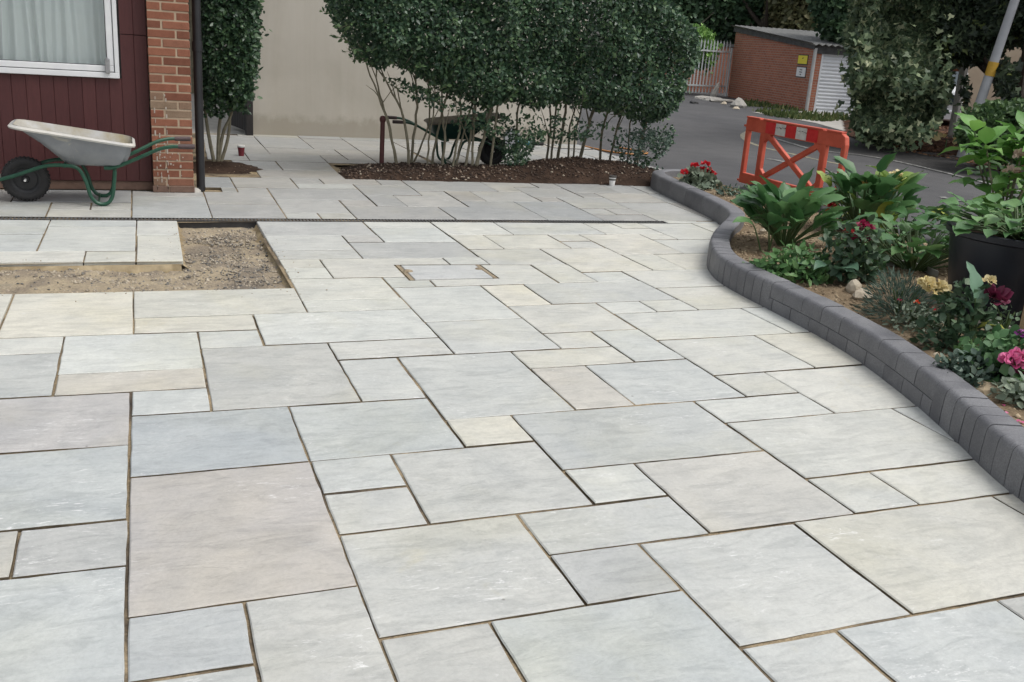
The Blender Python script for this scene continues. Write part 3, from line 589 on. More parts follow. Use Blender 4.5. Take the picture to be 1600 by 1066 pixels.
# --- paving: bedding layer + one object per flagstone
SLABS = """e1 -1.302,8.911 -0.906,8.915 -0.903,8.320 -1.283,8.321
e2 -0.906,8.915 -0.034,8.919 -0.036,8.316 -0.903,8.320
e3 -1.283,8.321 -0.618,8.318 -0.619,7.707 -1.266,7.725
e4 -0.618,8.318 -0.332,8.317 -0.332,8.013 -0.618,8.012
e5 -0.332,8.317 -0.036,8.316 -0.037,8.013 -0.332,8.013
e6 -0.618,8.012 -0.037,8.013 -0.039,7.690 -0.619,7.707
e7a -0.034,8.919 0.549,8.902 0.546,8.649 -0.035,8.640
e7 -0.035,8.640 0.546,8.649 0.536,7.674 -0.039,7.690
f1 -1.160,7.610 -0.581,7.594 -0.587,7.100 -1.138,7.098
f2 -1.138,7.098 -0.587,7.100 -0.593,6.563 -1.107,6.574
f3 -0.581,7.594 -0.004,7.577 -0.007,7.336 -0.584,7.340
f4 -0.584,7.340 -0.007,7.336 -0.017,6.551 -0.593,6.563
f5 -1.107,6.574 -0.312,6.557 -0.315,6.256 -1.092,6.270
f6 -0.312,6.557 -0.017,6.551 -0.021,6.261 -0.315,6.256
f7 -0.004,7.577 0.277,7.569 0.271,7.037 -0.011,7.038
f8 -0.011,7.038 0.271,7.037 0.262,6.259 -0.020,6.261
g1 -0.894,5.543 -0.625,5.540 -0.627,4.754 -0.872,4.758
g2 -0.625,5.540 -0.038,5.533 -0.040,4.746 -0.627,4.754
g3 -0.038,5.533 0.830,5.520 0.823,5.008 -0.039,5.007
g4 -0.039,5.007 0.537,5.007 0.536,4.737 -0.040,4.746
g5 0.537,5.006 1.394,5.012 1.394,4.476 0.535,4.474
g6 0.250,4.741 0.536,4.737 0.535,4.475 0.247,4.476
g7 -0.340,4.750 0.250,4.741 0.245,4.200 -0.340,4.206
g8 -0.340,4.206 0.244,4.200 0.242,3.944 -0.340,3.953
g9 -0.872,4.758 -0.340,4.750 -0.340,4.497 -0.840,4.509
g10 -0.840,4.508 -0.340,4.497 -0.340,3.953 -0.789,3.961
g11 -0.789,3.961 -0.054,3.948 -0.059,3.413 -0.749,3.437
g12 -0.054,3.948 0.242,3.944 0.239,3.682 -0.057,3.683
g13 0.247,4.476 0.831,4.474 0.827,3.679 0.239,3.682
g20 1.109,4.214 1.679,4.215 1.677,3.423 1.106,3.420
g21 0.831,4.475 1.394,4.476 1.394,4.215 0.830,4.213
g22 0.830,4.213 1.109,4.214 1.106,3.677 0.827,3.679
g23a 1.396,5.480 1.952,5.485 1.955,4.763 1.394,4.757
g23b 1.394,4.757 1.955,4.763 1.955,4.216 1.394,4.215
g24a 0.835,5.745 1.396,5.738 1.394,5.249 0.827,5.252
g24b 0.827,5.252 1.394,5.249 1.394,5.012 0.824,5.008
h1 -0.057,3.683 0.529,3.680 0.527,3.142 -0.062,3.136
h2 0.529,3.680 1.106,3.677 1.105,3.150 0.527,3.142
h3 -0.062,3.136 0.527,3.141 0.522,2.313 -0.068,2.306
h4 -0.537,3.409 -0.059,3.413 -0.064,2.847 -0.504,2.847
h5 -0.360,2.846 -0.064,2.847 -0.066,2.571 -0.358,2.575
h6 -0.504,2.847 -0.360,2.846 -0.358,2.575 -0.474,2.576
h7 -0.474,2.576 -0.066,2.571 -0.070,1.937 -0.442,1.953
h8 -0.068,2.306 0.219,2.309 0.219,2.035 -0.069,2.036
h9 0.219,2.309 0.522,2.313 0.519,1.798 0.220,1.810
h10 -0.069,2.036 0.219,2.035 0.220,1.810 -0.070,1.822
j1 0.527,3.142 0.814,3.146 0.811,2.881 0.526,2.879
j2 0.526,2.879 0.811,2.881 0.809,2.607 0.524,2.603
j3 0.814,3.146 1.384,3.153 1.382,2.614 0.809,2.607
j4 1.106,3.420 1.384,3.421 1.384,3.153 1.104,3.150
j5 1.384,3.421 2.240,3.426 2.238,2.887 1.383,2.886
j6 1.383,2.886 1.667,2.886 1.665,2.618 1.382,2.614
j7 1.667,2.886 2.238,2.887 2.238,2.346 1.664,2.344
j8 0.524,2.603 1.101,2.611 1.102,2.065 0.520,2.057
j9 1.101,2.611 1.665,2.618 1.664,2.344 1.102,2.342
j10 1.102,2.342 1.400,2.343 1.402,2.068 1.102,2.065
j11 1.400,2.343 1.978,2.345 1.980,1.790 1.406,1.785
j12 0.520,2.057 0.814,2.061 0.815,1.653 0.518,1.674
j13 0.814,2.061 1.402,2.068 1.408,1.590 0.815,1.653
k0 2.240,3.426 2.809,3.432 2.808,3.172 2.240,3.167
k1 2.240,3.167 3.109,3.175 3.108,2.627 2.238,2.623
k1b 3.109,3.175 3.349,3.177 3.342,2.629 3.108,2.627
k2 2.238,2.623 2.523,2.624 2.519,2.347 2.238,2.346
k3 2.523,2.624 3.156,2.628 3.135,2.349 2.519,2.347
k4 1.978,2.345 2.842,2.348 2.831,1.798 1.980,1.789
k5 2.842,2.348 3.135,2.349 3.115,1.799 2.831,1.798
k6 1.406,1.785 1.705,1.787 1.709,1.429 1.410,1.448
k7 1.705,1.787 2.283,1.792 2.287,1.409 1.709,1.429
k8 2.283,1.792 2.831,1.798 2.832,1.395 2.287,1.409
l1 1.679,3.956 1.960,3.959 1.957,3.425 1.677,3.423
l2 1.960,3.960 2.523,3.966 2.523,3.430 1.957,3.425
l3 2.522,4.268 3.126,4.276 3.124,3.726 2.524,3.713
l4 2.523,3.713 2.810,3.719 2.809,3.433 2.523,3.430
l5 2.810,3.719 3.590,3.734 3.522,3.179 2.808,3.172
l6 3.126,4.276 3.676,4.283 3.610,3.734 3.124,3.725
l7 2.519,4.773 3.381,4.797 3.383,4.279 2.521,4.268
l8 3.381,4.796 3.719,4.804 3.676,4.283 3.383,4.279
m1 2.518,5.017 2.808,5.022 2.810,4.781 2.519,4.773
m2 2.808,5.022 3.086,5.026 3.092,4.789 2.810,4.781
m3 3.078,5.304 3.768,5.314 3.719,4.804 3.092,4.789
m4 2.235,5.488 3.071,5.509 3.086,5.026 2.238,5.014
m5 1.952,5.485 2.235,5.489 2.238,5.014 1.954,5.011
m7 1.954,5.011 2.518,5.018 2.520,4.481 1.955,4.478
m8 1.955,4.478 2.235,4.479 2.236,4.217 1.955,4.216
m9 2.235,4.479 2.520,4.481 2.523,3.966 2.237,3.963
m10 1.679,4.215 2.236,4.217 2.237,3.963 1.679,3.956
n1 0.845,7.553 1.665,7.530 1.662,7.003 0.841,7.009
n2a 0.841,7.009 1.393,7.005 1.392,6.506 0.839,6.508
n2b 0.839,6.508 1.392,6.506 1.392,6.252 0.837,6.258
n3 0.837,6.258 1.101,6.255 1.100,6.019 0.838,6.021
n4 0.838,6.021 1.100,6.019 1.100,5.742 0.834,5.746
n5 1.393,7.005 1.662,7.003 1.661,6.763 1.393,6.767
n6 1.393,6.767 2.211,6.754 2.208,6.243 1.392,6.252
n7 1.665,7.530 2.213,7.515 2.211,7.278 1.663,7.277
n8 1.663,7.277 2.211,7.278 2.210,6.754 1.661,6.763
n9 1.101,6.255 1.935,6.246 1.935,6.034 1.554,6.049 1.550,5.736 1.100,5.742
n10 1.935,6.246 2.208,6.243 2.208,6.018 1.935,6.034
n11 2.136,6.023 2.491,6.003 2.492,5.494 1.672,5.483 1.675,5.646 2.139,5.645
n12 1.396,5.738 1.550,5.736 1.549,5.646 1.675,5.646 1.672,5.483 1.396,5.480
n13 2.213,7.515 2.752,7.500 2.748,6.995 2.211,6.992
n14 2.211,6.992 2.485,6.993 2.483,6.495 2.210,6.495
n15 2.485,6.994 3.029,6.995 3.024,6.496 2.483,6.494
n16 2.752,7.500 3.557,7.477 3.555,6.996 2.748,6.994
n17 2.210,6.495 2.758,6.494 2.760,5.990 2.208,6.018
n18 2.491,6.003 2.760,5.990 2.766,5.501 2.492,5.494
n19 2.758,6.494 3.306,6.500 3.317,5.772 2.763,5.758
n20a 3.029,6.995 3.300,6.995 3.303,6.744 3.027,6.742
n20b 3.027,6.742 3.303,6.744 3.306,6.500 3.024,6.497
n21 3.300,6.995 3.849,6.996 3.855,6.272 3.309,6.261
n22 3.557,7.477 3.816,7.470 3.821,7.238 4.081,7.239 4.090,6.996 3.555,6.996
n22a 3.816,7.470 4.076,7.462 4.081,7.239 3.821,7.238
n22c 3.849,6.996 4.089,6.996 4.096,6.778 3.851,6.776
n22d 3.851,6.776 4.524,6.782 4.514,6.288 3.855,6.272
n22e 4.076,7.462 4.612,7.459 4.608,6.783 4.096,6.778
n22f 4.612,7.459 4.873,7.473 4.863,6.804 4.608,6.783
n23 3.309,6.261 3.582,6.266 3.583,5.777 3.317,5.772
n24 3.582,6.266 4.076,6.277 4.075,5.788 3.583,5.777
n25 2.763,5.757 3.063,5.765 3.071,5.509 2.766,5.501
m3b 3.063,5.765 3.805,5.782 3.768,5.314 3.078,5.303
p0 0.596,9.785 0.852,9.774 0.849,9.162 0.584,9.156
p0s 0.712,9.159 0.849,9.162 0.846,8.906 0.708,8.904
p3 0.852,9.774 1.423,9.773 1.418,9.157 0.849,9.162
p4 0.549,8.901 0.846,8.906 0.849,9.162 1.125,9.158 1.110,8.282 0.542,8.285
p5 0.542,8.285 1.110,8.282 1.098,7.658 0.536,7.674
p6 1.125,9.158 1.971,9.157 1.952,8.525 1.115,8.539
p7 1.115,8.539 1.668,8.529 1.654,7.904 1.103,7.910
p8 1.103,7.910 1.369,7.907 1.367,7.651 1.098,7.658
p9 1.369,7.907 1.654,7.904 1.648,7.643 1.367,7.651
p10 1.668,8.529 1.953,8.525 1.945,8.223 1.662,8.227
p11 1.662,8.227 2.481,8.215 2.472,7.620 1.648,7.643
p12 1.961,8.808 2.226,8.814 2.218,8.219 1.945,8.223
p13 1.980,9.431 2.532,9.424 2.522,9.081 2.511,8.820 1.961,8.808
p14 2.522,9.081 2.800,9.086 2.777,8.213 2.218,8.219 2.226,8.814 2.511,8.820
q1 1.423,9.773 1.707,9.771 1.707,9.433 1.420,9.436
q2 1.420,9.436 1.980,9.431 1.971,9.157 1.418,9.157
q3 1.707,9.772 2.277,9.768 2.269,9.428 1.707,9.433
q4 2.277,9.768 2.542,9.748 2.532,9.424 2.269,9.428
q5 2.542,9.748 3.389,9.716 3.377,9.102 2.522,9.081
q6 3.389,9.716 3.940,9.695 3.931,9.387 3.642,9.391 3.635,9.105 3.377,9.101
q7 2.800,9.087 3.064,9.095 3.052,8.525 2.785,8.522
q8 3.064,9.095 3.635,9.105 3.619,8.532 3.052,8.525
q9 2.785,8.522 3.314,8.528 3.291,7.596 2.472,7.620 2.481,8.215 2.777,8.213
q10 3.642,9.391 4.197,9.383 4.172,8.783 3.626,8.784
q10b 3.626,8.784 3.862,8.784 3.851,8.535 3.619,8.532
q11 3.940,9.695 4.212,9.702 4.197,9.383 3.931,9.387
q12 4.212,9.702 4.759,9.705 4.734,9.071 4.184,9.062
q13 4.184,9.063 4.410,9.066 4.397,8.782 4.172,8.783
q14 3.862,8.784 4.397,8.782 4.369,8.177 3.838,8.172
q15 3.838,8.172 4.095,8.174 4.087,7.873 3.825,7.871
q16 4.095,8.174 4.370,8.177 4.356,7.874 4.087,7.873
q17 3.825,7.871 4.356,7.874 4.343,7.567 3.813,7.582
q18 3.314,8.528 3.852,8.535 3.813,7.582 3.291,7.596
q19 4.410,9.065 5.023,9.077 4.975,8.521 4.385,8.512
q20 4.385,8.512 4.975,8.521 4.927,7.581 4.343,7.567
q21 4.759,9.705 5.097,9.723 5.063,9.078 4.734,9.071
q22 5.097,9.723 5.429,9.737 5.392,9.089 5.063,9.078
q23 5.023,9.077 5.392,9.088 5.323,8.528 4.975,8.521
q24 4.975,8.521 5.323,8.528 5.251,7.591 4.927,7.581
r1 1.153,10.343 1.991,10.351 1.985,9.770 1.148,9.774
r2 1.153,10.687 1.443,10.696 1.439,10.346 1.153,10.342
r2b 0.977,11.033 1.447,11.001 1.443,10.696 0.992,10.683
r3 1.447,11.000 2.019,10.957 1.991,10.351 1.439,10.346
r4 1.186,11.620 2.038,11.607 2.019,10.957 1.179,11.020
r5 2.038,11.607 2.313,11.604 2.311,11.273 2.029,11.283
r6 2.029,11.283 2.607,11.260 2.600,10.962 2.019,10.956
r7 2.320,12.210 2.633,12.201 2.608,11.260 2.311,11.273
r8 1.480,12.234 2.320,12.210 2.313,11.604 1.475,11.615
r9 1.493,13.471 2.089,13.412 2.078,12.217 1.479,12.234
r10 2.089,13.412 2.660,13.327 2.633,12.201 2.078,12.217
r11 2.660,13.327 3.332,13.291 3.317,12.213 2.633,12.201
r12 2.633,12.201 3.300,12.211 3.266,10.976 2.600,10.962
r13a 1.288,13.724 2.092,13.705 2.089,13.412 1.294,13.490
r13b 2.092,13.705 2.670,13.704 2.660,13.328 2.089,13.412
r13c 2.670,13.704 3.556,13.701 3.541,13.281 2.660,13.328
r14 0.833,13.292 1.491,13.284 1.482,12.553 0.803,12.587
r14b 0.846,13.528 1.493,13.471 1.491,13.284 0.833,13.292
r15 0.803,12.587 1.482,12.553 1.475,11.615 1.186,11.620 1.189,11.973 0.768,11.947
cv 1.555,6.049 2.135,6.023 2.139,5.645 1.549,5.646
r16 0.768,11.947 1.189,11.973 1.179,11.020 0.732,11.045
e1x0 -2.152,8.911 -1.302,8.911 -1.283,8.321 -2.133,8.321
e1x1 -3.002,8.911 -2.152,8.911 -2.133,8.321 -2.983,8.321
e3x0 -2.133,8.321 -1.283,8.321 -1.266,7.725 -2.116,7.725
e3x1 -2.983,8.321 -2.133,8.321 -2.116,7.725 -2.966,7.725
f1x0 -2.010,7.610 -1.160,7.610 -1.138,7.098 -1.988,7.098
f1x1 -2.860,7.610 -2.010,7.610 -1.988,7.098 -2.838,7.098
f2x0 -1.988,7.098 -1.138,7.098 -1.107,6.574 -1.957,6.574
f2x1 -2.838,7.098 -1.988,7.098 -1.957,6.574 -2.807,6.574
f5x0 -1.957,6.574 -1.107,6.574 -1.092,6.270 -1.942,6.270
f5x1 -2.807,6.574 -1.957,6.574 -1.942,6.270 -2.792,6.270
g1x0 -1.744,5.543 -0.894,5.543 -0.872,4.758 -1.722,4.758
g1x1 -2.594,5.543 -1.744,5.543 -1.722,4.758 -2.572,4.758
g9x0 -1.722,4.758 -0.872,4.758 -0.840,4.509 -1.690,4.509
g9x1 -2.572,4.758 -1.722,4.758 -1.690,4.509 -2.540,4.509
g10x0 -1.690,4.508 -0.840,4.508 -0.789,3.961 -1.639,3.961
g10x1 -2.540,4.508 -1.690,4.508 -1.639,3.961 -2.489,3.961
g11x0 -1.639,3.961 -0.789,3.961 -0.749,3.437 -1.599,3.437
g11x1 -2.489,3.961 -1.639,3.961 -1.599,3.437 -2.449,3.437
h4x0 -1.387,3.409 -0.537,3.409 -0.504,2.847 -1.354,2.847
h4x1 -2.237,3.409 -1.387,3.409 -1.354,2.847 -2.204,2.847
h6x0 -1.354,2.847 -0.504,2.847 -0.474,2.576 -1.324,2.576
h6x1 -2.204,2.847 -1.354,2.847 -1.324,2.576 -2.174,2.576
h7x0 -1.324,2.576 -0.474,2.576 -0.442,1.953 -1.292,1.953
h7x1 -2.174,2.576 -1.324,2.576 -1.292,1.953 -2.142,1.953
h7y -0.442,1.953 -0.070,1.937 -0.070,1.377 -0.442,1.393
h7yy -0.442,1.393 -0.070,1.377 -0.070,0.817 -0.442,0.833
h10y -0.070,1.822 0.220,1.810 0.220,1.250 -0.070,1.262
h10yy -0.070,1.262 0.220,1.250 0.220,0.690 -0.070,0.702
h9y 0.220,1.810 0.519,1.798 0.519,1.238 0.220,1.250
h9yy 0.220,1.250 0.519,1.238 0.519,0.678 0.220,0.690
j12y 0.518,1.674 0.815,1.653 0.815,1.093 0.518,1.114
j12yy 0.518,1.114 0.815,1.093 0.815,0.533 0.518,0.554
j13y 0.815,1.653 1.408,1.590 1.408,1.030 0.815,1.093
j13yy 0.815,1.093 1.408,1.030 1.408,0.470 0.815,0.533
k6y 1.410,1.448 1.709,1.429 1.709,0.869 1.410,0.888
k6yy 1.410,0.888 1.709,0.869 1.709,0.309 1.410,0.328
k7y 1.709,1.429 2.287,1.409 2.287,0.849 1.709,0.869
k7yy 1.709,0.869 2.287,0.849 2.287,0.289 1.709,0.309
k8y 2.287,1.409 2.832,1.395 2.832,0.835 2.287,0.849
k8yy 2.287,0.849 2.832,0.835 2.832,0.275 2.287,0.289
b0_3.33 3.332,10.900 4.172,10.900 4.172,10.350 3.332,10.350
b0_4.17 4.172,10.900 4.452,10.900 4.452,10.350 4.172,10.350
b0_4.45 4.452,10.900 5.012,10.900 5.012,10.350 4.452,10.350
b0_5.01 5.012,10.900 5.852,10.900 5.852,10.350 5.012,10.350
b0_5.85 5.852,10.900 6.300,10.900 6.300,10.350 5.852,10.350
b1_3.33 3.332,11.200 4.172,11.200 4.172,10.900 3.332,10.900
b1_4.17 4.172,11.200 4.732,11.200 4.732,10.900 4.172,10.900
b1_4.73 4.732,11.200 5.292,11.200 5.292,10.900 4.732,10.900
b1_5.29 5.292,11.200 5.852,11.200 5.852,10.900 5.292,10.900
b1_5.85 5.852,11.200 6.300,11.200 6.300,10.900 5.852,10.900
b2_3.33 3.332,11.750 3.612,11.750 3.612,11.200 3.332,11.200
b2_3.61 3.612,11.750 4.172,11.750 4.172,11.200 3.612,11.200
b2_4.17 4.172,11.750 5.012,11.750 5.012,11.200 4.172,11.200
b2_5.01 5.012,11.750 5.292,11.750 5.292,11.200 5.012,11.200
b2_5.29 5.292,11.750 5.572,11.750 5.572,11.200 5.292,11.200
b2_5.57 5.572,11.750 6.300,11.750 6.300,11.200 5.572,11.200
b3_3.33 3.332,12.300 3.892,12.300 3.892,11.750 3.332,11.750
b3_3.89 3.892,12.300 4.172,12.300 4.172,11.750 3.892,11.750
b3_4.17 4.172,12.300 5.012,12.300 5.012,11.750 4.172,11.750
b3_5.01 5.012,12.300 5.572,12.300 5.572,11.750 5.012,11.750
b3_5.57 5.572,12.300 5.852,12.300 5.852,11.750 5.572,11.750
b3_5.85 5.852,12.300 6.132,12.300 6.132,11.750 5.852,11.750
b3_6.13 6.132,12.300 6.300,12.300 6.300,11.750 6.132,11.750
b4_3.33 3.332,12.850 4.172,12.850 4.172,12.300 3.332,12.300
b4_4.17 4.172,12.850 4.452,12.850 4.452,12.300 4.172,12.300
b4_4.45 4.452,12.850 4.732,12.850 4.732,12.300 4.452,12.300
b4_4.73 4.732,12.850 5.012,12.850 5.012,12.300 4.732,12.300
b4_5.01 5.012,12.850 5.572,12.850 5.572,12.300 5.012,12.300
b4_5.57 5.572,12.850 5.852,12.850 5.852,12.300 5.572,12.300
b4_5.85 5.852,12.850 6.300,12.850 6.300,12.300 5.852,12.300
b5_3.33 3.332,13.130 4.172,13.130 4.172,12.850 3.332,12.850
b5_4.17 4.172,13.130 5.012,13.130 5.012,12.850 4.172,12.850
b5_5.01 5.012,13.130 5.852,13.130 5.852,12.850 5.012,12.850
b5_5.85 5.852,13.130 6.300,13.130 6.300,12.850 5.852,12.850
b6_3.33 3.332,13.420 3.612,13.420 3.612,13.130 3.332,13.130
b6_3.61 3.612,13.420 4.172,13.420 4.172,13.130 3.612,13.130
b6_4.17 4.172,13.420 4.452,13.420 4.452,13.130 4.172,13.130
b6_4.45 4.452,13.420 5.012,13.420 5.012,13.130 4.452,13.130
b6_5.01 5.012,13.420 5.292,13.420 5.292,13.130 5.012,13.130
b6_5.29 5.292,13.420 5.572,13.420 5.572,13.130 5.292,13.130
b6_5.57 5.572,13.420 6.300,13.420 6.300,13.130 5.572,13.130
b7_3.33 3.332,13.660 4.172,13.660 4.172,13.420 3.332,13.420
b7_4.17 4.172,13.660 5.012,13.660 5.012,13.420 4.172,13.420
b7_5.01 5.012,13.660 5.852,13.660 5.852,13.420 5.012,13.420
b7_5.85 5.852,13.660 6.300,13.660 6.300,13.420 5.852,13.420
qz1 4.385,7.562 4.720,7.550 4.720,7.445 4.385,7.458
qz2 4.720,7.550 5.200,7.535 5.200,7.430 4.720,7.445"""
PIT = [(0.272, 7.56), (0.842, 7.545), (0.818, 5.49), (-3.0, 5.62), (-3.0, 6.25), (0.245, 6.245)]
HEDGE_BED = [(1.99, 9.80), (2.06, 10.86), (6.25, 10.86), (6.25, 9.55), (5.4, 9.60), (4.9, 9.68)]
BUSH_BED = [(0.50, 10.03), (0.50, 10.80), (1.28, 10.80), (1.30, 10.07)]
TINY_HOLE = [(0.52, 8.98), (0.52, 9.20), (0.715, 9.20), (0.725, 8.98)]
def pave_outline():
    k = kerb[::12] + kn[::12] * 0.07
    return [(-3.2, -1.0), (2.3, -1.0)] + [tuple(p) for p in k] + [(6.3, 9.9), (6.3, 13.72), (-3.2, 13.72)]
def bed_z(P): return -0.0088 + 0.0075 * vnoise(P, 2.2, 3, 3)
holes = [PIT, HEDGE_BED, BUSH_BED, TINY_HOLE]
step = 0.03
poly = pave_outline()
xs = np.arange(-3.2, 6.35, step); ys = np.arange(-1.0, 13.72, step)
X, Y = np.meshgrid(xs, ys); P = np.c_[X.ravel(), Y.ravel()]; nx, ny = len(xs), len(ys)
ii = np.arange(nx * ny).reshape(ny, nx)
q = np.c_[ii[:-1, :-1].ravel(), ii[:-1, 1:].ravel(), ii[1:, 1:].ravel(), ii[1:, :-1].ravel()]
c = P[q].mean(1); keep = inpoly(c, poly)
for hp in holes: keep &= ~inpoly(c, hp)
q = q[keep]; used = np.unique(q); mp_ = np.full(nx * ny, -1); mp_[used] = np.arange(len(used))
paving = np_mesh('paving', np.c_[P, bed_z(P)][used], mp_[q], 'joint_sand', None, True)
tag(paving, 'grey and cream sandstone flagstone driveway with open sandy joints', kind='structure')

COLS = dict(light=(0.605, 0.608, 0.572), grey=(0.535, 0.542, 0.522), dgrey=(0.455, 0.46, 0.455), blue=(0.43, 0.447, 0.455), cream=(0.625, 0.612, 0.545), pink=(0.475, 0.452, 0.444), brown=(0.505, 0.49, 0.458), far=(0.385, 0.384, 0.374), farlight=(0.44, 0.437, 0.42), cool=(0.50, 0.515, 0.508), warm=(0.61, 0.603, 0.555))  # far tones have the shade near house and hedge mixed into the stone colour
colour_of = {}
for cname, ks in dict(
    cream='g1 g2 g3 g4 n3 n4 f6 f8 g24a g24b m5 n14 n15 n23 n24 l6 n18 n22f r13a',
    light='g5 g6 g7 g9 f5 f7 f4 e6 e5 e4 n9 n12 n11 n7 n8 n13 m1 m8 m9 m7 l7 l8 k1 k2 k3 m3 m3b n25 j6 n10 q2 p8 p9 m10 k1b l5 g23a k0 l3 qz1', cool='h4 h9 h7 j3 j8 j9 j11 j12 j13 k6 k7 j5 h10 h2 j2 g13 g10',
    grey='g20 g21 g23b j1 g22 e7 e3 f1 f2 f3 m4 n17 l2 n20b n2b n2a g12 l4',
    dgrey='n1 n6 p11 e2 q12 p0 n5', blue='h1 h8 h5 j10 k8', pink='h3 g11', brown='l1 j7 g8 h6', warm='m2 n19 n21 n22d k4 k5 n22e n20a j4').items():
    for k in ks.split(): colour_of[k] = COLS[cname]

def offset_poly(P, offs):
    n = len(P); out = []
    for i in range(n):
        a, b, c_ = P[i - 1], P[i], P[(i + 1) % n]
        e1 = (b - a) / np.hypot(*(b - a)); e2 = (c_ - b) / np.hypot(*(c_ - b))
        n1 = np.array([-e1[1], e1[0]]); n2 = np.array([-e2[1], e2[0]])
        o1, o2 = offs[i - 1], offs[i]
        cr_ = e1[0] * e2[1] - e1[1] * e2[0]
        if abs(cr_) < 0.25: out.append(b + (n1 + n2) / 2 * (o1 + o2) / 2); continue
        p1 = b + n1 * o1; p2 = b + n2 * o2
        t = ((p2 - p1)[0] * e2[1] - (p2 - p1)[1] * e2[0]) / cr_
        out.append(p1 + e1 * t)
    return np.array(out)
rs = np.random.default_rng(21)
def make_slab(name, pts):
    P = np.array(pts, float)
    area = 0.5 * np.sum(P[:, 0] * np.roll(P[:, 1], -1) - np.roll(P[:, 0], -1) * P[:, 1])
    if area < 0: P = P[::-1]; area = -area
    if area < 0.004: return None
    ed_ = np.roll(P, -1, 0) - P; along_x = np.abs(ed_[:, 0]) > np.abs(ed_[:, 1]); dd_ = np.hypot(*P.mean(0))
    P = offset_poly(P, np.where(along_x, rs.uniform(0.0035, 0.0065, len(P)) + min(0.0045, dd_ * 0.0005), rs.uniform(0.0024, 0.0060, len(P))))
    cen = P.mean(0); d = np.hypot(*cen)
    segl = 0.07 if d < 5 else 0.2
    ring = []; nn = len(P)
    for i in range(nn):
        a, b = P[i], P[(i + 1) % nn]; L = np.hypot(*(b - a)); e = (b - a) / L; nr = np.array([-e[1], e[0]])
        k = max(1, int(L / segl))
        for j in range(k):
            ring.append(a + (b - a) * j / k + nr * (rs.uniform(-0.0015, 0.0022) if j else 0.0012))
    ring = np.array(ring); n = len(ring)
    inn = ring + (cen - ring) / np.linalg.norm(cen - ring, axis=1, keepdims=True) * 0.0045
    tz = rs.uniform(-0.0018, 0.0022); tx, ty = rs.uniform(-0.002, 0.002, 2)
    def zz(q, o): return tz + (q[:, 0] - cen[0]) * tx + (q[:, 1] - cen[1]) * ty + o
    V = np.r_[np.c_[inn - cen, zz(inn, 0)], np.c_[ring - cen, zz(ring, -0.0035)], np.c_[ring - cen, np.full(n, -0.026)]]
    Fc = [tuple(range(n))] + [(n + i, n + (i + 1) % n, (i + 1) % n, i) for i in range(n)] + [(2 * n + i, 2 * n + (i + 1) % n, n + (i + 1) % n, n + i) for i in range(n)]
    me = bpy.data.meshes.new('slab'); me.from_pydata(V.tolist(), [], Fc); me.update()
    me.materials.append(MATS['sandstone']); me.materials.append(MATS['slab_edge'])
    mi = np.zeros(len(Fc), dtype=np.int32); mi[n + 1:] = 0 if name in ('f5', 'f6', 'f7', 'f8', 'n1', 'n2a', 'n2b', 'n3', 'n4', 'g24a', 'g1', 'g2', 'g3') else 1; me.polygons.foreach_set('material_index', mi)
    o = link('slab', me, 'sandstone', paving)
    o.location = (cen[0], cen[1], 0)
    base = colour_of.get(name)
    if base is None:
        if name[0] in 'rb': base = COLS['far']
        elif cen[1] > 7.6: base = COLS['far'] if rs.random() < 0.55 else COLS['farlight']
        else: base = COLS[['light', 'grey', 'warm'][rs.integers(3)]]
    if cen[1] > 7.6 and name in colour_of: base = tuple(x * 0.80 for x in base)  # listed slabs beyond the drain: shade painted in by darkening the colour
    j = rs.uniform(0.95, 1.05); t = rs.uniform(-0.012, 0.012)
    base = tuple(0.78 * b_ + 0.22 * m_ for b_, m_ in zip(base, (0.545, 0.552, 0.528) if cen[1] < 7.6 else (0.41, 0.408, 0.398)))  # blend target beyond the drain is darker too, as painted shade
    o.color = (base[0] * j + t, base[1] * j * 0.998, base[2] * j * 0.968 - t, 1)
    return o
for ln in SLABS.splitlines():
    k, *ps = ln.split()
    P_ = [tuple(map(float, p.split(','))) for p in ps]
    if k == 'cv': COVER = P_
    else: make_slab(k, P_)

# --- the strip still to be paved: hardcore floor, sandy mortar edges, loose gravel
pit = height_sheet('dug_strip', [(p[0] * 1.0, p[1]) for p in [(0.22, 7.60), (0.90, 7.60), (0.87, 5.44), (-3.05, 5.56), (-3.05, 6.31), (0.19, 6.30)]], 0.025,
                   lambda P: -0.050 + 0.026 * vnoise(P, 3.5, 5, 4) + 0.011 * vnoise(P, 18, 6, 3) - 0.012 * np.exp(-((P[:, 0] - 0.55) ** 2 + (P[:, 1] - 6.9) ** 2) / 0.15), 'hardcore')
tag(pit, 'bare dug strip of sandy hardcore between the flagstones', kind='structure')
mb = MB()
def skirt(a, b, z0=-0.085, z1=-0.024, slope=0.05, flip=1):
    a = np.array(a); b = np.array(b); L = np.hypot(*(b - a)); k = max(2, int(L / 0.025)); e = (b - a) / L; nr = np.array([-e[1], e[0]]) * flip
    V = []
    for i in range(k + 1):
        p = a + (b - a) * i / k
        o = -0.006 + 0.012 * random.random(); w = slope * (0.3 + 1.5 * random.random())
        V += [(*(p - nr * 0.02), z1), (*(p + nr * o), z1 - 0.006 * random.random()), (*(p + nr * (o + w * .4)), (z0 + z1) / 2 + random.uniform(-.012, .012)), (*(p + nr * (o + w)), z0)]
    Fc = []
    for i in range(k):
        for j in range(3): Fc.append((4 * i + j, 4 * i + j + 1, 4 * i + 5 + j, 4 * i + 4 + j))
    mb.add(V, Fc)
pp = PIT
skirt(pp[1], pp[2], flip=-1); skirt(pp[2], pp[3], flip=-1); skirt(pp[4], pp[5], flip=-1); skirt(pp[5], pp[0], flip=-1)
tag(mb.build('mortar_edge', 'mortar_sand', None, True), 'tan sandy mortar bed exposed along the dug strip', kind='structure')
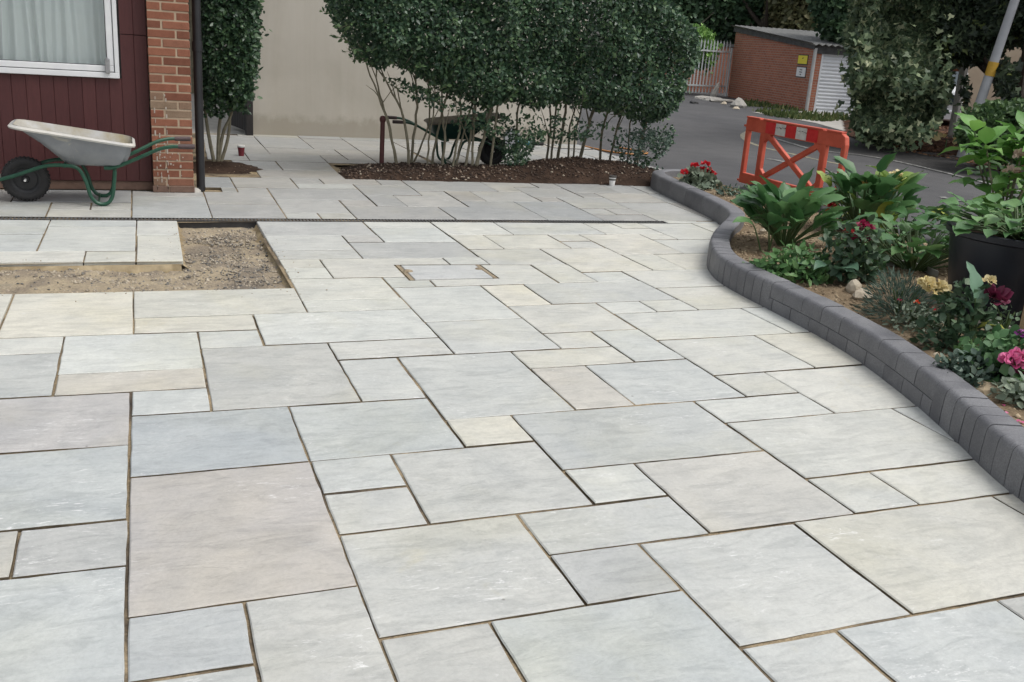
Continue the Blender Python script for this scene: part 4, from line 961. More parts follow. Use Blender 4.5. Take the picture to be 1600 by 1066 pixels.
def pebbles(name, n, sampler, smin, smax, mat, label, seed, parent=None):
    r = np.random.default_rng(seed)
    base = np.array([(1, 0, 0), (-1, 0, 0), (0, 1, 0), (0, -1, 0), (0, 0, 1), (0, 0, -1)], float)
    T = np.array([(0, 2, 4), (2, 1, 4), (1, 3, 4), (3, 0, 4), (2, 0, 5), (1, 2, 5), (3, 1, 5), (0, 3, 5)])
    C = sampler(r, n); n = len(C)
    S = (r.uniform(smin, smax, n) ** 1)[:, None, None] * r.uniform(0.55, 1.2, (n, 1, 3))
    V = base[None] * S * r.uniform(0.75, 1.25, (n, 6, 3))
    a = r.uniform(0, 6.28, n); ca, sa = np.cos(a)[:, None], np.sin(a)[:, None]
    Vx = V[..., 0] * ca - V[..., 1] * sa; Vy = V[..., 0] * sa + V[..., 1] * ca
    V = np.stack([Vx, Vy, V[..., 2] * 0.7], -1) + C[:, None, :]
    o = np_mesh(name, V.reshape(-1, 3), (T[None] + (np.arange(n) * 6)[:, None, None]).reshape(-1, 3), mat, parent)
    return tag(o, label, kind='stuff')
n_ = N('gravel'); g_ = n_.n('NewGeometry')
n_.out(n_.ramp(g_.outputs['Random Per Island'], [(0.0, (0.07, 0.07, 0.07)), (0.4, (0.15, 0.145, 0.135)), (0.75, (0.27, 0.24, 0.19)), (1.0, (0.42, 0.37, 0.29))]), 0.9)
def pit_s(r, n):
    P = np.c_[r.uniform(-1.6, 0.85, n * 3), r.uniform(5.5, 7.55, n * 3)]
    P = P[inpoly(P, PIT)]
    w = 0.16 + 0.8 * np.exp(-((P[:, 0] - 0.6) ** 2 / 0.06 + (P[:, 1] - 6.1) ** 2 / 0.2)) + 0.5 * np.exp(-((P[:, 0] - 0.62) ** 2 / 0.03 + (P[:, 1] - 7.0) ** 2 / 0.2))
    P = P[r.random(len(P)) < w][:n]
    return np.c_[P, -0.049 + 0.026 * vnoise(P, 3.5, 5, 4)]
pebbles('gravel', 2800, pit_s, 0.0025, 0.013, 'gravel', 'loose grey gravel lying in the dug strip', 3)
def pit_s2(r, n):
    P = np.c_[r.uniform(-1.6, 0.85, n * 2), r.uniform(5.5, 7.55, n * 2)]; P = P[inpoly(P, PIT)]; P = P[vnoise(P, 4, 21, 3) > -0.15][:n]
    return np.c_[P, -0.052 + 0.026 * vnoise(P, 3.5, 5, 4)]
n_ = N('rubble'); g_ = n_.n('NewGeometry')
n_.out(n_.ramp(g_.outputs['Random Per Island'], [(0.0, (0.15, 0.13, 0.105)), (0.5, (0.27, 0.23, 0.175)), (1.0, (0.44, 0.38, 0.29))]), 0.95)
pebbles('rubble', 5200, pit_s2, 0.003, 0.016, 'rubble', 'sandy rubble and lumps on the floor of the dug strip', 9)
def crumb_s(r, n):
    P = np.c_[r.uniform(-1.2, 1.15, n * 4), r.uniform(5.2, 7.5, n * 4)]; d = edge_dist(P, PIT); k = (~inpoly(P, PIT)) & (r.random(len(P)) < np.exp(-d / 0.05))
    P = P[k][:n]; return np.c_[P, np.full(len(P), 0.003)]
pebbles('spilt_sand', 420, crumb_s, 0.002, 0.006, 'mortar_sand', 'crumbs of spilt sand on the slabs round the dug strip', 8)

# --- road, footway, markings, verge
mb = MB()
road_poly = [(6.3, -30), (60, -30), (60, 70), (6.3, 70), (6.3, 13.7), (6.32, 9.9)]
mb.add([(*p, -0.02) for p in road_poly], [tuple(range(len(road_poly)))])
tag(mb.build('road', 'asphalt'), 'worn grey asphalt road beyond the flower bed', kind='structure')
def strip(name, pts, w, mat, z, label):
    pts = [Vector((p[0], p[1], 0)) for p in pts]; V = []; Fc = []
    for i, p in enumerate(pts):
        t = (pts[min(i + 1, len(pts) - 1)] - pts[max(i - 1, 0)]).normalized(); nn = Vector((-t.y, t.x, 0))
        V += [(*(p + nn * w / 2).xy, z), (*(p - nn * w / 2).xy, z)]
        if i: Fc.append((2 * i - 2, 2 * i - 1, 2 * i + 1, 2 * i))
    mb = MB(); mb.add(V, Fc)
    return tag(mb.build(name, mat), label, kind='structure')
def gp(px, py): return tuple(G(px, py, -0.016).xy)
strip('road_marking', [gp(*p) for p in [(1195, 205), (1180, 204), (1168, 206), (1161, 210), (1161, 215), (1168, 221), (1180, 226), (1195, 231), (1212, 235), (1240, 241), (1285, 251), (1330, 260)]], 0.10, 'yellow_paint', -0.016, 'faded yellow line curving round on the road behind the orange barrier')
strip('road_marking', [gp(*p) for p in [(1200, 248.5), (1215, 251), (1236, 255)]], 0.12, 'white_paint_line', -0.012, 'short worn white dash on the road behind the orange barrier')
strip('road_marking', [gp(*p) for p in [(1290, 268), (1303, 271), (1312, 273)]], 0.12, 'white_paint_line', -0.012, 'second worn white dash seen through the end slot of the barrier')
strip('road_marking', [gp(*p) for p in [(1470, 308), (1484, 311), (1500, 315)]], 0.12, 'white_paint_line', -0.012, 'worn white dash on the road before the green leafy shrub')
edge_px = [(1212, 217), (1235, 224), (1262, 232), (1300, 238), (1340, 242), (1385, 249), (1430, 259), (1480, 271), (1540, 286), (1620, 306)]
E_ = [gp(*p) for p in edge_px]
strip('edging_line', E_, 0.10, 'white_paint_line', -0.010, 'thin pale concrete edging between road and dark footway')
mb = MB()
fo = E_ + [(16.5, 6.0), (26, 6.0), (26, 20), gp(1330, 190), gp(1290, 196)]
mb.add([(*p, -0.014) for p in fo], [tuple(range(len(fo)))])
tag(mb.build('footway', 'footway_asphalt'), 'dark tarmac footway on the far side of the road', kind='structure')
vg = [gp(1318, 190), gp(1322, 212), gp(1345, 221), gp(1385, 228), gp(1430, 236), gp(1480, 241), gp(1520, 246), gp(1600, 262), (18, 8.5), (30, 8.5), (30, 22), gp(1345, 178)]
verge = height_sheet('verge', vg, 0.12, lambda P: 0.0 + np.minimum(edge_dist(P, vg), 0.9) * 0.22 + 0.03 * vnoise(P, 1.5, 8, 3), 'leaf_litter')
tag(verge, 'bare brown verge strewn with dead leaves under the ivy', kind='structure')
apron = [gp(1175, 176), gp(1215, 182), gp(1275, 193), gp(1325, 207), gp(1345, 190), gp(1340, 178), gp(1262, 174)]
mb = MB(); mb.add([(*p, -0.008) for p in apron], [tuple(range(len(apron)))])
tag(mb.build('garage_apron', 'concrete'), 'pale concrete apron in front of the garage door', kind='structure')

# --- soil: flower bed behind the kerb, hedge trench, bush pit
kb = kerb + kn * (KERB_T - 0.03)
BED = [tuple(p) for p in kb[::10]] + [(6.28, 9.55), (6.34, 0.4)]
BED_Z = 0.095
def bed_h(P):
    d = edge_dist(P, BED)
    return BED_Z + 0.045 * np.clip((d - 0.05) / 0.5, 0, 1) + 0.020 * vnoise(P, 4, 11, 4) + 0.010 * vnoise(P, 18, 12, 2) - 0.10 * np.clip((P[:, 0] - 5.85) / 0.45, 0, 1)
def bedz(x, y): return float(bed_h(np.array([[x, y]]))[0])
tag(height_sheet('flower_bed_soil', BED, 0.04, bed_h, 'dry_soil'), 'dry crumbly brown soil of the flower bed behind the kerb', kind='structure')
def bed_s(r, n):
    P = np.c_[r.uniform(2.5, 6.3, n * 3), r.uniform(1.5, 9.6, n * 3)]; P = P[inpoly(P, BED)][:n]
    return np.c_[P, bed_h(P)]
n_ = N('clods'); g_ = n_.n('NewGeometry')
n_.out(n_.ramp(g_.outputs['Random Per Island'], [(0.0, (0.10, 0.07, 0.042)), (0.6, (0.24, 0.18, 0.11)), (1.0, (0.40, 0.32, 0.21))]), 0.95)
pebbles('soil_clods', 9000, bed_s, 0.005, 0.02, 'clods', 'small dry clods of earth on the flower bed', 5)
HB2 = [(1.96, 9.74), (2.03, 10.92), (6.30, 10.92), (6.30, 9.45), (5.42, 9.52), (4.9, 9.64)]
def trench_h(P):
    d = edge_dist(P, HB2)
    up = 0.15 * np.exp(-((P[:, 0] - 4.55) ** 2 / 0.35 + (P[:, 1] - 10.15) ** 2 / 0.10)) + 0.11 * np.exp(-((P[:, 0] - 5.3) ** 2 / 0.3 + (P[:, 1] - 10.1) ** 2 / 0.10)) + 0.045 * np.exp(-((P[:, 0] - 3.4) ** 2 / 0.9 + (P[:, 1] - 10.2) ** 2 / 0.15))
    left = 0.06 * np.clip(1 - (P[:, 0] - 2.0) / 0.45, 0, 1)
    return -0.012 + 0.055 * np.clip(d / 0.25, 0, 1) + up - left * np.clip((P[:, 1] - 10.25) / 0.2, 0, 1) + 0.022 * vnoise(P, 5, 13, 4) * np.clip(d / 0.15, 0.2, 1)
def trz(x, y): return float(trench_h(np.array([[x, y]]))[0])
tag(height_sheet('hedge_soil', HB2, 0.03, trench_h, 'dark_soil'), 'dark heaped soil along the foot of the hedge', kind='structure')
def tr_s(r, n):
    P = np.c_[r.uniform(2, 5.8, n), r.uniform(9.75, 10.8, n)]; return np.c_[P, trench_h(P) + 0.004]
n_ = N('dark_clods'); g_ = n_.n('NewGeometry')
n_.out(n_.ramp(g_.outputs['Random Per Island'], [(0.0, (0.03, 0.02, 0.015)), (0.75, (0.075, 0.048, 0.034)), (0.9, (0.20, 0.14, 0.10)), (1.0, (0.42, 0.36, 0.28))]), 0.95)
pebbles('hedge_soil_crumbs', 3500, tr_s, 0.006, 0.022, 'dark_clods', 'crumbs and pale bits on the hedge soil', 6)
mb = MB(); mb.add([(1.98, 10.60, -0.035), (2.75, 10.60, -0.03), (2.80, 10.93, -0.03), (2.0, 10.93, -0.035)], [(0, 1, 2, 3)])
tag(mb.build('sand_patch', 'mortar_sand'), 'yellow sand left at the corner of the hedge trench', kind='structure')
BB2 = [(0.44, 9.98), (0.44, 10.86), (1.34, 10.86), (1.36, 10.0)]
def bush_h(P):
    return -0.03 + 0.10 * np.exp(-((P[:, 0] - 0.80) ** 2 / 0.16 + (P[:, 1] - 10.42) ** 2 / 0.09)) + 0.012 * vnoise(P, 7, 14, 3)
tag(height_sheet('bush_soil', BB2, 0.03, bush_h, 'dark_soil'), 'small mound of soil round the stems of the clipped bush', kind='structure')
mb = MB(); mb.add([(1.02, 10.06, -0.012), (1.30, 10.08, -0.012), (1.29, 10.20, -0.02), (1.1, 10.16, 0.0)], [(0, 1, 2, 3)])
tag(mb.build('sand_patch', 'mortar_sand'), 'spilt yellow sand on the front edge of the bush mound', kind='structure')
mb = MB(); mb.add([(0.50, 8.96, -0.03), (0.73, 8.96, -0.03), (0.73, 9.22, -0.03), (0.50, 9.22, -0.03)], [(0, 1, 2, 3)])
tag(mb.build('unpaved_corner', 'mortar_sand'), 'small unpaved corner beside the black drainpipe', kind='structure')

# ================================================================== KERB
kerb_root = empty('garden_kerb', (3.5, 4.5, 0), label='low curving charcoal block kerb edging the flower bed', cat='kerb')
def sweep(i0, i1, prof, inset=0.0, every=4):
    idx = list(range(i0, i1, every));  idx = idx + [i1] if idx[-1] != i1 else idx
    V = []; n = len(prof)
    for i in idx:
        for u, z in prof:
            p = kerb[i] + kn[i] * u; V.append((p[0] - 3.5, p[1] - 4.5, z))
    Fc = [tuple(range(n)), tuple((len(idx) - 1) * n + k for k in range(n))[::-1]]
    for a in range(len(idx) - 1):
        for k in range(n):
            Fc.append((a * n + k, (a + 1) * n + k, (a + 1) * n + (k + 1) % n, a * n + (k + 1) % n))
    return V, Fc
T_ = KERB_T
def prof_full(j): return [(0.004 + j, -0.01), (0.002 + j, 0.06), (0.006 + j, 0.140), (0.011 + j, 0.156), (0.020 + j, 0.166), (0.032 + j, 0.170), (T_ - 0.008, 0.171), (T_, 0.165), (T_, -0.01)]
def prof_low(j): return [(0.002 + j, -0.01), (0.0 + j, 0.040), (0.003 + j, 0.074), (T_ - 0.004, 0.074), (T_ - 0.004, -0.01)]
def prof_top(j): return [(0.004 + j, 0.077), (0.006 + j, 0.140), (0.011 + j, 0.156), (0.020 + j, 0.166), (0.032 + j, 0.170), (T_ - 0.008, 0.171), (T_, 0.165), (T_, 0.077)]
def kblock(i0, i1, prof):
    gj = rk.uniform(0.0012, 0.0034); dzj = rk.uniform(-0.0022, 0.0022); prof = [(u + (0.0 if z < 0 else rk.uniform(-.0003, .0003)), z + (dzj if z > 0.1 else 0)) for u, z in prof]
    V, Fc = sweep(i0, i1, prof, every=5)
    # shave 1.5 mm off each end for the joint
    n = len(prof); V = [Vector(v) for v in V]
    t0 = Vector((*kt[i0], 0)); t1 = Vector((*kt[i1], 0))
    for k in range(n): V[k] += t0 * gj; V[-1 - k] -= t1 * gj
    mb = MB(); mb.add(V, Fc); return mb.build('kerb_block', 'charcoal_block', kerb_root, True)
rk = random.Random(5)
Lk = len(kerb) - 1
ysort = kerb[:, 1]
i_near = int(np.argmin(abs(ysort - 3.05))); i_c0 = int(np.argmin(abs(ysort - 4.75))); i_c1 = int(np.argmin(abs(ysort - 6.35)))
i = 0
while i < Lk - 3:
    j = rk.uniform(-0.0012, 0.0012)
    if i < i_near or i_c0 <= i < i_c1:
        e = min(i + 10, Lk); kblock(i, e, prof_full(j)); i = e
    elif i < i_c0:
        e = min(i + 20, i_c0, Lk); kblock(i, e, prof_top(j)); i = e
    else:
        e = min(i + 45, Lk); kblock(i, e, prof_full(j * .5)); i = e
i = i_near - (i_near % 10)
i = min(k for k in range(i_near, i_near + 10) if k % 10 == 0) if i < i_near else i
ii_ = i
first = 10
while ii_ < i_c0:
    e = min(ii_ + (first or 20), i_c0); first = 0
    if e - ii_ > 2: kblock(ii_, e, prof_low(rk.uniform(-0.001, 0.001)))
    ii_ = e
V, Fc = sweep(0, Lk, [(0.012, -0.05), (0.014, 0.13), (0.035, 0.160), (T_ - 0.01, 0.165), (T_ - 0.006, 0.15), (T_ - 0.006, -0.05)])
mb = MB(); mb.add(V, Fc); simple('kerb_mortar', (0.05, 0.05, 0.055), (0.09, 0.09, 0.09), 30, 0.95)
mb.build('mortar', 'kerb_mortar', kerb_root)

# ================================================================== CHANNEL DRAIN
A_ = Vector((-2.9, 7.715, 0)); B_ = Vector((4.372, 7.510, 0)); dl = (B_ - A_).length
drain = empty('channel_drain', (A_.x, A_.y, 0), math.atan2(B_.y - A_.y, B_.x - A_.x), label='narrow black slotted channel drain crossing the flagstones', cat='drain')
mb = MB()
mb.box((0, -0.052, -0.09), (dl, -0.044, 0.000)); mb.box((0, 0.044, -0.09), (dl, 0.052, 0.000)); mb.box((0, -0.044, -0.09), (dl, 0.044, -0.075)); mb.box((dl, -0.052, -0.09), (dl + 0.01, 0.052, 0.0))
mb.build('channel', 'drain_plastic', drain)
mb = MB(); x = 0.008
while x < dl - 0.02:
    mb.box((x, -0.043, -0.012), (x + 0.013, 0.043, -0.002)); x += 0.0265
mb.box((0, -0.004, -0.016), (dl, 0.004, -0.006))
mb.build('grate', 'drain_grate', drain)

# ================================================================== RECESSED INSPECTION COVER
cv = [Vector((x, y, 0)) for x, y in COVER]
cc = sum(cv, Vector()) / 4
cover = empty('inspection_cover', cc, label='recessed inspection cover with paving infill and sandy rusty side edges', cat='cover')
L0 = [p - cc for p in cv]; L0 = [p - p.normalized() * 0.006 for p in L0]
mb = MB()
inn = [Vector((p.x, p.y, 0)) for p in L0]
def quad_bar(a, b, w, z0, z1):
    e = (b - a).normalized(); nn = Vector((-e.y, e.x, 0)) * w / 2
    mb.add([(*(a + nn).xy, z0), (*(a - nn).xy, z0), (*(b - nn).xy, z0), (*(b + nn).xy, z0), (*(a + nn).xy, z1), (*(a - nn).xy, z1), (*(b - nn).xy, z1), (*(b + nn).xy, z1)],
           [(3, 2, 1, 0), (4, 5, 6, 7), (0, 1, 5, 4), (1, 2, 6, 5), (2, 3, 7, 6), (3, 0, 4, 7)])
e1 = (inn[1] - inn[0]).normalized()
quad_bar(inn[0] + e1 * 0.016, inn[3] + e1 * 0.016, 0.026, -0.03, -0.001); quad_bar(inn[1] - e1 * 0.016, inn[2] - e1 * 0.016, 0.026, -0.03, -0.001)
quad_bar(inn[0], inn[1], 0.005, -0.03, -0.010); quad_bar(inn[3], inn[2], 0.005, -0.03, -0.010)
mb.build('frame', 'rusty_frame', cover)
mb = MB(); q_ = [inn[0] + e1 * 0.034, inn[1] - e1 * 0.034, inn[2] - e1 * 0.034, inn[3] + e1 * 0.034]
q_ = [Vector((p.x, p.y * (1 - 0.013 / abs(p.y)), 0)) for p in q_]
mb.prism([tuple(p.xy) for p in q_][::-1], -0.03, 0.0015)
s_ = mb.build('infill_slab', 'sandstone', cover, bevel=0.003, seg=1); s_.color = (*COLS['grey'], 1)
mb = MB(); mb.prism([tuple((p * 1.04).xy) for p in L0][::-1], -0.05, -0.013); mb.build('tray', 'slab_edge', cover)
for (ax, ay, sc) in ((inn[0].lerp(inn[3], 0.45).x + 0.04, inn[0].lerp(inn[3], 0.45).y, 0.035), (inn[1].lerp(inn[2], 0.35).x - 0.05, inn[1].lerp(inn[2], 0.35).y, 0.025)):
    mb = MB(); mb.lathe([(sc, 0.0), (sc * .8, 0.008), (sc * .3, 0.012), (0.001, 0.012)], (ax, ay, 0), 7); mb.build('mortar_lump', 'rusty_frame', cover, True)

# ================================================================== THE HOUSE
house = empty('house', (0.0, 9.0, 0), label='house front with dark red boarding, white framed window and brick pillar', cat='house')
def hb(name, a, b, mat, parent=house, bevel=0.0):
    mb = MB(); mb.box((a[0], a[1] - 9.0, a[2]), (b[0], b[1] - 9.0, b[2])); return mb.build(name, mat, parent, bevel=bevel, seg=1)
WX0, WX1, WZ0, WZ1 = -2.6, -0.085, 0.935, 2.15        # window opening
YB = 8.955
mb = MB()
mb.box((-4.0, 0.0, 0.0), (0.30, 0.12, WZ0)); mb.box((WX1, 0.0, WZ0), (0.30, 0.12, 2.75)); mb.box((-4.0, 0, WZ0), (WX0, 0.12, 2.75)); mb.box((WX0, 0, WZ1), (WX1, 0.12, 2.75))
mb.box((0.18, 0.12, 0.0), (0.46, 4.2, 2.75)); mb.box((-4, 4.0, 0), (0.18, 4.2, 2.75)); mb.box((-4, 0.12, 2.5), (0.18, 4.0, 2.6))
mb.build('wall', 'room_dark', house)
x = 0.136; rb = random.Random(3)
while x > -3.6:
    w = rb.choice([0.098, 0.102, 0.088, 0.106])
    x0, x1 = x - w + 0.002, x
    if x1 > WX1 + 0.02:
        zs = [(0.075, 1.275), (1.28, 2.7)] if True else None
    else: zs = [(0.075, WZ0 - 0.012)]
    for z0, z1 in zs:
        y_ = YB + rb.uniform(-0.0015, 0.0015)
        hb('board', (x0, y_, z0), (x1, y_ + 0.018, z1), 'red_boards', bevel=0.002)
    x -= w
hb('plinth', (-3.7, 8.965, 0.0), (0.136, 8.998, 0.072), 'brick_foot')
win = empty('window', (0, 0, 0)); win.parent = house
fr = []
mb = MB()
def fb(a, b): mb.box((a[0], a[1] - 9.0, a[2]), (b[0], b[1] - 9.0, b[2]))
# outer frame with sill
fb((WX0, 8.925, WZ0 - 0.010), (WX1, 9.00, WZ0 + 0.034)); fb((WX1 - 0.034, 8.925, WZ0 + 0.034), (WX1, 9.00, WZ1)); fb((WX0, 8.925, WZ0 + 0.034), (WX0 + 0.034, 9.00, WZ1)); fb((WX0, 8.925, WZ1 - 0.034), (WX1, 9.00, WZ1 + 0.01))
mb.build('frame', 'white_upvc', win, bevel=0.004)
mb = MB()
S0, S1, SZ = WX0 + 0.040, WX1 - 0.040, WZ0 + 0.040
fb((S0, 8.935, SZ), (S1, 8.985, SZ + 0.048)); fb((S1 - 0.050, 8.935, SZ + 0.048), (S1, 8.985, WZ1 - 0.04)); fb((S0, 8.935, SZ + 0.048), (S0 + 0.05, 8.985, WZ1 - 0.04)); fb((S0 + 0.05, 8.935, WZ1 - 0.09), (S1 - 0.05, 8.985, WZ1 - 0.04))
mb.build('sash', 'white_upvc', win, bevel=0.006)
mb = MB(); fb((S0, 8.945, WZ0 + 0.035), (S1, 8.95, SZ - 0.001)); fb((S1 + 0.001, 8.945, SZ), (S1 + 0.005, 8.95, WZ1 - 0.04))
fb((S0 + 0.05, 8.940, SZ + 0.048), (S1 - 0.05, 8.948, SZ + 0.053)); fb((S1 - 0.055, 8.940, SZ + 0.053), (S1 - 0.05, 8.948, WZ1 - 0.09))
mb.build('gasket', 'gasket', win)
n_ = N('pane_glass')
gl = n_.n('BsdfGlossy'); gl.inputs['Roughness'].default_value = 0.02; tp = n_.n('BsdfTransparent'); tp.inputs['Color'].default_value = (0.96, 0.985, 0.985, 1)
fr_ = n_.n('LayerWeight'); fr_.inputs['Blend'].default_value = 0.5; mx = n_.n('MixShader')
n_.l(n_.ramp(fr_.outputs['Facing'], [(0.0, 0.12), (0.6, 0.24), (1.0, 0.95)]), mx.inputs[0]); n_.l(tp.outputs[0], mx.inputs[1]); n_.l(gl.outputs[0], mx.inputs[2]); n_.l(mx.outputs[0], n_.t.nodes['Material Output'].inputs['Surface'])
mb = MB(); fb((S0 + 0.05, 8.956, SZ + 0.05), (S1 - 0.05, 8.960, WZ1 - 0.09)); mb.build('pane', 'pane_glass', win)
mb = MB(); fb((S1 - 0.068, 8.900, SZ - 0.012), (S1 - 0.030, 8.937, SZ + 0.105)); fb((S1 - 0.058, 8.895, SZ + 0.08), (S1 - 0.040, 8.905, SZ + 0.115)); mb.build('latch', 'latch_metal', win, bevel=0.006)
# net curtain hanging inside the window
r = np.random.default_rng(9)
cxs = np.arange(-2.55, -0.03, 0.005)
amp = 0.026 + 0.010 * np.sin(cxs * 5.1 + 1)
ph = np.cumsum(0.005 * (105 + 34 * np.sin(cxs * 3.3) + 30 * np.sin(cxs * 11.7 + 2)))
cyv = amp * np.sin(ph) + 0.010 * np.sin(ph * 0.37 + 1)
zs = np.linspace(0.96, 2.14, 8); n_x = len(cxs)
V = np.concatenate([np.c_[cxs + 0.012 * np.sin(ph * 0.21 + k * 0.5), 9.062 + cyv * (1.15 - 0.05 * k), np.full(n_x, z)] for k, z in enumerate(zs)])
idx = np.arange(len(V)).reshape(8, n_x)
q = np.c_[idx[:-1, :-1].ravel(), idx[:-1, 1:].ravel(), idx[1:, 1:].ravel(), idx[1:, :-1].ravel()]
n_ = N('net_cloth'); n_.out((0.90, 0.92, 0.91), 0.9)
tr_ = n_.n('BsdfTranslucent'); tr_.inputs['Color'].default_value = (0.7, 0.75, 0.75, 1); mx = n_.n('MixShader'); mx.inputs[0].default_value = 0.10
n_.l(n_.b.outputs[0], mx.inputs[1]); n_.l(tr_.outputs[0], mx.inputs[2]); n_.l(mx.outputs[0], n_.t.nodes['Material Output'].inputs['Surface'])
tag(np_mesh('net_curtain', V, q, 'net_cloth', None, True), 'pleated white net curtain hanging inside the window', 'curtain')
# brick pillar
PX0, PX1, PY = 0.142, 0.470, 8.84
mb = MB(); mb.box((PX0 + 0.004, PY - 9.0 + 0.004, 0), (PX1 - 0.006, 0.30, 2.7)); pil = mb.build('pillar', 'mortar', house)
course = 0.0715; z = 0.058; k = 0
hb('footing_brick', (PX0 - 0.006, PY - 0.004, 0), (PX0 + 0.125, 9.2, 0.056), 'brick_foot', pil, 0.004); hb('footing_brick', (PX0 + 0.130, PY - 0.004, 0), (PX1 + 0.006, 9.2, 0.056), 'brick_foot', pil, 0.004)
rb = random.Random(8)
while z < 2.6:
    H = course - 0.012
    cut = 0.213 if k % 2 else 0.103
    for (a, b) in ((PX0, PX0 + cut), (PX0 + cut + 0.014, PX1)):
        d = rb.uniform(-0.002, 0.002)
        hb('brick', (a + rb.uniform(-.001, .001), PY + d, z + rb.uniform(-.001, .001)), (b, PY + 0.10, z + H), 'pillar_brick', pil, 0.004)
    hb('brick', (PX1 - 0.10, PY + 0.112, z), (PX1, PY + 0.32, z + H), 'pillar_brick', pil, 0.004)
    z += course; k += 1
mb = MB()    # runs and splashes of pale paint down the pillar
for x0, zt in ((0.178, 0.80), (0.262, 0.82), (0.205, 0.50)):
    z = zt
    while z > 0.06:
        h = rb.uniform(0.010, 0.045); w = rb.uniform(0.002, 0.006); xo = x0 + rb.uniform(-0.006, 0.006)
        mb.box((xo - w, PY - 9.0 - 0.004, z - h), (xo + w, PY - 9.0 + 0.004, z)); z -= h + rb.uniform(0.01, 0.07)
for _ in range(26):
    xo = rb.uniform(0.17, 0.40); zo = rb.uniform(0.08, 0.42); w = rb.uniform(0.002, 0.008)
    mb.box((xo - w, PY - 9.0 - 0.0035, zo - w), (xo + w, PY - 9.0 + 0.004, zo + w))
tag(mb.build('paint_splash', 'paint_splash', pil), kind='stuff')
# roof far above the frame
hb('roof', (-4.2, 8.6, 2.752), (0.7, 13.4, 2.92), 'fascia')
# drainpipe
dp = empty('drainpipe', (0.535, 8.955, 0), label='black plastic drainpipe running down beside the brick pillar', cat='drainpipe')
mb = MB(); mb.tube([(0, 0, 0.0), (0, 0, 2.72)], 0.036, 16); mb.build('pipe', 'black_plastic', dp, True)
mb = MB(); mb.tube([(0, 0, 1.18), (0, 0, 1.26)], 0.043, 16); mb.build('socket', 'black_plastic', dp, True)
mb = MB(); mb.box((-0.075, -0.012, 2.0), (-0.02, 0.012, 2.04)); mb.build('bracket', 'black_plastic', dp)
lump = MB(); lump.lathe([(0.055, -0.01), (0.05, 0.012), (0.03, 0.028), (0.012, 0.034), (0.001, 0.034)], (0, 0, 0), 9)
o = lump.build('mortar_lump', 'concrete', dp, True); o.location = (-0.055, -0.05, 0)

# ================================================================== NEIGHBOUR, PASSAGE
nb = empty('rendered_house', (3.9, 13.66, 0), label='cream rendered house wall behind the hedge', cat='house')
mb = MB(); mb.box((1.48 - 3.9, 0, -0.02), (6.29 - 3.9, 7.5, 5.2)); mb.build('wall', 'cream_render', nb, bevel=0.015)
mb = MB(); mb.box((1.3 - 3.9, -0.25, 5.2), (6.5 - 3.9, 7.7, 5.4)); mb.build('roof', 'fascia', nb)
mb = MB(); mb.add([(0.3, 13.7, -0.012), (1.6, 13.7, -0.012), (1.6, 21, -0.012), (0.3, 21, -0.012)], [(0, 1, 2, 3)])
tag(mb.build('passage', 'concrete'), 'bare concrete passage between the two houses', kind='structure')
gate = empty('passage_gate', (1.44, 13.60, 0), R(100), label='dark timber gate standing open at the corner of the cream wall', cat='gate')
for i in range(7):
    mb = MB(); mb.box((0.02 + i * 0.118, -0.012, 0.04), (0.02 + i * 0.118 + 0.112, 0.012, 1.75)); mb.build('plank', 'dark_wood', gate, bevel=0.003, seg=1)
mb = MB(); mb.box((-0.075, -0.04, -0.02), (0.01, 0.045, 1.85)); mb.build('post', 'dark_wood', gate)
for z in (0.3, 1.45):
    mb = MB(); mb.box((0.02, 0.0122, z), (0.84, 0.034, z + 0.09)); mb.build('ledge', 'dark_wood', gate)
fence2 = empty('back_fence', (0.9, 21.0, 0), label='weathered timber fence closing the far end of the passage', cat='fence')
for i in range(9):
    mb = MB(); mb.box((-0.7 + i * 0.155, 0, -0.02), (-0.7 + i * 0.155 + 0.148, 0.02, 1.8)); mb.build('plank', 'bark', fence2)

# ================================================================== WHEELBARROWS
def rounded_loop(x0, x1, w0, w1, z0, z1, r=0.06, n=5):
    """closed loop; x0 front (width w0, height z0), x1 rear (w1, z1)"""
    pts = []
    corners = [(x1, w1 / 2, 0), (x0, w0 / 2, 90), (x0, -w0 / 2, 180), (x1, -w1 / 2, 270)]
    for (cx_, cyy, a0) in corners:
        sx = -1 if cx_ == x1 else 1; syy = -1 if cyy > 0 else 1
        ox, oy = cx_ + sx * r, cyy + syy * r
        for k in range(n):
            a = R(a0 + 90 * k / (n - 1))
            x, y = ox + r * math.cos(a), oy + r * math.sin(a)
            t = (x - x0) / (x1 - x0); pts.append(Vector((x, y, z0 + (z1 - z0) * t)))
    return pts
def loft(mb, loops, cap_last=True):
    n = len(loops[0]); o = len(mb.v)
    for L in loops: mb.v += [tuple(p) for p in L]
    for i in range(len(loops) - 1):
        for k in range(n):
            a = o + i * n + k; b = o + i * n + (k + 1) % n; mb.f.append((a, b, b + n, a + n))
    if cap_last: mb.f.append(tuple(o + (len(loops) - 1) * n + k for k in range(n)))
def bezier(pts, n=5):
    q = [Vector(p) for p in pts]; out = []
    for i in range(len(q) - 1):
        p0, p1, p2, p3 = q[max(i - 1, 0)], q[i], q[i + 1], q[min(i + 2, len(q) - 1)]
        for k in range(n):
            t = k / n
            out.append(0.5 * ((2 * p1) + (p2 - p0) * t + (2 * p0 - 5 * p1 + 4 * p2 - p3) * t * t + (3 * p1 - p0 - 3 * p2 + p3) * t ** 3))
    out.append(q[-1]); return out
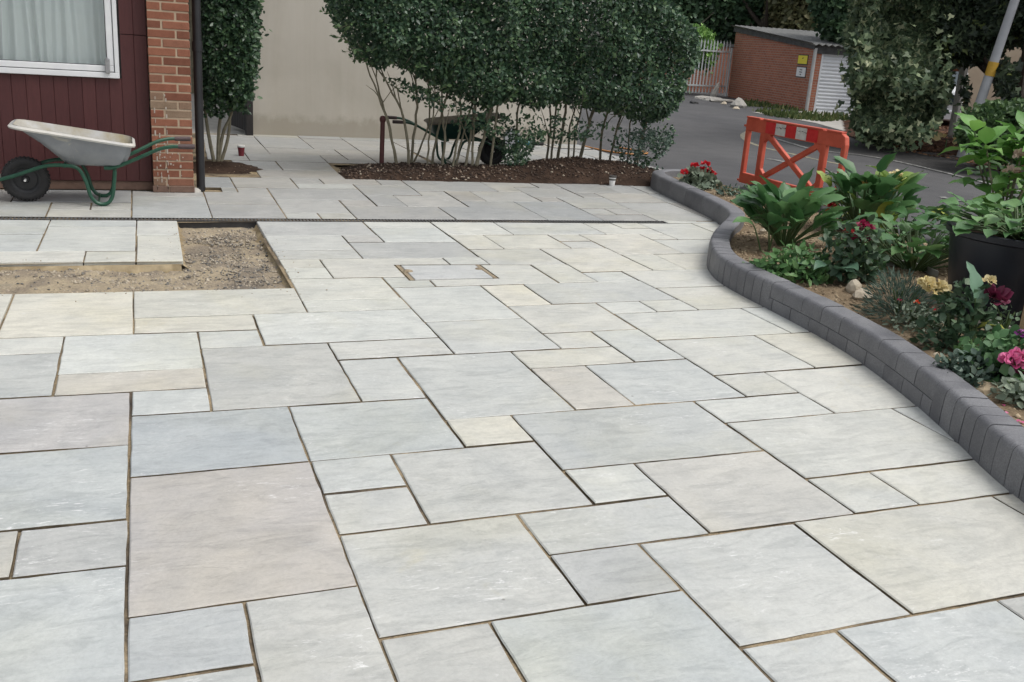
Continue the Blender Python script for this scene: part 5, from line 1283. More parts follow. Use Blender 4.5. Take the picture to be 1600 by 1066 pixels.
def wheelbarrow(loc, rz, label, tray, inside, stain, rim=None):
    t = empty('wheelbarrow', loc, rz, label=label, cat='wheelbarrow', group=None)
    mb = MB()
    rimL = rounded_loop(-0.60, 0.235, 0.50, 0.58, 0.605, 0.490, 0.09)
    lip = rounded_loop(-0.625, 0.255, 0.55, 0.63, 0.592, 0.474, 0.10)
    lip2 = rounded_loop(-0.622, 0.252, 0.545, 0.625, 0.580, 0.462, 0.10)
    mid = rounded_loop(-0.42, 0.215, 0.43, 0.50, 0.470, 0.400, 0.09)
    base = rounded_loop(-0.255, 0.180, 0.34, 0.42, 0.318, 0.322, 0.08)
    base2 = rounded_loop(-0.215, 0.150, 0.28, 0.36, 0.304, 0.304, 0.07)
    loft(mb, [lip2, rimL, mid, base, base2]); o = mb.build('tray', tray, t, True)
    mb = MB(); loft(mb, [lip2, lip, rimL], False); mb.build('tray_rim', rim or tray, o, True)
    mb = MB()
    f_ = lambda L, s, dz: [Vector((p.x * s + (1 - s) * -0.05, p.y * s, p.z + dz)) for p in L]
    loft(mb, [f_(rimL, 0.985, 0.0), f_(mid, 0.97, 0.006), f_(base, 0.97, 0.010), f_(base2, 0.95, 0.012)]); mb.build('tray_lining', inside, o, True)
    for s in (-1, 1):
        mb = MB()
        yb_ = 0.17 * s
        pts = [(-0.735, 0.085 * s, 0.172), (-0.60, 0.10 * s, 0.215), (-0.40, 0.14 * s, 0.292), (-0.26, yb_, 0.305), (-0.165, yb_ * 1.05, 0.285), (-0.115, yb_ * 1.1, 0.19), (-0.085, yb_ * 1.15, 0.075), (-0.035, yb_ * 1.15, 0.020), (0.03, yb_ * 1.15, 0.020), (0.070, yb_ * 1.15, 0.075), (0.088, yb_ * 1.12, 0.19), (0.098, yb_ * 1.1, 0.275)]
        mb.tube(bezier(pts), 0.0145, 8); mb.build('leg', 'green_paint', t, True)
        mb = MB()
        pts = [(0.02, yb_ * 1.1, 0.292), (0.10, yb_ * 1.1, 0.300), (0.25, yb_ * 1.25, 0.368), (0.42, yb_ * 1.45, 0.452), (0.52, yb_ * 1.55, 0.478), (0.58, yb_ * 1.58, 0.480)]
        mb.tube(bezier(pts), 0.0145, 8); h = mb.build('handle', 'green_paint', t, True)
        mb = MB(); mb.tube([(0.565, yb_ * 1.575, 0.480), (0.69, yb_ * 1.6, 0.482)], [0.019, 0.020], 10); mb.build('grip', 'grip', h, True)
    for (xb_, wb_, zb0, rb0) in ((-0.03, 0.20, 0.030, 0.008), (0.10, 0.19, 0.293, 0.012), (-0.26, 0.17, 0.296, 0.012)):
        mb = MB(); mb.tube([(xb_, -wb_, zb0), (xb_, wb_, zb0)], rb0, 6); mb.build('cross_bar', 'green_paint', t, True)
    mb = MB(); mb.tube(bezier([(-0.72, -0.085, 0.176), (-0.755, -0.082, 0.184), (-0.775, -0.05, 0.186), (-0.775, 0.05, 0.186), (-0.755, 0.082, 0.184), (-0.72, 0.085, 0.176)]), 0.017, 8); mb.build('nose_guard', stain, t, True)
    wh = empty('wheel', (-0.545, 0, 0.172)); wh.parent = t
    Mx = Matrix.Rotation(R(90), 4, 'X')
    mb = MB(); mb.lathe([(0.105, -0.030), (0.125, -0.042), (0.150, -0.040), (0.166, -0.026), (0.171, 0.0), (0.166, 0.026), (0.150, 0.040), (0.125, 0.042), (0.105, 0.030)], (0, 0, 0), 36, Mx)
    for k in range(36):
        a = 2 * math.pi * k / 36
        for s in (-1, 1):
            M2 = Matrix.Rotation(a, 4, 'Y') @ Matrix.Translation((0.163, 0.022 * s, 0)) @ Matrix.Rotation(R(18 * s), 4, 'Z')
            mb.box((-0.006, -0.013, -0.006), (0.008, 0.013, 0.006), M2)
    mb.build('tyre', 'rubber', wh, True)
    mb = MB(); mb.lathe([(0.0, -0.030), (0.022, -0.032), (0.030, -0.016), (0.080, -0.012), (0.095, -0.028), (0.108, -0.030), (0.108, 0.030), (0.095, 0.028), (0.080, 0.012), (0.030, 0.016), (0.022, 0.032), (0.0, 0.030)], (0, 0, 0), 24, Mx); mb.build('rim', 'rim_black', wh, True)
    mb = MB(); mb.tube([(0, -0.088, 0), (0, 0.088, 0)], 0.009, 8); mb.build('axle', 'cup_white', wh, True)
    return t
wheelbarrow((-0.245, 8.36, 0.001), R(0.5), 'galvanised grey wheelbarrow with green frame parked against the red boarding', 'galvanised', 'cement_stain', 'cement_stain', 'galvanised_inside')
wheelbarrow((3.44, 11.1, 0.001), R(174), 'muddy dark green wheelbarrow standing behind the hedge stems', 'green_barrow_tray', 'muddy_rim', 'green_paint', 'muddy_rim')

# ================================================================== SMALL THINGS ON THE PAVING
def cup(loc, label, body, lid, h=0.11, band=None):
    t = empty('paper_cup', loc, label=label, cat='cup')
    mb = MB(); mb.lathe([(0.001, 0.0), (0.029, 0.0), (0.032, 0.03), (0.040, h - 0.012), (0.040, h - 0.008)], (0, 0, 0), 20); b = mb.build('cup_body', body, t, True)
    mb = MB(); mb.lathe([(0.043, h - 0.016), (0.044, h - 0.008), (0.041, h + 0.002), (0.034, h + 0.006), (0.032, h), (0.001, h)], (0, 0, 0), 20); mb.build('lid', lid, t, True)
    if band:
        mb = MB(); mb.lathe([(0.0365, h * 0.55), (0.0392, h * 0.70)], (0, 0, 0), 20); mb.build('sleeve_mark', band, t, True)
    return t
cup((*G(377, 244).xy, 0.001), 'dark red paper coffee cup with white lid on the flagstones', 'cup_red', 'cup_white', 0.115)
cup((*G(956, 290).xy, 0.001), 'white paper cup with dark lid by the hedge soil', 'cup_white', 'cup_lid_dark', 0.105, 'cup_lid_dark')
# angle grinder lying behind the hedge
gr = empty('angle_grinder', (5.02, 13.05, 0.002), R(-6), label='teal angle grinder with disc guard and black cable lying by the cream wall', cat='power tool')
mb = MB(); mb.tube([(0.05, 0, 0.075), (0.16, 0, 0.072), (0.24, 0, 0.062)], [0.042, 0.045, 0.036], 12); mb.build('motor_body', 'tool_teal', gr, True)
mb = MB(); mb.tube([(0.24, 0, 0.062), (0.34, 0, 0.058), (0.44, 0, 0.064)], [0.030, 0.026, 0.028], 10); mb.build('rear_handle', 'rubber', gr, True)
mb = MB(); mb.lathe([(0.0, -0.004), (0.11, -0.004), (0.11, 0.004), (0.0, 0.004)], (0, 0, 0), 28, Matrix.Translation((-0.03, -0.03, 0.112)) @ Matrix.Rotation(R(82), 4, 'X')); mb.build('cutting_disc', 'tool_metal', gr, True)
mb = MB(); mb.lathe([(0.05, -0.022), (0.125, -0.022), (0.128, 0.012), (0.05, 0.012)], (0, 0, 0), 28, Matrix.Translation((-0.03, 0.0, 0.130)) @ Matrix.Rotation(R(82), 4, 'X')); mb.build('guard', 'tool_metal', gr, True)
mb = MB(); mb.tube(bezier([(0.44, 0, 0.064), (0.6, 0.03, 0.012), (0.9, 0.02, 0.008), (1.2, 0.06, 0.008), (1.3, 0.3, 0.008)]), 0.006, 6); mb.build('cable', 'black_plastic', gr, True)
mb = MB(); mb.tube(bezier([(6.30, 13.5, 0.0), (6.42, 13.0, -0.005), (6.6, 12.75, -0.008), (6.85, 12.7, -0.008), (7.1, 12.95, -0.008), (6.9, 13.5, -0.008)]), 0.013, 8)
tag(mb.build('garden_hose', 'hose_orange', None, True), 'loop of orange hose lying past the end of the cream wall', 'hose')
# brownish red iron post at the hedge trench
pp_ = G(596, 262)
post = empty('iron_post', (pp_.x, pp_.y, 0), label='short rusty red iron post with round top beside the hedge trench', cat='post')
mb = MB(); mb.tube([(0, 0, -0.03), (0, 0, 0.50)], 0.026, 14); mb.tube([(0, 0, -0.03), (0, 0, 0.02)], 0.036, 14); mb.build('shaft', 'red_iron', post, True)
mb = MB(); mb.lathe([(0.026, 0.495), (0.034, 0.505), (0.036, 0.535), (0.026, 0.556), (0.010, 0.564), (0.001, 0.565)], (0, 0, 0), 14); mb.build('cap', 'red_iron', post, True)

# ================================================================== FOLIAGE
RF, RR_, RU = np.array(fwd), np.array(c_right), np.array(c_up)
def rays_np(P): 
    x = (P[:, 0] - 800.0) / F_PX; y = -(P[:, 1] - 533.0) / F_PX
    return RF[None] + x[:, None] * RR_[None] + y[:, None] * RU[None]
def sample_poly(poly, n, r):
    xs = [p[0] for p in poly]; ys = [p[1] for p in poly]; out = []; got = 0
    while got < n:
        Q = np.c_[r.uniform(min(xs), max(xs), n * 2), r.uniform(min(ys), max(ys), n * 2)]
        Q = Q[inpoly(Q, poly)]; out.append(Q); got += len(Q)
    return np.concatenate(out)[:n]
def n3(P, s, seed):
    return (vnoise(P[:, [0, 2]], s, seed, 2) + vnoise(P[:, [1, 2]] + 9.1, s, seed + 1, 2) + vnoise(P[:, [0, 1]] + 4.4, s, seed + 2, 2)) / 1.7
def crown(poly_px, n, thick, seed, plane_y=None, dist=None, edge_px=45, gap=-0.55, lump=0.35, lump_s=2.0, shell=0.75, wob=4.0):
    """leaf positions filling a rounded volume whose outline (seen from the drive) is poly_px; returns points and outward directions"""
    r = np.random.default_rng(seed); Q = sample_poly(poly_px, int(n * 1.5), r)
    ed0 = edge_dist(Q, poly_px); Q = Q + r.normal(0, 1, Q.shape) * (wob * (r.random(len(Q)) < 0.3) * (ed0 < 30))[:, None]
    d = rays_np(Q)
    t = (plane_y / d[:, 1]) if plane_y is not None else dist / np.hypot(d[:, 0], d[:, 1])
    C = d * t[:, None]; C[:, 2] += CAM_H
    ed = np.clip(edge_dist(Q, poly_px) / edge_px, 0.02, 1); half = thick * np.sqrt(1 - (1 - ed) ** 2)
    lm = n3(C, lump_s, seed + 3); half *= 1 + lump * lm
    inner = r.random(len(C)) > shell
    u = np.where(inner, r.uniform(-1, 1, len(C)), -(1 - np.abs(r.normal(0, 0.16, len(C)))))
    back = (~inner) & (r.random(len(C)) < 0.22); u = np.where(back, -u, u)
    if plane_y is not None: ax = np.tile(np.array([0.0, 1.0, 0.0]), (len(C), 1))
    else: ax = np.c_[d[:, :2], np.zeros(len(d))]; ax /= np.linalg.norm(ax, axis=1, keepdims=True)
    P = C + ax * (u * half)[:, None]
    k = n3(P, lump_s * 1.7, seed + 11) > gap
    P, ax, u = P[k][:n], ax[k][:n], u[k][:n]
    return P, ax * np.sign(u)[:, None] * 0.8
def foliage(name, P, out, L, W, mat, parent, kind='oval', seed=1, up=0.45, droop=0.0):
    r = np.random.default_rng(seed + 50); n = len(P)
    Nn = rand_dirs(n, r) * 0.75 + out + np.array([0, 0, up])
    D = rand_dirs(n, r) + out * 0.5 + np.array([0, 0, -droop])
    return leaves(name, P, D, Nn, L, W, mat, parent, kind, seed)

# --- the clipped hedge
HY = 10.45
hedge = empty('hedge', (4.1, HY, 0), label='tall clipped evergreen hedge on bare leggy stems', cat='hedge')
hedge_poly = [(508, -70), (514, 8), (526, 40), (546, 64), (558, 88), (590, 104), (612, 96), (640, 112), (668, 124), (690, 142), (720, 148), (748, 166), (790, 156), (830, 168), (868, 156), (905, 166), (945, 172), (985, 184), (1006, 192), (1024, 184), (1038, 165), (1052, 135), (1068, 105), (1075, 78), (1068, 50), (1050, 26), (1032, 2), (1018, -20), (1000, -70)]
P, O = crown(hedge_poly, 54000, 0.60, 31, plane_y=HY, edge_px=40, gap=-0.58, lump=0.42, lump_s=2.6)
def unparent(P, root): return P - np.array(root.location)[None]
foliage('crown', unparent(P, hedge), O, np.random.default_rng(2).uniform(0.036, 0.060, len(P)), 0.029, 'privet', hedge, 'oval', 3)
low_poly = [(600, 118), (668, 140), (720, 160), (780, 178), (850, 180), (930, 190), (1000, 208), (1045, 190), (1035, 225), (1000, 262), (975, 255), (955, 225), (905, 215), (868, 225), (850, 205), (815, 240), (790, 250), (770, 215), (735, 205), (700, 190), (660, 160), (620, 140)]
P, O = crown(low_poly, 2900, 0.40, 37, plane_y=HY, edge_px=20, gap=0.10, lump=0.2, lump_s=3.5, shell=0.4)
foliage('lower_leaves', unparent(P, hedge), O, 0.048, 0.026, 'privet', hedge, 'oval', 4)
P, O = crown([(968, 212), (1000, 200), (1040, 205), (1035, 235), (1018, 268), (985, 270), (975, 245)], 1000, 0.25, 38, plane_y=10.2, edge_px=16, gap=-0.1, lump=0.2, lump_s=4)
foliage('lower_leaves', unparent(P, hedge), O, 0.042, 0.018, 'grey_green', hedge, 'oval', 5)
P, O = crown([(800, 215), (820, 225), (822, 262), (785, 268), (790, 235)], 420, 0.12, 39, plane_y=10.2, edge_px=10, gap=-0.5)
foliage('lower_leaves', unparent(P, hedge), O, 0.045, 0.022, 'privet', hedge, 'oval', 6)
stems = [[(621, 262), (602, 180), (575, 105), (557, 60)], [(641, 260), (649, 180), (650, 129), (640, 50)], [(644, 258), (668, 192), (671, 120), (675, 40)], [(622, 260), (606, 186), (590, 122), (596, 50)], [(638, 262), (632, 190), (614, 147), (583, 95)],
         [(673, 262), (686, 192), (704, 135), (715, 60)], [(668, 264), (672, 210), (678, 160), (680, 100)], [(707, 268), (719, 192), (718, 135), (722, 70)], [(710, 266), (725, 207), (738, 150), (750, 80)], [(737, 268), (740, 171), (744, 110), (750, 40)], [(743, 268), (764, 180), (780, 131), (800, 60)], [(766, 270), (776, 177), (787, 115), (795, 50)],
         [(805, 262), (809, 180), (813, 140), (820, 60)], [(851, 260), (860, 205), (861, 150), (858, 80)], [(859, 260), (869, 180), (873, 130), (880, 50)], [(869, 262), (880, 186), (889, 140), (900, 60)], [(889, 262), (890, 204), (898, 165), (905, 90)], [(893, 262), (904, 192), (915, 140), (925, 70)], [(904, 264), (920, 192), (940, 139), (960, 60)],
         [(937, 264), (941, 204), (963, 136), (985, 60)], [(950, 264), (965, 195), (985, 145), (1005, 80)], [(980, 266), (984, 204), (992, 155), (1000, 90)], [(989, 266), (1010, 192), (1042, 140), (1055, 90)], [(995, 266), (1004, 207), (1022, 150), (1030, 90)], [(690, 266), (694, 215), (690, 170), (688, 110)], [(727, 268), (733, 215), (745, 165), (752, 110)]]
rb = random.Random(12); rq = np.random.default_rng(77)
# stray shoots breaking the clipped outline
mb = MB(); LP = []; LD = []
for k in range(170):
    e = rb.random()
    if e < 0.35:
        i_ = rb.randrange(len(hedge_poly) - 1); a_, b_ = hedge_poly[i_], hedge_poly[i_ + 1]; f_ = rb.random(); q_ = (a_[0] + (b_[0] - a_[0]) * f_, a_[1] + (b_[1] - a_[1]) * f_)
        p0 = onY(*q_, HY + rb.uniform(-.2, .2)); cdir = (p0 - Vector((4.1, HY, 1.3))); cdir.normalize(); dr = (cdir + Vector((rb.uniform(-.4, .4), rb.uniform(-.5, .2), rb.uniform(-.1, .6)))).normalized()
    else:
        Q_ = sample_poly(hedge_poly, 1, rq)[0]; p0 = onY(Q_[0], Q_[1], HY - 0.5); dr = Vector((rb.uniform(-.5, .5), -0.7, rb.uniform(-.1, .8))).normalized()
    l_ = rb.uniform(0.08, 0.22); p1 = p0 + dr * l_; mb.tube([p0 - dr * 0.1, p0, p1 + Vector((0, 0, .01))], [0.003, 0.0025, 0.0012], 4)
    for j_ in range(int(l_ / 0.022)): LP.append(p0 + dr * (l_ * (j_ + .5) / (l_ / 0.022))); LD.append(dr * .6 + Vector((rb.uniform(-1, 1), rb.uniform(-1, 1), rb.uniform(-.6, 1))))
mb.v = [(v[0] - 4.1, v[1] - HY, v[2]) for v in mb.v]; mb.build('twigs', 'bark', hedge)['kind'] = 'stuff'
LP = np.array(LP) - np.array([4.1, HY, 0]); LD = np.array(LD)
leaves('stray_leaves', LP, LD, rand_dirs(len(LP), rq) * .7 + np.array([0, -.6, .6]), 0.052, 0.028, 'privet_young', hedge, 'oval', 11)['kind'] = 'stuff'
for k, st in enumerate(stems):
    yb_ = min(10.72, max(10.12, G(*st[0], 0.03).y))
    pts = []
    b = onY(*st[0], yb_); gz = trz(b.x, yb_)
    pts.append(Vector((b.x, yb_, gz - 0.04)))
    for m_, p in enumerate(st[1:]):
        w = onY(*p, yb_ + (HY - yb_) * (m_ + 1) * 0.3); w.x += rb.uniform(-.015, .015); pts.append(w)
    mb = MB(); r0 = rb.uniform(0.012, 0.024); bz = bezier(pts, 5)
    bz = [p + Vector((rb.uniform(-.008, .008), rb.uniform(-.01, .01), 0)) if 0 < i_ < len(bz) - 1 else p for i_, p in enumerate(bz)]
    mb.tube(bz, [r0 * (1 - 0.6 * i_ / (len(bz) - 1)) for i_ in range(len(bz))], 7)
    for _ in range(3):      # side twigs
        i0 = rb.randrange(4, len(bz) - 3); p0 = bz[i0]; dd = Vector((rb.uniform(-.25, .25), rb.uniform(-.2, .2), rb.uniform(.15, .4)))
        mb.tube([p0, p0 + dd * 0.5 + Vector((0, 0, .03)), p0 + dd], [r0 * .45, r0 * .35, r0 * .15], 5)
    mb.v = [(v[0] - 4.1, v[1] - HY, v[2]) for v in mb.v]
    mb.build('stem', 'bark', hedge, True)

# --- the clipped bush by the drainpipe
bush = empty('clipped_bush', (0.80, 10.42, 0.05), label='narrow clipped evergreen bush on a soil mound beside the drainpipe', cat='bush')
P, O = crown([(308, -70), (312, 100), (316, 150), (326, 168), (340, 150), (352, 160), (372, 168), (392, 150), (398, 110), (403, 60), (404, 20), (400, -70)], 9000, 0.34, 41, plane_y=10.42, edge_px=26, gap=-0.7, lump=0.2, lump_s=3)
foliage('crown', unparent(P, bush), O, 0.052, 0.030, 'privet_dark', bush, 'oval', 7)
P, O = crown([(318, 145), (392, 140), (388, 178), (365, 170), (340, 182), (322, 175)], 500, 0.25, 42, plane_y=10.42, edge_px=14, gap=-0.1)
foliage('lower_leaves', unparent(P, bush), O, 0.046, 0.026, 'privet_dark', bush, 'oval', 8)
for st in ([(336, 246), (325, 205), (320, 160), (322, 100)], [(340, 248), (342, 205), (348, 150), (345, 90)], [(340, 248), (348, 210), (362, 175), (368, 110)], [(342, 247), (354, 225), (359, 190), (356, 140)]):
    pts = [onY(*p, 10.42) for p in st]; pts[0].z = 0.0
    bz = bezier(pts, 5); mb = MB(); mb.tube([p - Vector(bush.location) for p in bz], [0.020 * (1 - 0.5 * i_ / len(bz)) for i_ in range(len(bz))], 7); mb.build('stem', 'bark', bush, True)

# --- trees and ivy beyond the road
def tree(name, base, poly, n, thick, dist, L, W, mat, label, seed, kind='oval', trunk_r=0.2, gap=-0.5, lump=0.45, lump_s=0.8, edge_px=30, group=None, limbs=5, bark='dark_bark', extra=()):
    t = empty(name, base, label=label, cat='tree', group=group)
    P, O = crown(poly, n, thick, seed, dist=dist, edge_px=edge_px, gap=gap, lump=lump, lump_s=lump_s)
    foliage('crown', unparent(P, t), O, L, W, mat, t, kind, seed, 0.5)
    for (pl, m_, th, k_, mm, gp_) in extra:
        P, O = crown(pl, m_, th, seed + 5, dist=k_, edge_px=12, gap=gp_, lump=lump, lump_s=lump_s)
        tag(foliage('ivy_trail', unparent(P, t), O, L, W, mm, t, kind, seed + 5, 0.5), kind='stuff')
    ctop = P.mean(0) - np.array(base); h = max(1.5, np.percentile(P[:, 2], 70) - base[2])
    rr = random.Random(seed); mb = MB()
    pts = [Vector((0, 0, -0.3)), Vector((0.05, 0.05, h * 0.35)), Vector((ctop[0] * .4, ctop[1] * .4, h * 0.75)), Vector((ctop[0] * .7, ctop[1] * .7, h))]
    mb.tube(bezier(pts), [trunk_r * (1.15 - 0.8 * i_ / 15) for i_ in range(16)], 9); mb.build('trunk', bark, t, True)
    for k in range(limbs):
        a = rr.uniform(0, 6.28); l = rr.uniform(0.8, 1.8); z0 = h * rr.uniform(0.35, 0.7); mb = MB()
        mb.tube([(ctop[0] * .3, ctop[1] * .3, z0), (ctop[0] * .35 + l * .5 * math.cos(a), ctop[1] * .35 + l * .5 * math.sin(a), z0 + l * .45), (ctop[0] * .4 + l * math.cos(a), ctop[1] * .4 + l * math.sin(a), z0 + l)], [trunk_r * .4, trunk_r * .28, trunk_r * .1], 6); mb.build('limb', bark, t, True)
    return t
def gpt(px, py, z=0.0): p = G(px, py, z); return (p.x, p.y, z)
ivy_poly = [(1332, -70), (1330, 20), (1318, 70), (1333, 100), (1322, 130), (1340, 160), (1330, 190), (1345, 212), (1380, 222), (1420, 214), (1448, 205), (1452, 190), (1470, 170), (1474, 150), (1478, 128), (1466, 100), (1476, 40), (1486, -70)]
tree('ivy_clad_tree', gpt(1405, 225), ivy_poly, 21000, 1.5, 20.2, 0.115, 0.105, 'ivy', 'tree wholly clad in pale edged ivy on the verge, ivy down to the ground', 61, 'ivy', 0.25, -0.30, 0.75, 1.3, 30,
     extra=[([(1325, 60), (1312, 100), (1318, 140), (1308, 170), (1325, 215), (1400, 236), (1450, 222), (1480, 180), (1490, 100), (1490, 20), (1440, 40), (1360, 30)], 900, 1.7, 19.6, 'ivy', 0.0)])
tree('overhanging_tree', (15.4, 13.4, 0.1), [(1440, -70), (1445, 55), (1462, 92), (1498, 104), (1535, 98), (1558, 84), (1600, 66), (1690, 60), (1690, -70)], 13000, 1.6, 20.5, 0.13, 0.11, 'ivy_deep', 'dark leaved tree overhanging the leaning lamp post', 63, 'ivy', 0.2, -0.6, 0.4, 0.8, 30,
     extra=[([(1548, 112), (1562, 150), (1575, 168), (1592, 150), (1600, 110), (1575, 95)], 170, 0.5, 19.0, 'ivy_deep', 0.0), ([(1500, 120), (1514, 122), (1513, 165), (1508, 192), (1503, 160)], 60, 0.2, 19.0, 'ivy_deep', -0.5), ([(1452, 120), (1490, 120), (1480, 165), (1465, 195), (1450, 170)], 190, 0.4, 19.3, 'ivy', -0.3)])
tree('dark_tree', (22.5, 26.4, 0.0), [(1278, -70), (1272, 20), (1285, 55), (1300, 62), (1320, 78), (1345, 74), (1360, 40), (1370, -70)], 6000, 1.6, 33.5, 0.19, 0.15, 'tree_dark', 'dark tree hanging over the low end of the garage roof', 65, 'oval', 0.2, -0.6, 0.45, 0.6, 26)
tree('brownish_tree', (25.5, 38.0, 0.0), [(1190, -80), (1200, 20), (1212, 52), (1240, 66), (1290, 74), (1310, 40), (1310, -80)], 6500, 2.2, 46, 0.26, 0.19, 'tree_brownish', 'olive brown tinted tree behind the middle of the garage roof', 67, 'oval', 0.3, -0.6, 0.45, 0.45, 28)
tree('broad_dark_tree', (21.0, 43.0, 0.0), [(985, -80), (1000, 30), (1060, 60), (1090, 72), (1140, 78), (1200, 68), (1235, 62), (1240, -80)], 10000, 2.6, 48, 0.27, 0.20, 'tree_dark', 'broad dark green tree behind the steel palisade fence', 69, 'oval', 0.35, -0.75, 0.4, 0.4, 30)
tree('light_bush', (18.1, 33.6, 0.0), [(1064, 105), (1066, 55), (1085, 40), (1100, 46), (1113, 56), (1118, 72), (1112, 105)], 2600, 1.2, 38, 0.17, 0.12, 'tree_light', 'fresh light green bush peeping over the palisade fence', 71, 'oval', 0.1, -0.7, 0.4, 0.9, 16)
far = [(-60, 60, 5.2), (-30, 75, 6.0), (4, 70, 5.5), (60, 62, 6.5), (85, 40, 6), (80, 10, 6)]
Pw = []; Dw = []
for k, (fx, fy, fr2) in enumerate(far):   # a wood far off round the skyline, behind the houses
    r = np.random.default_rng(80 + k); d = rand_dirs(2600, r); d /= np.linalg.norm(d, axis=1, keepdims=True)
    Pw.append(d * (fr2 * (0.75 + 0.25 * r.random(len(d)))[:, None]) * (1 + 0.25 * n3(d * 2, 1.5, k))[:, None] + np.array([fx, fy, fr2 + 0.5])); Dw.append(d)
Pw = np.concatenate(Pw); Dw = np.concatenate(Dw)
tag(leaves('distant_wood', Pw, rand_dirs(len(Pw), r), Dw + rand_dirs(len(Pw), r) * .6, 0.8, 0.6, 'tree_dark', None, 'quad', 3), 'far off green wood on the skyline beyond the houses', kind='stuff')
# round shrub by the footway
sh = empty('round_shrub', gpt(1560, 236), label='rounded leafy green shrub behind the lamp post foot', cat='shrub')
P, O = crown([(1496, 206), (1504, 184), (1522, 172), (1545, 162), (1570, 163), (1595, 160), (1640, 168), (1680, 200), (1660, 250), (1560, 250), (1520, 236), (1500, 222)], 9000, 0.9, 73, dist=17.2, edge_px=26, gap=-0.5, lump=0.3, lump_s=1.6)
foliage('foliage', unparent(P, sh), O, 0.085, 0.055, 'shrub_mid', sh, 'oval', 9)
for k in range(5):
    a = k * 1.3; mb = MB(); mb.tube([(0, 0, 0), (0.2 * math.cos(a), 0.2 * math.sin(a), 0.5), (0.45 * math.cos(a), 0.45 * math.sin(a), 0.9)], [0.02, 0.015, 0.006], 6); mb.build('stem', 'bark', sh, True)
# leaning lamp column, white trunk, blue bollard
b0 = at_dist(1526, 176, 18.6); b0.z = 0.1; b1 = at_dist(1586, 0, 18.6); ax_ = (b1 - at_dist(1526, 176, 18.6)).normalized()
lp = empty('lamp_post', b0, label='leaning grey lamp column with a yellow band', cat='lamp post')
low = at_dist(1526, 176, 18.6) - b0
def lpz(px, py): return at_dist(px, py, 18.6) - b0
foot = low - ax_ * ((low.z + 0.05) / ax_.z)
mb = MB(); mb.tube([foot, lpz(1586, 0), lpz(1586, 0) + ax_ * 2.2], [0.085, 0.072, 0.06], 14); mb.build('column', 'lamp_grey', lp, True)
mb = MB(); mb.tube([lpz(1546, 119), lpz(1553, 97)], 0.083, 14); mb.build('yellow_band', 'band_yellow', lp, True)
mb = MB(); e_ = lpz(1586, 0) + ax_ * 2.2; mb.tube([e_, e_ + Vector((-.5, -.2, .12))], 0.03, 8); mb.box(tuple(e_ + Vector((-1.0, -.4, .06))), tuple(e_ + Vector((-.45, -.1, .2)))); mb.build('lantern', 'lamp_grey', lp)
tw = at_dist(1488, 203, 21.5); tw.z = 0.1
wt = empty('white_post', tw, label='slim whitish post in front of the tan wall, ivy hanging beside it', cat='post')
mb = MB(); a0 = at_dist(1489, 203, 21.5) - tw; a1 = at_dist(1503, 125, 21.5) - tw; a0b = a0 - (a1 - a0) * ((a0.z + 0.1) / (a1.z - a0.z))
mb.tube([a0b, a0, a1, a1 + (a1 - a0) * 0.6], 0.085, 8); mb.build('shaft', 'white_trunk', wt, True)
mb = MB(); q_ = a1 + (a1 - a0) * 0.6; mb.tube([q_, q_ + Vector((0, 0, .06))], [0.09, 0.02], 8); mb.build('cap', 'white_trunk', wt, True)
bb = G(1511, 247, -0.01)
bo = empty('bollard', bb, label='blue grey bollard at the edge of the dead leaf verge', cat='bollard')
mb = MB(); mb.lathe([(0.075, -0.02), (0.078, 0.0), (0.070, 0.32), (0.055, 0.40), (0.045, 0.44), (0.045, 0.58), (0.03, 0.62), (0.001, 0.63)], (0, 0, 0), 14); mb.build('body', 'bollard_blue', bo, True)
mb = MB(); mb.lathe([(0.073, 0.24), (0.0735, 0.29)], (0, 0, 0), 14); mb.build('band', 'lamp_grey', bo, True)
# tan house at the far right
def frame_at(px, py, D):
    p = at_dist(px, py, D); v = Vector((p.x, p.y, 0)).normalized(); return p, v, Vector((v.y, -v.x, 0))
p, v_, rgt = frame_at(1497, 160, 31)
th = empty('tan_house', (p.x, p.y, -0.02), math.atan2(rgt.y, rgt.x), label='tan rendered house wall glimpsed beyond the lamp post', cat='house')
mb = MB(); mb.box((0, 0, 0), (9, 7, 4.6)); mb.build('wall', 'tan_render', th)
mb = MB(); mb.add([(-.3, -.3, 4.6), (9.3, -.3, 4.6), (9.3, 7.3, 4.6), (-.3, 7.3, 4.6), (-.3, 3.5, 7), (9.3, 3.5, 7)], [(0, 1, 5, 4), (2, 3, 4, 5), (0, 4, 3), (1, 2, 5), (3, 2, 1, 0)]); mb.build('roof', 'fascia', th)
for x0 in (3.2, 6.2):
    mb = MB(); mb.box((x0, -0.03, 1.0), (x0 + 1.3, 0.02, 2.2)); w_ = mb.build('window', 'white_upvc', th); mb = MB(); mb.box((x0 + .08, -0.036, 1.08), (x0 + 1.22, -0.02, 2.12)); mb.build('pane', 'car_glass', w_)
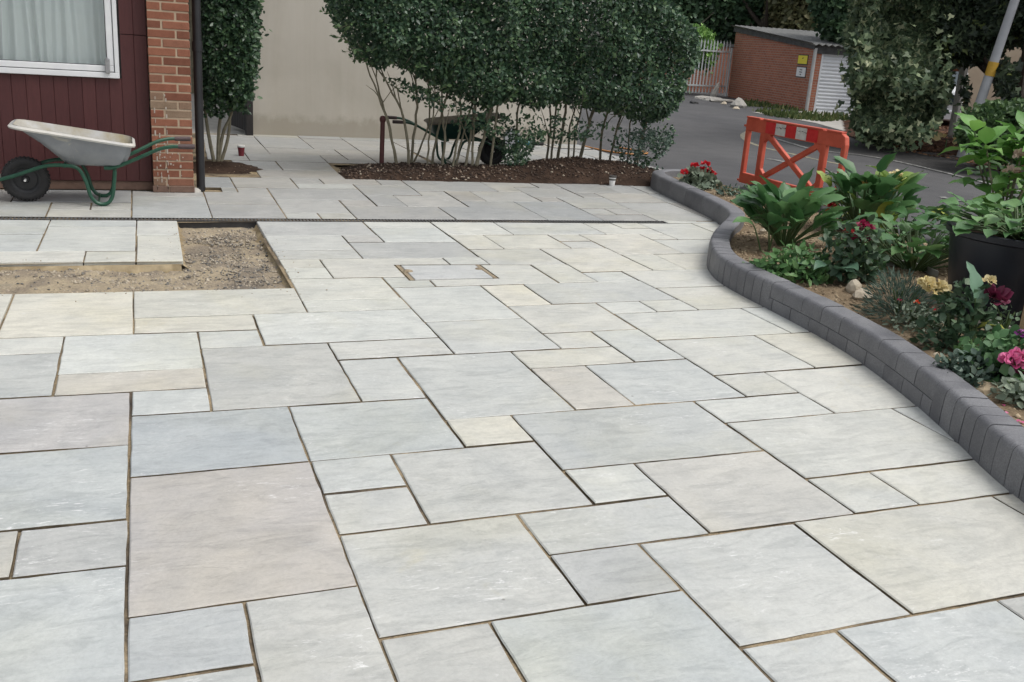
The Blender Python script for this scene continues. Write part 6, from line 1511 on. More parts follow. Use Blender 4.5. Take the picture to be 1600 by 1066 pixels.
# white car parked behind the ivy
p, v_, rgt = frame_at(1497, 197, 25.5)
car = empty('parked_car', (p.x - rgt.x * 1.7 + v_.x * 2.1, p.y - rgt.y * 1.7 + v_.y * 2.1, 0.02), math.atan2(-v_.y, -v_.x), label='white car mostly hidden behind the ivy clad tree', cat='car')
prof = [(-2.1, .30), (-2.1, .72), (-1.95, .86), (-1.2, .95), (-0.55, 1.38), (0.9, 1.42), (1.55, 1.05), (2.0, .98), (2.1, .78), (2.1, .30)]
mb = MB(); n = len(prof)
mb.add([(x, 0, z) for x, z in prof] + [(x, 1.7, z) for x, z in prof], [tuple(range(n)), tuple(range(n, 2 * n))[::-1]] + [(i, i + n, (i + 1) % n + n, (i + 1) % n) for i in range(n)])
mb.build('body', 'car_white', car, bevel=0.05)
mb = MB(); mb.add([(-1.05, -.012, .98), (1.38, -.012, 1.04), (0.85, -.012, 1.34), (-0.5, -.012, 1.31)], [(0, 1, 2, 3)]); mb.build('side_window', 'car_glass', car)
mb = MB(); mb.add([(1.0, .12, 1.402), (1.0, 1.58, 1.402), (1.52, 1.5, 1.11), (1.52, .2, 1.11)], [(3, 2, 1, 0)]); o = mb.build('rear_window', 'car_glass', car); o.location = (0.03, 0, 0.02)
mb = MB(); mb.box((2.04, 0.05, .32), (2.16, 1.65, .55)); mb.build('bumper', 'car_white', car, bevel=0.03)
for yy in (0.1, 1.4):
    mb = MB(); mb.box((2.02, yy, .68), (2.115, yy + 0.2, .9)); mb.build('headlight', 'car_glass', car)
for xx in (-1.3, 1.3):
    for yy in (0.02, 1.52):
        wv = empty('wheel', (xx, yy + 0.08, 0.31)); wv.parent = car
        mb = MB(); mb.lathe([(0.2, -.09), (0.29, -.10), (0.315, -.06), (0.315, .06), (0.29, .10), (0.2, .09)], (0, 0, 0), 20, Matrix.Rotation(R(90), 4, 'X')); mb.build('tyre', 'rubber', wv, True)
        mb = MB(); mb.lathe([(0.0, -.085), (0.21, -.08), (0.21, .08), (0.0, .085)], (0, 0, 0), 16, Matrix.Rotation(R(90), 4, 'X')); mb.build('rim', 'galvanised', wv, True)
# dead leaves on verge and footway
def litter(r, n):
    Q = sample_poly([(1330, 214), (1350, 222), (1430, 240), (1500, 250), (1530, 262), (1600, 275), (1600, 235), (1480, 200), (1440, 215), (1340, 205)], n, r)
    d = rays_np(Q); t = -CAM_H / d[:, 2]; P = d * t[:, None]; P[:, 2] = np.where(inpoly(P[:, :2], vg), 0.03 + np.minimum(edge_dist(P[:, :2], vg), 0.9) * 0.22, 0.0); return P
r = np.random.default_rng(90); P = litter(r, 1500)
tag(leaves('fallen_leaves', P, rand_dirs(len(P), r) * np.array([1, 1, .15]), rand_dirs(len(P), r) * .4 + np.array([0, 0, 1]), 0.085, 0.055, 'dead_leaf', None, 'oval', 5), 'scattered brown fallen leaves on the verge and footway', kind='stuff')
pl = empty('pale_leaf_plant', (*G(1476, 235, 0.05).xy, 0.05), label='small plant of pale cream leaves on the dead leaf verge', cat='plant')
r = np.random.default_rng(91)
for k in range(7):
    a = r.uniform(0, 6.28); o = leaves('leaf', np.array([[0.1 * math.cos(a), 0.1 * math.sin(a), 0.12 + 0.12 * r.random()]]), np.array([[math.cos(a), math.sin(a), .3]]), np.array([[-.5, -.6, .6]]), 0.16, 0.13, 'pet_cream', pl, 'oval', k)
mb = MB(); mb.tube([(0, 0, -0.02), (0, 0, 0.2)], 0.01, 5); mb.build('stem', 'green_stem', pl)

# ================================================================== GARAGE, FENCE, SIGNS
C1 = G(1257, 173); C2 = G(1137, 150.5)
uu = (C2 - C1); gl_ = uu.length; uu.normalize(); pv = Vector((uu.y, -uu.x, 0))       # along side wall, and away to the right
ga = empty('brick_garage', C1, math.atan2(uu.y, uu.x), label='low red brick garage with a sloping corrugated roof and white door', cat='garage')
# local axes: +x along the side wall, -y along the door front
H0, H1 = 1.80, 2.29; GW = 7.5
def uvwall(name, quad, mat, parent):
    me = bpy.data.meshes.new(name); me.from_pydata(quad, [], [(0, 1, 2, 3)]); me.update()
    uv = me.uv_layers.new(name='UVMap'); o0 = Vector(quad[0]); e1 = (Vector(quad[1]) - o0).normalized()
    for li, vi in enumerate(me.loops): p = Vector(quad[vi.vertex_index]) - o0; uv.data[li].uv = (p.dot(e1), p.z + 3)
    return link(name, me, mat, parent)
uvwall('side_wall', [(0, 0, -0.05), (gl_, 0, -0.05), (gl_, 0, H1), (0, 0, H0)], 'garage_brick', ga)
uvwall('front_wall', [(0, 0, -0.05), (0, -0.28, -0.05), (0, -0.28, H0), (0, 0, H0)], 'garage_brick', ga)
uvwall('front_wall', [(0, -2.62, -0.05), (0, -GW, -0.05), (0, -GW, H0), (0, -2.62, H0)], 'garage_brick', ga)
uvwall('rear_wall', [(gl_, 0, -0.05), (gl_, -GW, -0.05), (gl_, -GW, H1), (gl_, 0, H1)], 'garage_brick', ga)
mb = MB(); mb.add([(-0.1, 0.06, H0 - 0.02), (gl_ + .1, 0.06, H1 - 0.02), (gl_ + .1, 0.06, H1 + 0.15), (-0.1, 0.06, H0 + 0.13), (-0.1, 0.005, H0 - 0.02), (gl_ + .1, 0.005, H1 - 0.02), (gl_ + .1, 0.005, H1 + 0.15), (-0.1, 0.005, H0 + 0.13)],
       [(0, 3, 2, 1), (4, 5, 6, 7), (0, 1, 5, 4), (2, 3, 7, 6), (1, 2, 6, 5), (3, 0, 4, 7)]); mb.box((-0.06, -GW, H0 - 0.13), (-0.005, 0.0, H0 + 0.10)); mb.build('fascia', 'fascia', ga)
V = []; ny_ = 150
for k in range(ny_ + 1):
    y = 0.16 - k * (GW + .2) / ny_; dz = 0.028 * math.cos(k * math.pi / 2)
    for x, z in ((-0.22, H0 + 0.15 - 0.02), (gl_ + 0.25, H1 + 0.19)): V += [(x, y, z + dz), (x, y, z + dz - 0.016)]
Fc = []
for k in range(ny_):
    a = 4 * k; Fc += [(a, a + 2, a + 6, a + 4), (a + 1, a + 5, a + 7, a + 3), (a, a + 4, a + 5, a + 1), (a + 2, a + 3, a + 7, a + 6)]
mb = MB(); mb.add(V, Fc); mb.build('roof', 'corrugated_sheet', ga, True)
V = []; Fc = []; nz = 64
for k in range(nz + 1):
    z = -0.02 + k * (H0 - 0.13) / nz; xo = 0.05 + (0.014 if (k // 2) % 2 else -0.006)
    V += [(xo, -0.33, z), (xo, -2.57, z)]
    if k: Fc.append((2 * k - 2, 2 * k - 1, 2 * k + 1, 2 * k))
mb = MB(); mb.add(V, Fc); dr = mb.build('door', 'garage_white', ga)
mb = MB(); mb.box((-0.01, -0.34, -.02), (0.09, -0.28, H0 - .1)); mb.box((-0.01, -2.62, -.02), (0.09, -2.56, H0 - .1)); mb.box((-0.01, -2.56, H0 - 0.16), (0.09, -0.34, H0 - .1)); mb.build('door_frame', 'garage_white', dr)
mb = MB(); mb.box((0.0, -1.6, 0.78), (0.045, -1.42, 0.84)); mb.build('handle', 'latch_metal', dr)
mb = MB(); mb.tube([(-0.06, -0.03, -0.02), (-0.06, -0.03, H0 + 0.02)], 0.055, 10); mb.build('downpipe', 'grey_pipe', ga, True)
def on_side(px, py):
    d = ray(px, py); nrm = Vector((-pv.x, -pv.y, 0)); t = (C1 - Vector((0, 0, CAM_H))).dot(nrm) / d.dot(nrm)
    w = Vector((0, 0, CAM_H)) + d * t - C1; return (w.dot(uu), w.z)
def sign(px0, py0, px1, py1, mat, label, lines, name):
    x0, z0 = on_side(px0, py0); x1, z1 = on_side(px1, py1)
    xa, xb = min(x0, x1), max(x0, x1); za, zb = min(z0, z1), max(z0, z1)
    base = C1 + uu * ((xa + xb) / 2) - pv * 0.0 + Vector((0, 0, za))
    t = empty(name, base, math.atan2(-uu.y, -uu.x), label=label, cat='sign')
    w = (xb - xa) / 2; h = zb - za
    mb = MB(); mb.box((-w, -0.022, 0), (w, -0.006, h)); mb.build('panel', mat, t)
    mb = MB(); mb.box((-w - .03, -0.012, -.03), (w + .03, -0.002, h + .03)); mb.build('backing', 'fascia', t)
    for (txt, zc, sz) in lines:
        cu = bpy.data.curves.new('lettering', 'FONT'); cu.body = txt; cu.size = sz * h; cu.align_x = 'CENTER'; cu.align_y = 'CENTER'; cu.extrude = 0.001
        tmp = bpy.data.objects.new('tmp', cu); COL.objects.link(tmp)
        me = bpy.data.meshes.new_from_object(tmp.evaluated_get(bpy.context.evaluated_depsgraph_get())); bpy.data.objects.remove(tmp)
        me.materials.clear(); o = link('lettering', me, 'sign_ink', t); o.location = (0, -0.0245, zc * h); o.rotation_euler = (R(90), 0, 0)
    return t, w, h
t, w, h = sign(1249, 86.5, 1261, 100.5, 'sign_yellow', 'yellow warning sign with a black mark on the garage wall', [], 'warning_sign')
mb = MB(); mb.add([(-.02 * 5 * w, -0.0245, .58 * h), (.1 * w, -0.0245, .62 * h), (.35 * w, -0.0245, .78 * h), (.12 * w, -0.0245, .73 * h), (-.05 * w, -0.0245, .68 * h)], [(0, 1, 2, 3, 4)]); mb.build('black_mark', 'sign_ink', t)
sign(1246.5, 105, 1258, 120.5, 'sign_white', 'white notice with black lettering below the yellow sign', [('Private', .76, .24), ('Residents', .50, .21), ('only', .24, .24)], 'notice_board')
# palisade fence
fr0 = Vector((C2.x, C2.y, 0)) - pv * 0.1; fl = G(1075, 148.5); fd = (fl - fr0); fln = fd.length; fd.normalize()
pf = empty('palisade_fence', fr0, math.atan2(fd.y, fd.x), label='grey steel palisade fence joining the brick garage', cat='fence')
k = 0; x = 0.10
while x < fln + 2.2:
    mb = MB(); zt = 1.86
    mb.add([(x - .035, 0.012, 0.08), (x, -0.012, 0.08), (x + .035, 0.012, 0.08), (x - .035, 0.012, zt), (x, -0.012, zt + .05), (x + .035, 0.012, zt), (x, 0.004, zt + 0.09)], [(0, 1, 4, 3), (1, 2, 5, 4), (3, 4, 6), (4, 5, 6)])
    mb.build('pale', 'palisade', pf); x += 0.175
for z in (0.32, 1.52):
    mb = MB(); mb.box((-0.05, 0.014, z), (fln + 2.2, 0.05, z + 0.05)); mb.build('rail', 'palisade', pf)
for xx in (0.02, 2.4):
    mb = MB(); mb.box((xx, 0.052, 0), (xx + .06, 0.11, 1.7)); mb.build('post', 'palisade', pf)
# brick outbuilding behind the fence
ob = empty('brick_outbuilding', tuple(Vector((C2.x, C2.y, 0)) + uu * 3.0 - pv * 0.2), math.atan2(pv.y, pv.x), label='brick outbuilding wall seen through the palisade fence', cat='building')
uvwall('wall', [(-1.6, 0, -.05), (2.5, 0, -.05), (2.5, 0, 1.75), (-1.6, 0, 1.75)], 'garage_brick', ob); mb = MB(); mb.box((-1.7, -0.06, 1.752), (2.6, 3.0, 1.86)); mb.build('roof', 'fascia', ob)
uvwall('wall', [(-1.6, 3.0, -.05), (-1.6, 0, -.05), (-1.6, 0, 1.75), (-1.6, 3, 1.75)], 'garage_brick', ob)
# rubble along the garage
def rock(loc, s, label, mat, seed, cat='rock', rot=0):
    bm = bmesh.new(); bmesh.ops.create_icosphere(bm, subdivisions=2, radius=1.0); rr = random.Random(seed)
    ph = [rr.uniform(0, 6) for _ in range(6)]
    for v in bm.verts:
        f = 1 + .16 * math.sin(v.co.x * 2.7 + ph[0]) + .14 * math.sin(v.co.y * 3.1 + ph[1]) + .12 * math.sin(v.co.z * 3.7 + ph[2]) + rr.uniform(-.07, .07)
        v.co = Vector((v.co.x * s[0] * f, v.co.y * s[1] * f, max(v.co.z * s[2] * f, -s[2] * .5) + s[2] * .45))
    me = bpy.data.meshes.new('rock'); bm.to_mesh(me); bm.free()
    o = link('rock', me, mat); o.location = loc; o.rotation_euler = (0, 0, rot)
    return tag(o, label, cat)
pz = G(1152, 167); o = rock((pz.x, pz.y, -0.03), (0.26, 0.2, 0.19), 'humped pale lump of stone at the foot of the garage wall', 'concrete', 3)
pz = G(1113, 152.5); o = rock((pz.x, pz.y, -0.03), (0.12, 0.10, 0.36), 'tall pale broken stone leaning by the palisade fence', 'concrete', 4); o.rotation_euler = (0.25, 0.18, 0.4)
pz = G(1085, 161); rock((pz.x, pz.y, -0.03), (0.16, 0.12, 0.07), 'small dark scrap lying on the road by the fence', 'scuff_black', 5, 'debris')
for k, (px, py) in enumerate([(1104, 154), (1118, 156.5), (1130, 158.5)]):
    pz = G(px, py); rock((pz.x, pz.y, -0.03), (0.55, 0.22, 0.08), 'flat broken kerb piece along the foot of the palisade fence', 'concrete', 20 + k, 'rubble', math.atan2(fd.y, fd.x))['group'] = 'broken kerb pieces by the palisade fence'
for k, (px, py) in enumerate([(1146, 166), (1150, 169.5), (1131, 162)]):
    pz = G(px, py); rock((pz.x, pz.y, -0.03), (0.10, 0.08, 0.06), 'small pale stone on the road edge beside the humped stone', 'pale_stone', 30 + k, 'rock')['group'] = 'small stones by the garage'
r = np.random.default_rng(95); Q = sample_poly([(1160, 158), (1162, 168), (1200, 181), (1240, 186), (1285, 190), (1325, 188), (1325, 182), (1280, 180), (1258, 174), (1200, 164)], 2200, r)
d = rays_np(Q); P = d * (-CAM_H / d[:, 2])[:, None]; P[:, 2] = -0.02
k_ = n3(P, 0.8, 4) > -0.25; P = P[k_]; n = len(P)
hgt = 0.04 + 0.11 * r.random(n) * (0.6 + 0.8 * np.clip(n3(P, 1.3, 9) + .5, 0, 1))
tag(leaves('weeds', P, rand_dirs(n, r) * .35 + np.array([0, 0, 1]), rand_dirs(n, r) * np.array([1, 1, .1]) + np.array([-.5, -.8, 0]), hgt, 0.05, 'grass', None, 'oval', 6), 'rough grass and weeds along the foot of the garage', kind='stuff')

# ================================================================== ORANGE BARRIER
BX = 6.05; y0_, y1_ = 7.30, 8.90; zb_, zt_ = 0.165, 0.845; bl = y1_ - y0_
ba = empty('traffic_barrier', (BX, y1_, 0), R(-90), label='orange plastic crossbraced road barrier with red and white strip', cat='barrier')
# local x runs from the far end (0) to the near end (bl); z up; thickness in y
def plate(name, pts, t, mat='orange_plastic', parent=ba, bev=0.008, y=0.0):
    mb = MB(); n = len(pts); mb.add([(p[0], y - t / 2, p[1]) for p in pts] + [(p[0], y + t / 2, p[1]) for p in pts], [tuple(range(n)), tuple(range(n, 2 * n))[::-1]] + [(i, i + n, (i + 1) % n + n, (i + 1) % n) for i in range(n)])
    return mb.build(name, mat, parent, bevel=bev)
z0, z1 = zb_, zt_; slot = 0.09; pw = 0.075
plate('top_rail', [(0.02, z1 - 0.135), (0, z1 - .12), (0, z1 - .02), (0.015, z1), (bl - .08, z1), (bl - .02, z1 - .03), (bl, z1 - .10), (bl, z1 - .135)], 0.050)
plate('bottom_rail', [(0, z0), (bl, z0), (bl, z0 + 0.11), (0, z0 + 0.11)], 0.050)
mb = MB(); mb.box((0.0, -0.032, z1 - 0.006), (0.24, 0.032, z1 + 0.012)); mb.box((0.30, -0.032, z1 - 0.006), (bl - .34, 0.032, z1 + 0.012)); mb.box((bl - .28, -0.032, z1 - 0.006), (bl - .07, 0.032, z1 + 0.012)); mb.build('top_lip', 'orange_plastic', ba, bevel=0.006)
for xx, w_ in ((0.0, 0.055), (0.27, 0.075), (bl - 0.345, 0.075), (bl - 0.055, 0.055)):
    plate('upright', [(xx, z0 + .10), (xx + w_, z0 + .10), (xx + w_, z1 - .125), (xx, z1 - .125)], 0.046)
xa, xb = 0.345, bl - 0.345; za, zb2 = z0 + 0.10, z1 - 0.13
def brace(a, b, w, name='brace', y=0.0):
    dx, dz = b[0] - a[0], b[1] - a[1]; L = math.hypot(dx, dz); nx_, nz_ = -dz / L * w / 2, dx / L * w / 2
    plate(name, [(a[0] + nx_, a[1] + nz_), (a[0] - nx_, a[1] - nz_), (b[0] - nx_, b[1] - nz_), (b[0] + nx_, b[1] + nz_)], 0.040, y=y, bev=0.006)
brace((xa - .02, zb2 + .02), (xb + .02, za - .02), 0.052, y=-0.003); brace((xa - .02, za - .02), (xb + .02, zb2 + .02), 0.052, y=0.006)
for xx, zz_ in ((xa - .01, zb2), (xb + .01, zb2), (xa - .01, za), (xb + .01, za)):
    s = 1 if xx < bl / 2 else -1; q_ = 1 if zz_ < 0.5 else -1
    plate('gusset', [(xx, zz_), (xx + s * .13, zz_), (xx, zz_ + q_ * .10)], 0.042, y=0.001)
wseg = (bl - 0.42 - 0.34) / 5
for k in range(5):
    x_ = 0.36 + k * wseg
    plate('reflective_panel', [(x_ + .002, z1 - .125), (x_ + wseg - .002, z1 - .125), (x_ + wseg - .002, z1 - .012), (x_ + .002, z1 - .012)], 0.004, 'reflect_white' if k % 2 else 'reflect_red', bev=0.0, y=-0.028)
rb = random.Random(4)
for k in (1, 3):
    mb = MB(); x_ = 0.36 + k * wseg
    for j in range(8): a = x_ + 0.02 + j * wseg / 9; mb.box((a, -0.0318, z1 - .055 + rb.uniform(-.008, .008)), (a + rb.uniform(.005, .02), -0.0302, z1 - .048 + rb.uniform(-.003, .008)))
    mb.build('scuff_mark', 'scuff_black', ba)
for zz_ in (z0 + .01, z1 - 0.1):
    mb = MB(); mb.box((-0.05, -0.012, zz_), (0.01, 0.012, zz_ + 0.022)); mb.build('hinge_pin', 'orange_plastic', ba)
for xx in (0.26, bl - 0.34):
    mb = MB(); zf = bedz(BX, y1_ - xx); mb.add([(xx - .05, -.22, zf - .02), (xx + .13, -.22, zf - .02), (xx + .13, .22, zf - .02), (xx - .05, .22, zf - .02), (xx, -.03, z0 + .02), (xx + .08, -.03, z0 + .02), (xx + .08, .03, z0 + .02), (xx, .03, z0 + .02), (xx - .04, -.21, zf + .05), (xx + .12, -.21, zf + .05), (xx + .12, .21, zf + .05), (xx - .04, .21, zf + .05)],
        [(3, 2, 1, 0), (0, 1, 9, 8), (1, 2, 10, 9), (2, 3, 11, 10), (3, 0, 8, 11), (8, 9, 5, 4), (9, 10, 6, 5), (10, 11, 7, 6), (11, 8, 4, 7), (4, 5, 6, 7)]); mb.build('foot', 'rubber_foot', ba)

# ================================================================== FLOWER BED
PROF = dict(arum=[0.35, 0.80, 1.0, 0.95, 0.75, 0.45, 0.0], ovate=[0.10, 0.70, 1.0, 0.92, 0.66, 0.32, 0.0], strap=[0.25, 0.55, 0.85, 1.0, 0.9, 0.55, 0.0])
def blade(parent, base, az, elev, L, W, droop, mat, prof='ovate', fold=0.22, wave=0.05, rr=random):
    pr = PROF[prof]; n = len(pr); V = []; p = Vector(base); e = elev; side = Vector((-math.sin(az), math.cos(az), 0)); tw = rr.uniform(-.35, .35)
    for i, w in enumerate(pr):
        d = Vector((math.cos(az) * math.cos(e), math.sin(az) * math.cos(e), math.sin(e))); up = side.cross(d) * -1
        up = d.cross(side); sd = (side * math.cos(tw) + up * math.sin(tw)); u2 = d.cross(sd)
        if u2.z < 0: u2 = -u2
        hw = w * W / 2; wv = wave * W * math.sin(i * 2.1 + az * 3)
        V += [p + sd * hw + u2 * (fold * hw + wv), p + sd * hw * .5 + u2 * fold * hw * .35, p, p - sd * hw * .5 + u2 * fold * hw * .35, p - sd * hw + u2 * (fold * hw - wv)]
        p = p + d * (L / (n - 1)); e -= droop / (n - 1)
    Fc = []
    for i in range(n - 1):
        for j in range(4): Fc.append((i * 5 + j, i * 5 + j + 1, (i + 1) * 5 + j + 1, (i + 1) * 5 + j))
    mb = MB(); mb.add(V, Fc); return mb.build('leaf', mat, parent, True)
def stalk(mb, a, b, r0=0.006, bend=0.04):
    a = Vector(a); b = Vector(b); mid = a.lerp(b, .5) + Vector((0, 0, bend)); mb.tube([a, a.lerp(mid, .6), mid.lerp(b, .5), b], [r0, r0 * .9, r0 * .75, r0 * .6], 6)
def bedpt(px, py, dz=0.12):
    p = G(px, py, dz); return Vector((p.x, p.y, bedz(p.x, p.y)))
def arum(name, base, label, n, h, spread, L, W, mat, seed, mats=None, elev=(0.3, 1.0), droop=(0.5, 1.3), prof='arum', lean=(0, 0)):
    rr = random.Random(seed); t = empty(name, base, label=label, cat='plant'); mb = MB()
    for k in range(n):
        az = rr.uniform(0, 2 * math.pi); f = math.sqrt(rr.random()); rad = spread * f
        tip = Vector((math.cos(az) * rad + lean[0], math.sin(az) * rad + lean[1], h * rr.uniform(.35, 1.0) * (1 - .35 * f)))
        stalk(mb, (math.cos(az) * .03, math.sin(az) * .03, -0.02), tip, 0.007, 0.03)
        mm = mat if not mats or rr.random() > mats[0] else mats[1]
        blade(t, tip, az + rr.uniform(-.5, .5), rr.uniform(*elev), L * rr.uniform(.7, 1.15), W * rr.uniform(.75, 1.15), rr.uniform(*droop), mm, prof, rr=rr)
    mb.build('stem', 'green_stem', t, True); return t
def mound(name, base, label, rx, ry, h, n, L, W, mat, seed, kind='oval', cat='plant', up=0.5, gap=-.6, spiky=0.0):
    r = np.random.default_rng(seed); t = empty(name, base, label=label, cat=cat)
    d = rand_dirs(n, r); d /= np.linalg.norm(d, axis=1, keepdims=True); d[:, 2] = np.abs(d[:, 2])
    f = r.random(n) ** 0.35; P = d * np.array([rx, ry, h]) * f[:, None]
    P *= (1 + 0.28 * n3(d * 1.5 + seed, 1.6, seed))[:, None]; P[:, 2] = np.maximum(P[:, 2], 0.005)
    D = rand_dirs(n, r) * (1 - spiky) + d * (0.6 + 1.5 * spiky)
    leaves('foliage', P, D, rand_dirs(n, r) * .7 + d * .6 + np.array([0, 0, up]), L, W, mat, t, kind, seed)
    mb = MB(); rr = random.Random(seed)
    for k in range(7):
        a = rr.uniform(0, 6.28); q = rr.uniform(.3, .75); mb.tube([(0, 0, -.02), (rx * q * .5 * math.cos(a), ry * q * .5 * math.sin(a), h * .4), (rx * q * math.cos(a), ry * q * math.sin(a), h * .75)], [0.006, 0.005, 0.003], 5)
    mb.build('stem', 'green_stem', t, True); return t
def bloom(t, wp, rad, mat, n=22, seed=1, stem_from=None, flat=0.75, name='flower'):
    r = np.random.default_rng(seed); c = np.array(wp) - np.array(t.location)
    d = rand_dirs(n, r); d /= np.linalg.norm(d, axis=1, keepdims=True); d[:, 2] = np.abs(d[:, 2]) * flat
    o = leaves(name, c + d * rad * 0.45, d + rand_dirs(n, r) * .35, rand_dirs(n, r) * .5 + d + np.array([-.2, -.3, .6]), rad * 0.75, rad * 0.75, mat, t, 'oval', seed)
    if stem_from is not None:
        mb = MB(); stalk(mb, Vector(stem_from), Vector(c), 0.004, 0.02); mb.build('flower_stalk', 'green_stem', t, True)
    return o

# red geranium at the curled end of the kerb
b = bedpt(1092, 292); t = mound('geranium', b, 'red geranium in bloom where the kerb curls round', 0.20, 0.20, 0.21, 330, 0.065, 0.060, 'silver_leaf', 101)
for k, (px, py) in enumerate([(1070, 271), (1085, 260.5), (1102, 258), (1097, 267), (1108, 268), (1113, 273)]): bloom(t, onY(px, py, b.y - 0.03), 0.045, 'pet_red', 26, 110 + k, (0, 0, 0.1))
b = bedpt(1142, 305); mound('weed_tuft', b, 'thin grey green weeds on bare soil between the kerb and the barrier', 0.17, 0.12, 0.08, 110, 0.05, 0.02, 'grey_green', 121)
b = bedpt(1203, 306); mound('weed_tuft', b, 'small dusty weeds round the far foot of the orange barrier', 0.10, 0.10, 0.09, 80, 0.05, 0.02, 'silver_leaf', 122)
# big glossy arum just inside the kerb's bulge
b = bedpt(1225, 385); arum('arum_plant', b, 'glossy dark green arum crowding the bulge of the kerb', 70, 0.44, 0.28, 0.22, 0.15, 'arum', 131, None, elev=(0.5, 1.35), droop=(0.3, 1.0))
b = bedpt(1196, 391); arum('arum_plant', b, 'few stalked young arum leaves leaning on the kerb', 4, 0.26, 0.10, 0.16, 0.08, 'arum', 132, lean=(-0.06, 0.0))
b = bedpt(1240, 432); mound('bright_mound', b, 'low bright green leafy mound in front of the dark arum', 0.24, 0.20, 0.19, 520, 0.055, 0.030, 'strawberry', 133)
b = bedpt(1196, 425); mound('low_sprouts', b, 'sparse green sprouts on the soil by the kerb bulge', 0.14, 0.12, 0.10, 120, 0.05, 0.028, 'low_green', 134)
# taller arum with yellowing leaves by the barrier
b = bedpt(1345, 368); t = arum('arum_plant', b, 'tall arum with yellowing upper leaves and a peach bud by the barrier', 80, 0.56, 0.30, 0.22, 0.135, 'arum', 141, (0.10, 'arum_yellow'), elev=(0.3, 1.25), droop=(0.3, 1.0))
for k, (px, py, az, L) in enumerate([(1388, 300, -0.6, .22), (1392, 290, -0.3, .24), (1380, 288, 1.2, .20), (1396, 305, -1.2, .2), (1384, 280, 2.4, .2), (1400, 296, 0.2, .2), (1376, 296, 3.0, .18)]):
    w = onY(px, py, b.y) - b; blade(t, w, az, 0.9, L, 0.11, 1.0, 'arum_yellow', 'arum')
bloom(t, onY(1400, 275, b.y), 0.06, 'pet_cream', 12, 149, (0, 0, .4))
bloom(t, onY(1353, 291, b.y - .1), 0.045, 'pet_peach', 10, 142, (0, 0, 0.3))
b2 = bedpt(1412, 350); arum('arum_plant', b2, 'spreading arum leaves with one yellow shoot beside the road', 40, 0.30, 0.34, 0.22, 0.15, 'arum', 143, (0.18, 'arum_yellow'))
# red flowered roses
b = bedpt(1325, 440); t = mound('rose_bush', b, 'rose bush with crimson and red blooms beside two pale stones', 0.20, 0.18, 0.38, 420, 0.060, 0.038, 'rose_leaf', 151)
for k, (px, py, mt, s) in enumerate([(1338, 375, 'pet_crimson', .045), (1352, 376, 'pet_crimson', .040), (1356, 357, 'pet_crimson', .042), (1326, 363, 'pet_red', .03), (1348, 352, 'pet_crimson', .035)]): bloom(t, onY(px, py, b.y), s, mt, 20, 152 + k, (0, 0, .12))
b = bedpt(1308, 362); t = mound('begonia', b, 'small orange red flowers among grey leaves behind the rose bush', 0.16, 0.14, 0.16, 180, 0.05, 0.035, 'silver_leaf', 161)
for k, (px, py) in enumerate([(1298, 330), (1295, 337), (1310, 348), (1327, 347), (1301, 323)]): bloom(t, onY(px, py, b.y - .02), 0.04, 'pet_orange' if k < 2 else 'pet_red', 16, 162 + k, (0, 0, .08))
b = bedpt(1292, 440); arum('broad_leaf_plant', b, 'dusty broad green leaves low down at the foot of the roses', 12, 0.16, 0.14, 0.17, 0.09, 'arum_grey', 171, elev=(0.1, .6), prof='ovate')
b = bedpt(1352, 425); mound('low_sprouts', b, 'small fresh green plant behind the rose bush', 0.13, 0.12, 0.14, 170, 0.045, 0.026, 'low_green', 172)
# leafy drift between roses and pot
b = bedpt(1425, 425); t = arum('strawberry_plant', b, 'wide drift of toothed green leaves left of the black pot', 95, 0.34, 0.44, 0.15, 0.10, 'strawberry', 181, elev=(0.0, .7), droop=(.3, .9), prof='ovate', lean=(.05, .1))
b = bedpt(1385, 398); arum('strawberry_plant', b, 'second clump of broad leaves between arum and leaf drift', 24, 0.30, 0.25, 0.18, 0.11, 'arum', 182, elev=(0.0, .7), prof='ovate')
for k, (px, py) in enumerate([(1400, 323), (1390, 332), (1416, 318)]):
    pass
# the big black pot
pc = G(1560, 521, 0.10); vd = Vector((pc.x, pc.y, 0)).normalized(); pc = pc + vd * 0.30
PB = bedz(pc.x, pc.y) - 0.02
pot = empty('plant_pot', (pc.x, pc.y, PB), label='large black plastic pot full of strawberry leaves', cat='pot')
mb = MB(); mb.lathe([(0.001, 0.0), (0.29, 0.0), (0.295, 0.01), (0.365, 0.46), (0.372, 0.465), (0.385, 0.47), (0.388, 0.50), (0.375, 0.505), (0.35, 0.48), (0.34, 0.44), (0.30, 0.43)], (0, 0, 0), 48); mb.build('pot_body', 'black_pot', pot, True)
mb = MB(); mb.lathe([(0.345, 0.44), (0.2, 0.46), (0.001, 0.47)], (0, 0, 0), 32); mb.build('compost', 'dark_soil', pot, True)
t = arum('strawberry_plant', (pc.x, pc.y, PB + 0.46), 'strawberry plants spilling over the rim of the black pot', 130, 0.22, 0.42, 0.14, 0.095, 'strawberry', 191, elev=(-.2, .6), droop=(.2, .9), prof='ovate', lean=(-.02, .0))
w_ = Vector((pc.x, pc.y, PB + 0.46)); rt_ = Vector((vd.y, -vd.x, 0))
mound('feathery_plant', tuple(w_ + rt_ * 0.16 - vd * 0.20), 'feathery green sprigs at the front of the black pot', 0.14, 0.10, 0.11, 420, 0.05, 0.006, 'low_green', 192, 'quad', spiky=.4)
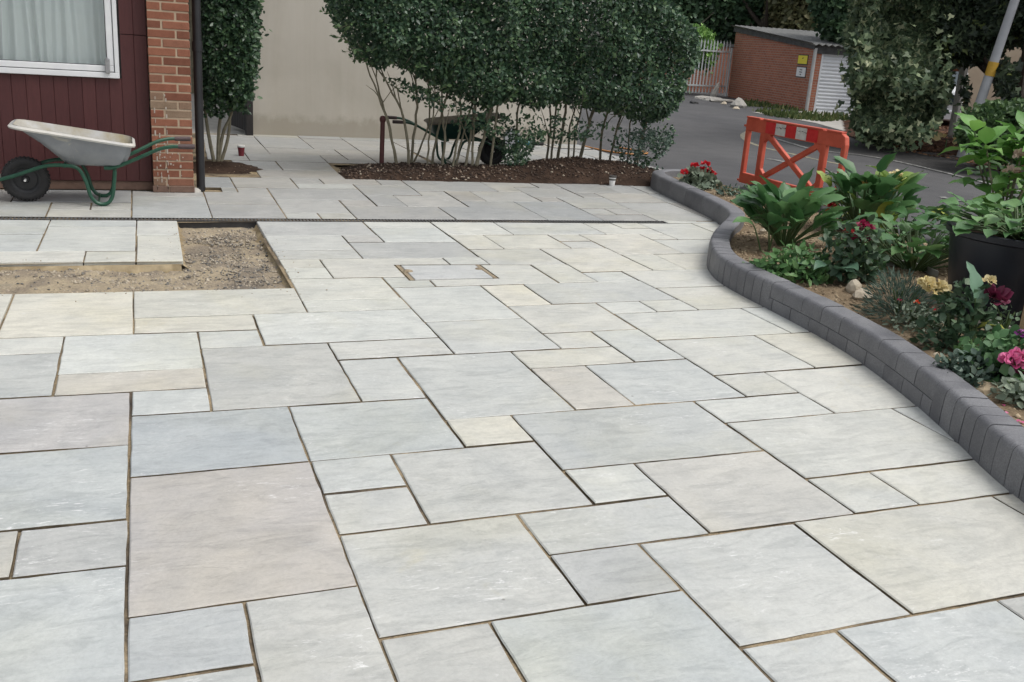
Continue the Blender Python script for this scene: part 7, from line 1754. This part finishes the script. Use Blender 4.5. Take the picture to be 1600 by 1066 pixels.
# hydrangea-like shrub
HB = at_dist(1575, 330, 7.4); hz = bedz(HB.x, HB.y)
hy = empty('broad_leaf_shrub', (HB.x, HB.y, hz), label='shrub with large fresh green leaves and faded flower heads behind the pot', cat='shrub')
rr = random.Random(17); hb0 = Vector((HB.x, HB.y, hz))
tips = [(1522, 205), (1540, 225), (1530, 258), (1556, 300), (1585, 215), (1592, 245), (1570, 275), (1600, 300), (1565, 330), (1612, 260), (1605, 205), (1545, 330), (1590, 335), (1625, 230), (1635, 290)]
for k, (px, py) in enumerate(tips):
    tp_ = at_dist(px, py, 7.4 + rr.uniform(-.3, .25)) - hb0
    mb = MB(); mb.tube(bezier([(rr.uniform(-.05, .05), rr.uniform(-.05, .05), -.02), (tp_.x * .35, tp_.y * .35, tp_.z * .5), tp_]), [0.010 - 0.00045 * i_ for i_ in range(11)], 6); mb.build('stem', 'bark' if k % 3 else 'green_stem', hy, True)
    m_ = 10 if k < 12 else 7; a0 = rr.uniform(0, 6.28)
    for j in range(m_):
        az = a0 + j * 2.4; blade(hy, tp_ - Vector((0, 0, 0.035 * (j // 2))), az, rr.uniform(-.1, .75) if j > 1 else 0.95, 0.20 * rr.uniform(.75, 1.1), 0.115 * rr.uniform(.8, 1.1), rr.uniform(.5, 1.2), 'hydrangea', 'ovate', .25, .05, rr)
for k, (px, py) in enumerate([(1578, 271), (1598, 246)]): bloom(hy, at_dist(px, py, 7.1), 0.06, 'pet_blush', 16, 200 + k)
# row of smaller plants just behind the near kerb
b = bedpt(1402, 498); t = mound('lavender_bush', b, 'feathery grey green bush beside two pale stones', 0.19, 0.18, 0.24, 1500, 0.048, 0.007, 'grey_green', 211, 'quad', spiky=.5)
bloom(t, onY(1405, 470, b.y - .15), 0.014, 'pet_crimson', 8, 212)
b = bedpt(1430, 512); t = mound('silver_shrub', b, 'small silvery leaved shrub with tiny orange flowers', 0.15, 0.13, 0.15, 420, 0.032, 0.013, 'silver_leaf', 213)
bloom(t, onY(1432, 474, b.y), 0.018, 'pet_orange', 12, 214, (0, 0, .05)); bloom(t, onY(1456, 484, b.y), 0.017, 'pet_red', 12, 215, (0, 0, .05))
b = bedpt(1487, 541); t = mound('cream_rose', b, 'rose with creamy yellow flower clusters and dusky leaves', 0.17, 0.15, 0.36, 380, 0.050, 0.034, 'rose_leaf', 221)
for k, (px, py) in enumerate([(1447, 444), (1450, 450), (1466, 450), (1474, 454), (1461, 455)]): bloom(t, onY(px, py, b.y + .02), 0.040, 'pet_cream', 26, 222 + k, (0, 0.05, .22))
b = bedpt(1519, 547); t = empty('arum_plant', b, label='single tall grey green arum leaf with a pale yellow flower', cat='plant'); mb = MB()
for (px, py, az, el, L, W, dr_, mt) in [(1524, 466, 2.0, 1.35, .19, .11, .5, 'arum_grey'), (1519, 492, 2.6, 1.0, .13, .075, .9, 'arum_grey'), (1530, 480, 0.9, 1.2, .13, .08, .7, 'arum_grey'), (1527, 512, -0.5, .6, .18, .06, 1.9, 'arum_yellow'), (1515, 508, 3.4, .4, .09, .05, .9, 'arum_grey')]:
    w = onY(px, py, b.y) - b; stalk(mb, (0, 0, -.02), w, .006, .01); blade(t, w, az, el, L, W, dr_, mt, 'arum')
mb.build('stem', 'green_stem', t, True); bloom(t, onY(1545, 441, b.y + .1), 0.035, 'pet_cream', 18, 231, (0, 0, .2))
b = bedpt(1560, 545); t = mound('purple_leaf_plant', b, 'dark purple red flower head standing against the black pot', 0.08, 0.08, 0.24, 70, 0.04, 0.025, 'rose_leaf', 233)
bloom(t, onY(1553, 472, b.y), 0.075, 'pet_purple', 30, 234, (0, 0, .1), 1.0)
b = bedpt(1512, 590); mound('sedum_mound', b, 'tight blue green mound of small leaves against the near kerb', 0.20, 0.15, 0.13, 620, 0.038, 0.022, 'grey_green', 241)
b = bedpt(1512, 560); mound('bright_sprout', b, 'bright green sprout behind the blue green mound', 0.06, 0.06, 0.09, 50, 0.05, 0.03, 'strawberry', 242)
b = bedpt(1572, 592); t = mound('pink_geranium', b, 'bushy geranium with bright pink flower heads', 0.19, 0.19, 0.22, 520, 0.050, 0.042, 'low_green', 251)
for k, (px, py) in enumerate([(1578, 563), (1588, 569), (1592, 560), (1597, 586), (1600, 566)]): bloom(t, onY(px, py, b.y - .12), 0.042, 'pet_pink', 34, 252 + k, (0, 0, .1))
bloom(t, onY(1599, 522, b.y), 0.030, 'pet_magenta', 22, 258, (0, 0, .1))
b = bedpt(1600, 625); mound('silver_mound', b, 'pale grey green leafy tuft at the near end of the bed', 0.12, 0.12, 0.12, 220, 0.045, 0.028, 'silver_leaf', 261)
# stones, petals, boards
p = bedpt(1333, 458); rock((p.x, p.y, p.z - .01), (0.075, 0.045, 0.055), 'pale flat topped stone in the bed touching a slightly lower one', 'pale_stone', 41, 'stone', 0.9)
p = bedpt(1349, 467); rock((p.x, p.y, p.z - .01), (0.085, 0.05, 0.05), 'pale stone in the bed next to the feathery grey bush', 'pale_stone', 42, 'stone', 0.6)
p = bedpt(1540, 607); rock((p.x, p.y, p.z - .015), (0.07, 0.06, 0.05), 'brown clod like stone by the kerb below the blue green mound', 'clods', 43, 'stone')
p = bedpt(1195, 362); rock((p.x, p.y, p.z - .01), (0.05, 0.04, 0.03), 'small pale stone on bare soil behind the kerb bulge', 'pale_stone', 44, 'stone')
for k, (px, py) in enumerate([(1467, 542), (1462, 553), (1440, 536)]):
    p = bedpt(px, py); rock((p.x, p.y, p.z - .002), (0.014, 0.011, 0.008), 'tiny pale stone on the soil just behind the kerb', 'pale_stone', 45 + k, 'stone')['group'] = 'tiny pale stones by the kerb'
r = np.random.default_rng(300); Q = np.array([bedpt(*q) + Vector((0, 0, .006)) for q in [(1566, 631), (1572, 640), (1576, 647), (1585, 653), (1590, 655), (1594, 655), (1583, 655)]])
tag(leaves('fallen_petals', Q, rand_dirs(len(Q), r) * np.array([1, 1, .1]), np.tile(np.array([0, 0, 1.0]), (len(Q), 1)), 0.026, 0.022, 'pet_pink', None, 'oval', 3), 'fallen pink petals on the soil below the pink geranium', kind='stuff')
epx = [(1362, 409), (1390, 411), (1420, 414), (1448, 420), (1466, 430)]
V = []; Fc = []
for k, q in enumerate(epx):
    p = G(*q, 0.16); z = bedz(p.x, p.y); V += [(p.x, p.y, z - .03), (p.x, p.y, z + .045), (p.x + .02, p.y + .03, z + .045), (p.x + .02, p.y + .03, z - .03)]
    if k:
        a = 4 * k
        for j in range(3): Fc.append((a - 4 + j, a - 3 + j, a + 1 + j, a + j))
mb = MB(); mb.add(V, Fc); tag(mb.build('edging_strip', 'concrete'), 'thin curved concrete edging inside the bed below the leaf drift', 'edging')
pa, pb_ = G(1528, 506, .16), G(1606, 532, .16); dv = (pb_ - pa); ln_ = dv.length
pk = empty('loose_plank', (pa.x, pa.y, bedz(pa.x, pa.y)), math.atan2(dv.y, dv.x), label='short weathered pale plank lying against the black pot', cat='plank')
mb = MB(); mb.box((0, -0.008, 0.0), (ln_, 0.010, 0.05)); mb.build('board', 'weathered_plank', pk, bevel=0.003); mb = MB(); mb.tube([(ln_ * .45, -0.009, .025), (ln_ * .45, -0.006, .025)], .005, 6); mb.build('nail', 'scuff_black', pk)
ps = at_dist(1598, 518, math.hypot(pc.x, pc.y) - 0.42); zz_ = bedz(ps.x, ps.y)
tp_ = empty('timber_stake', (ps.x, ps.y, zz_), label='bare timber stake standing in front of the black pot', cat='stake')
mb = MB(); mb.box((-0.012, -0.02, -0.05), (0.045, 0.02, 0.30)); mb.build('shaft', 'bare_timber', tp_, bevel=0.003)
mb = MB(); mb.box((-0.011, -0.019, 0.301), (0.044, 0.019, 0.306)); mb.build('sawn_end', 'weathered_plank', tp_)
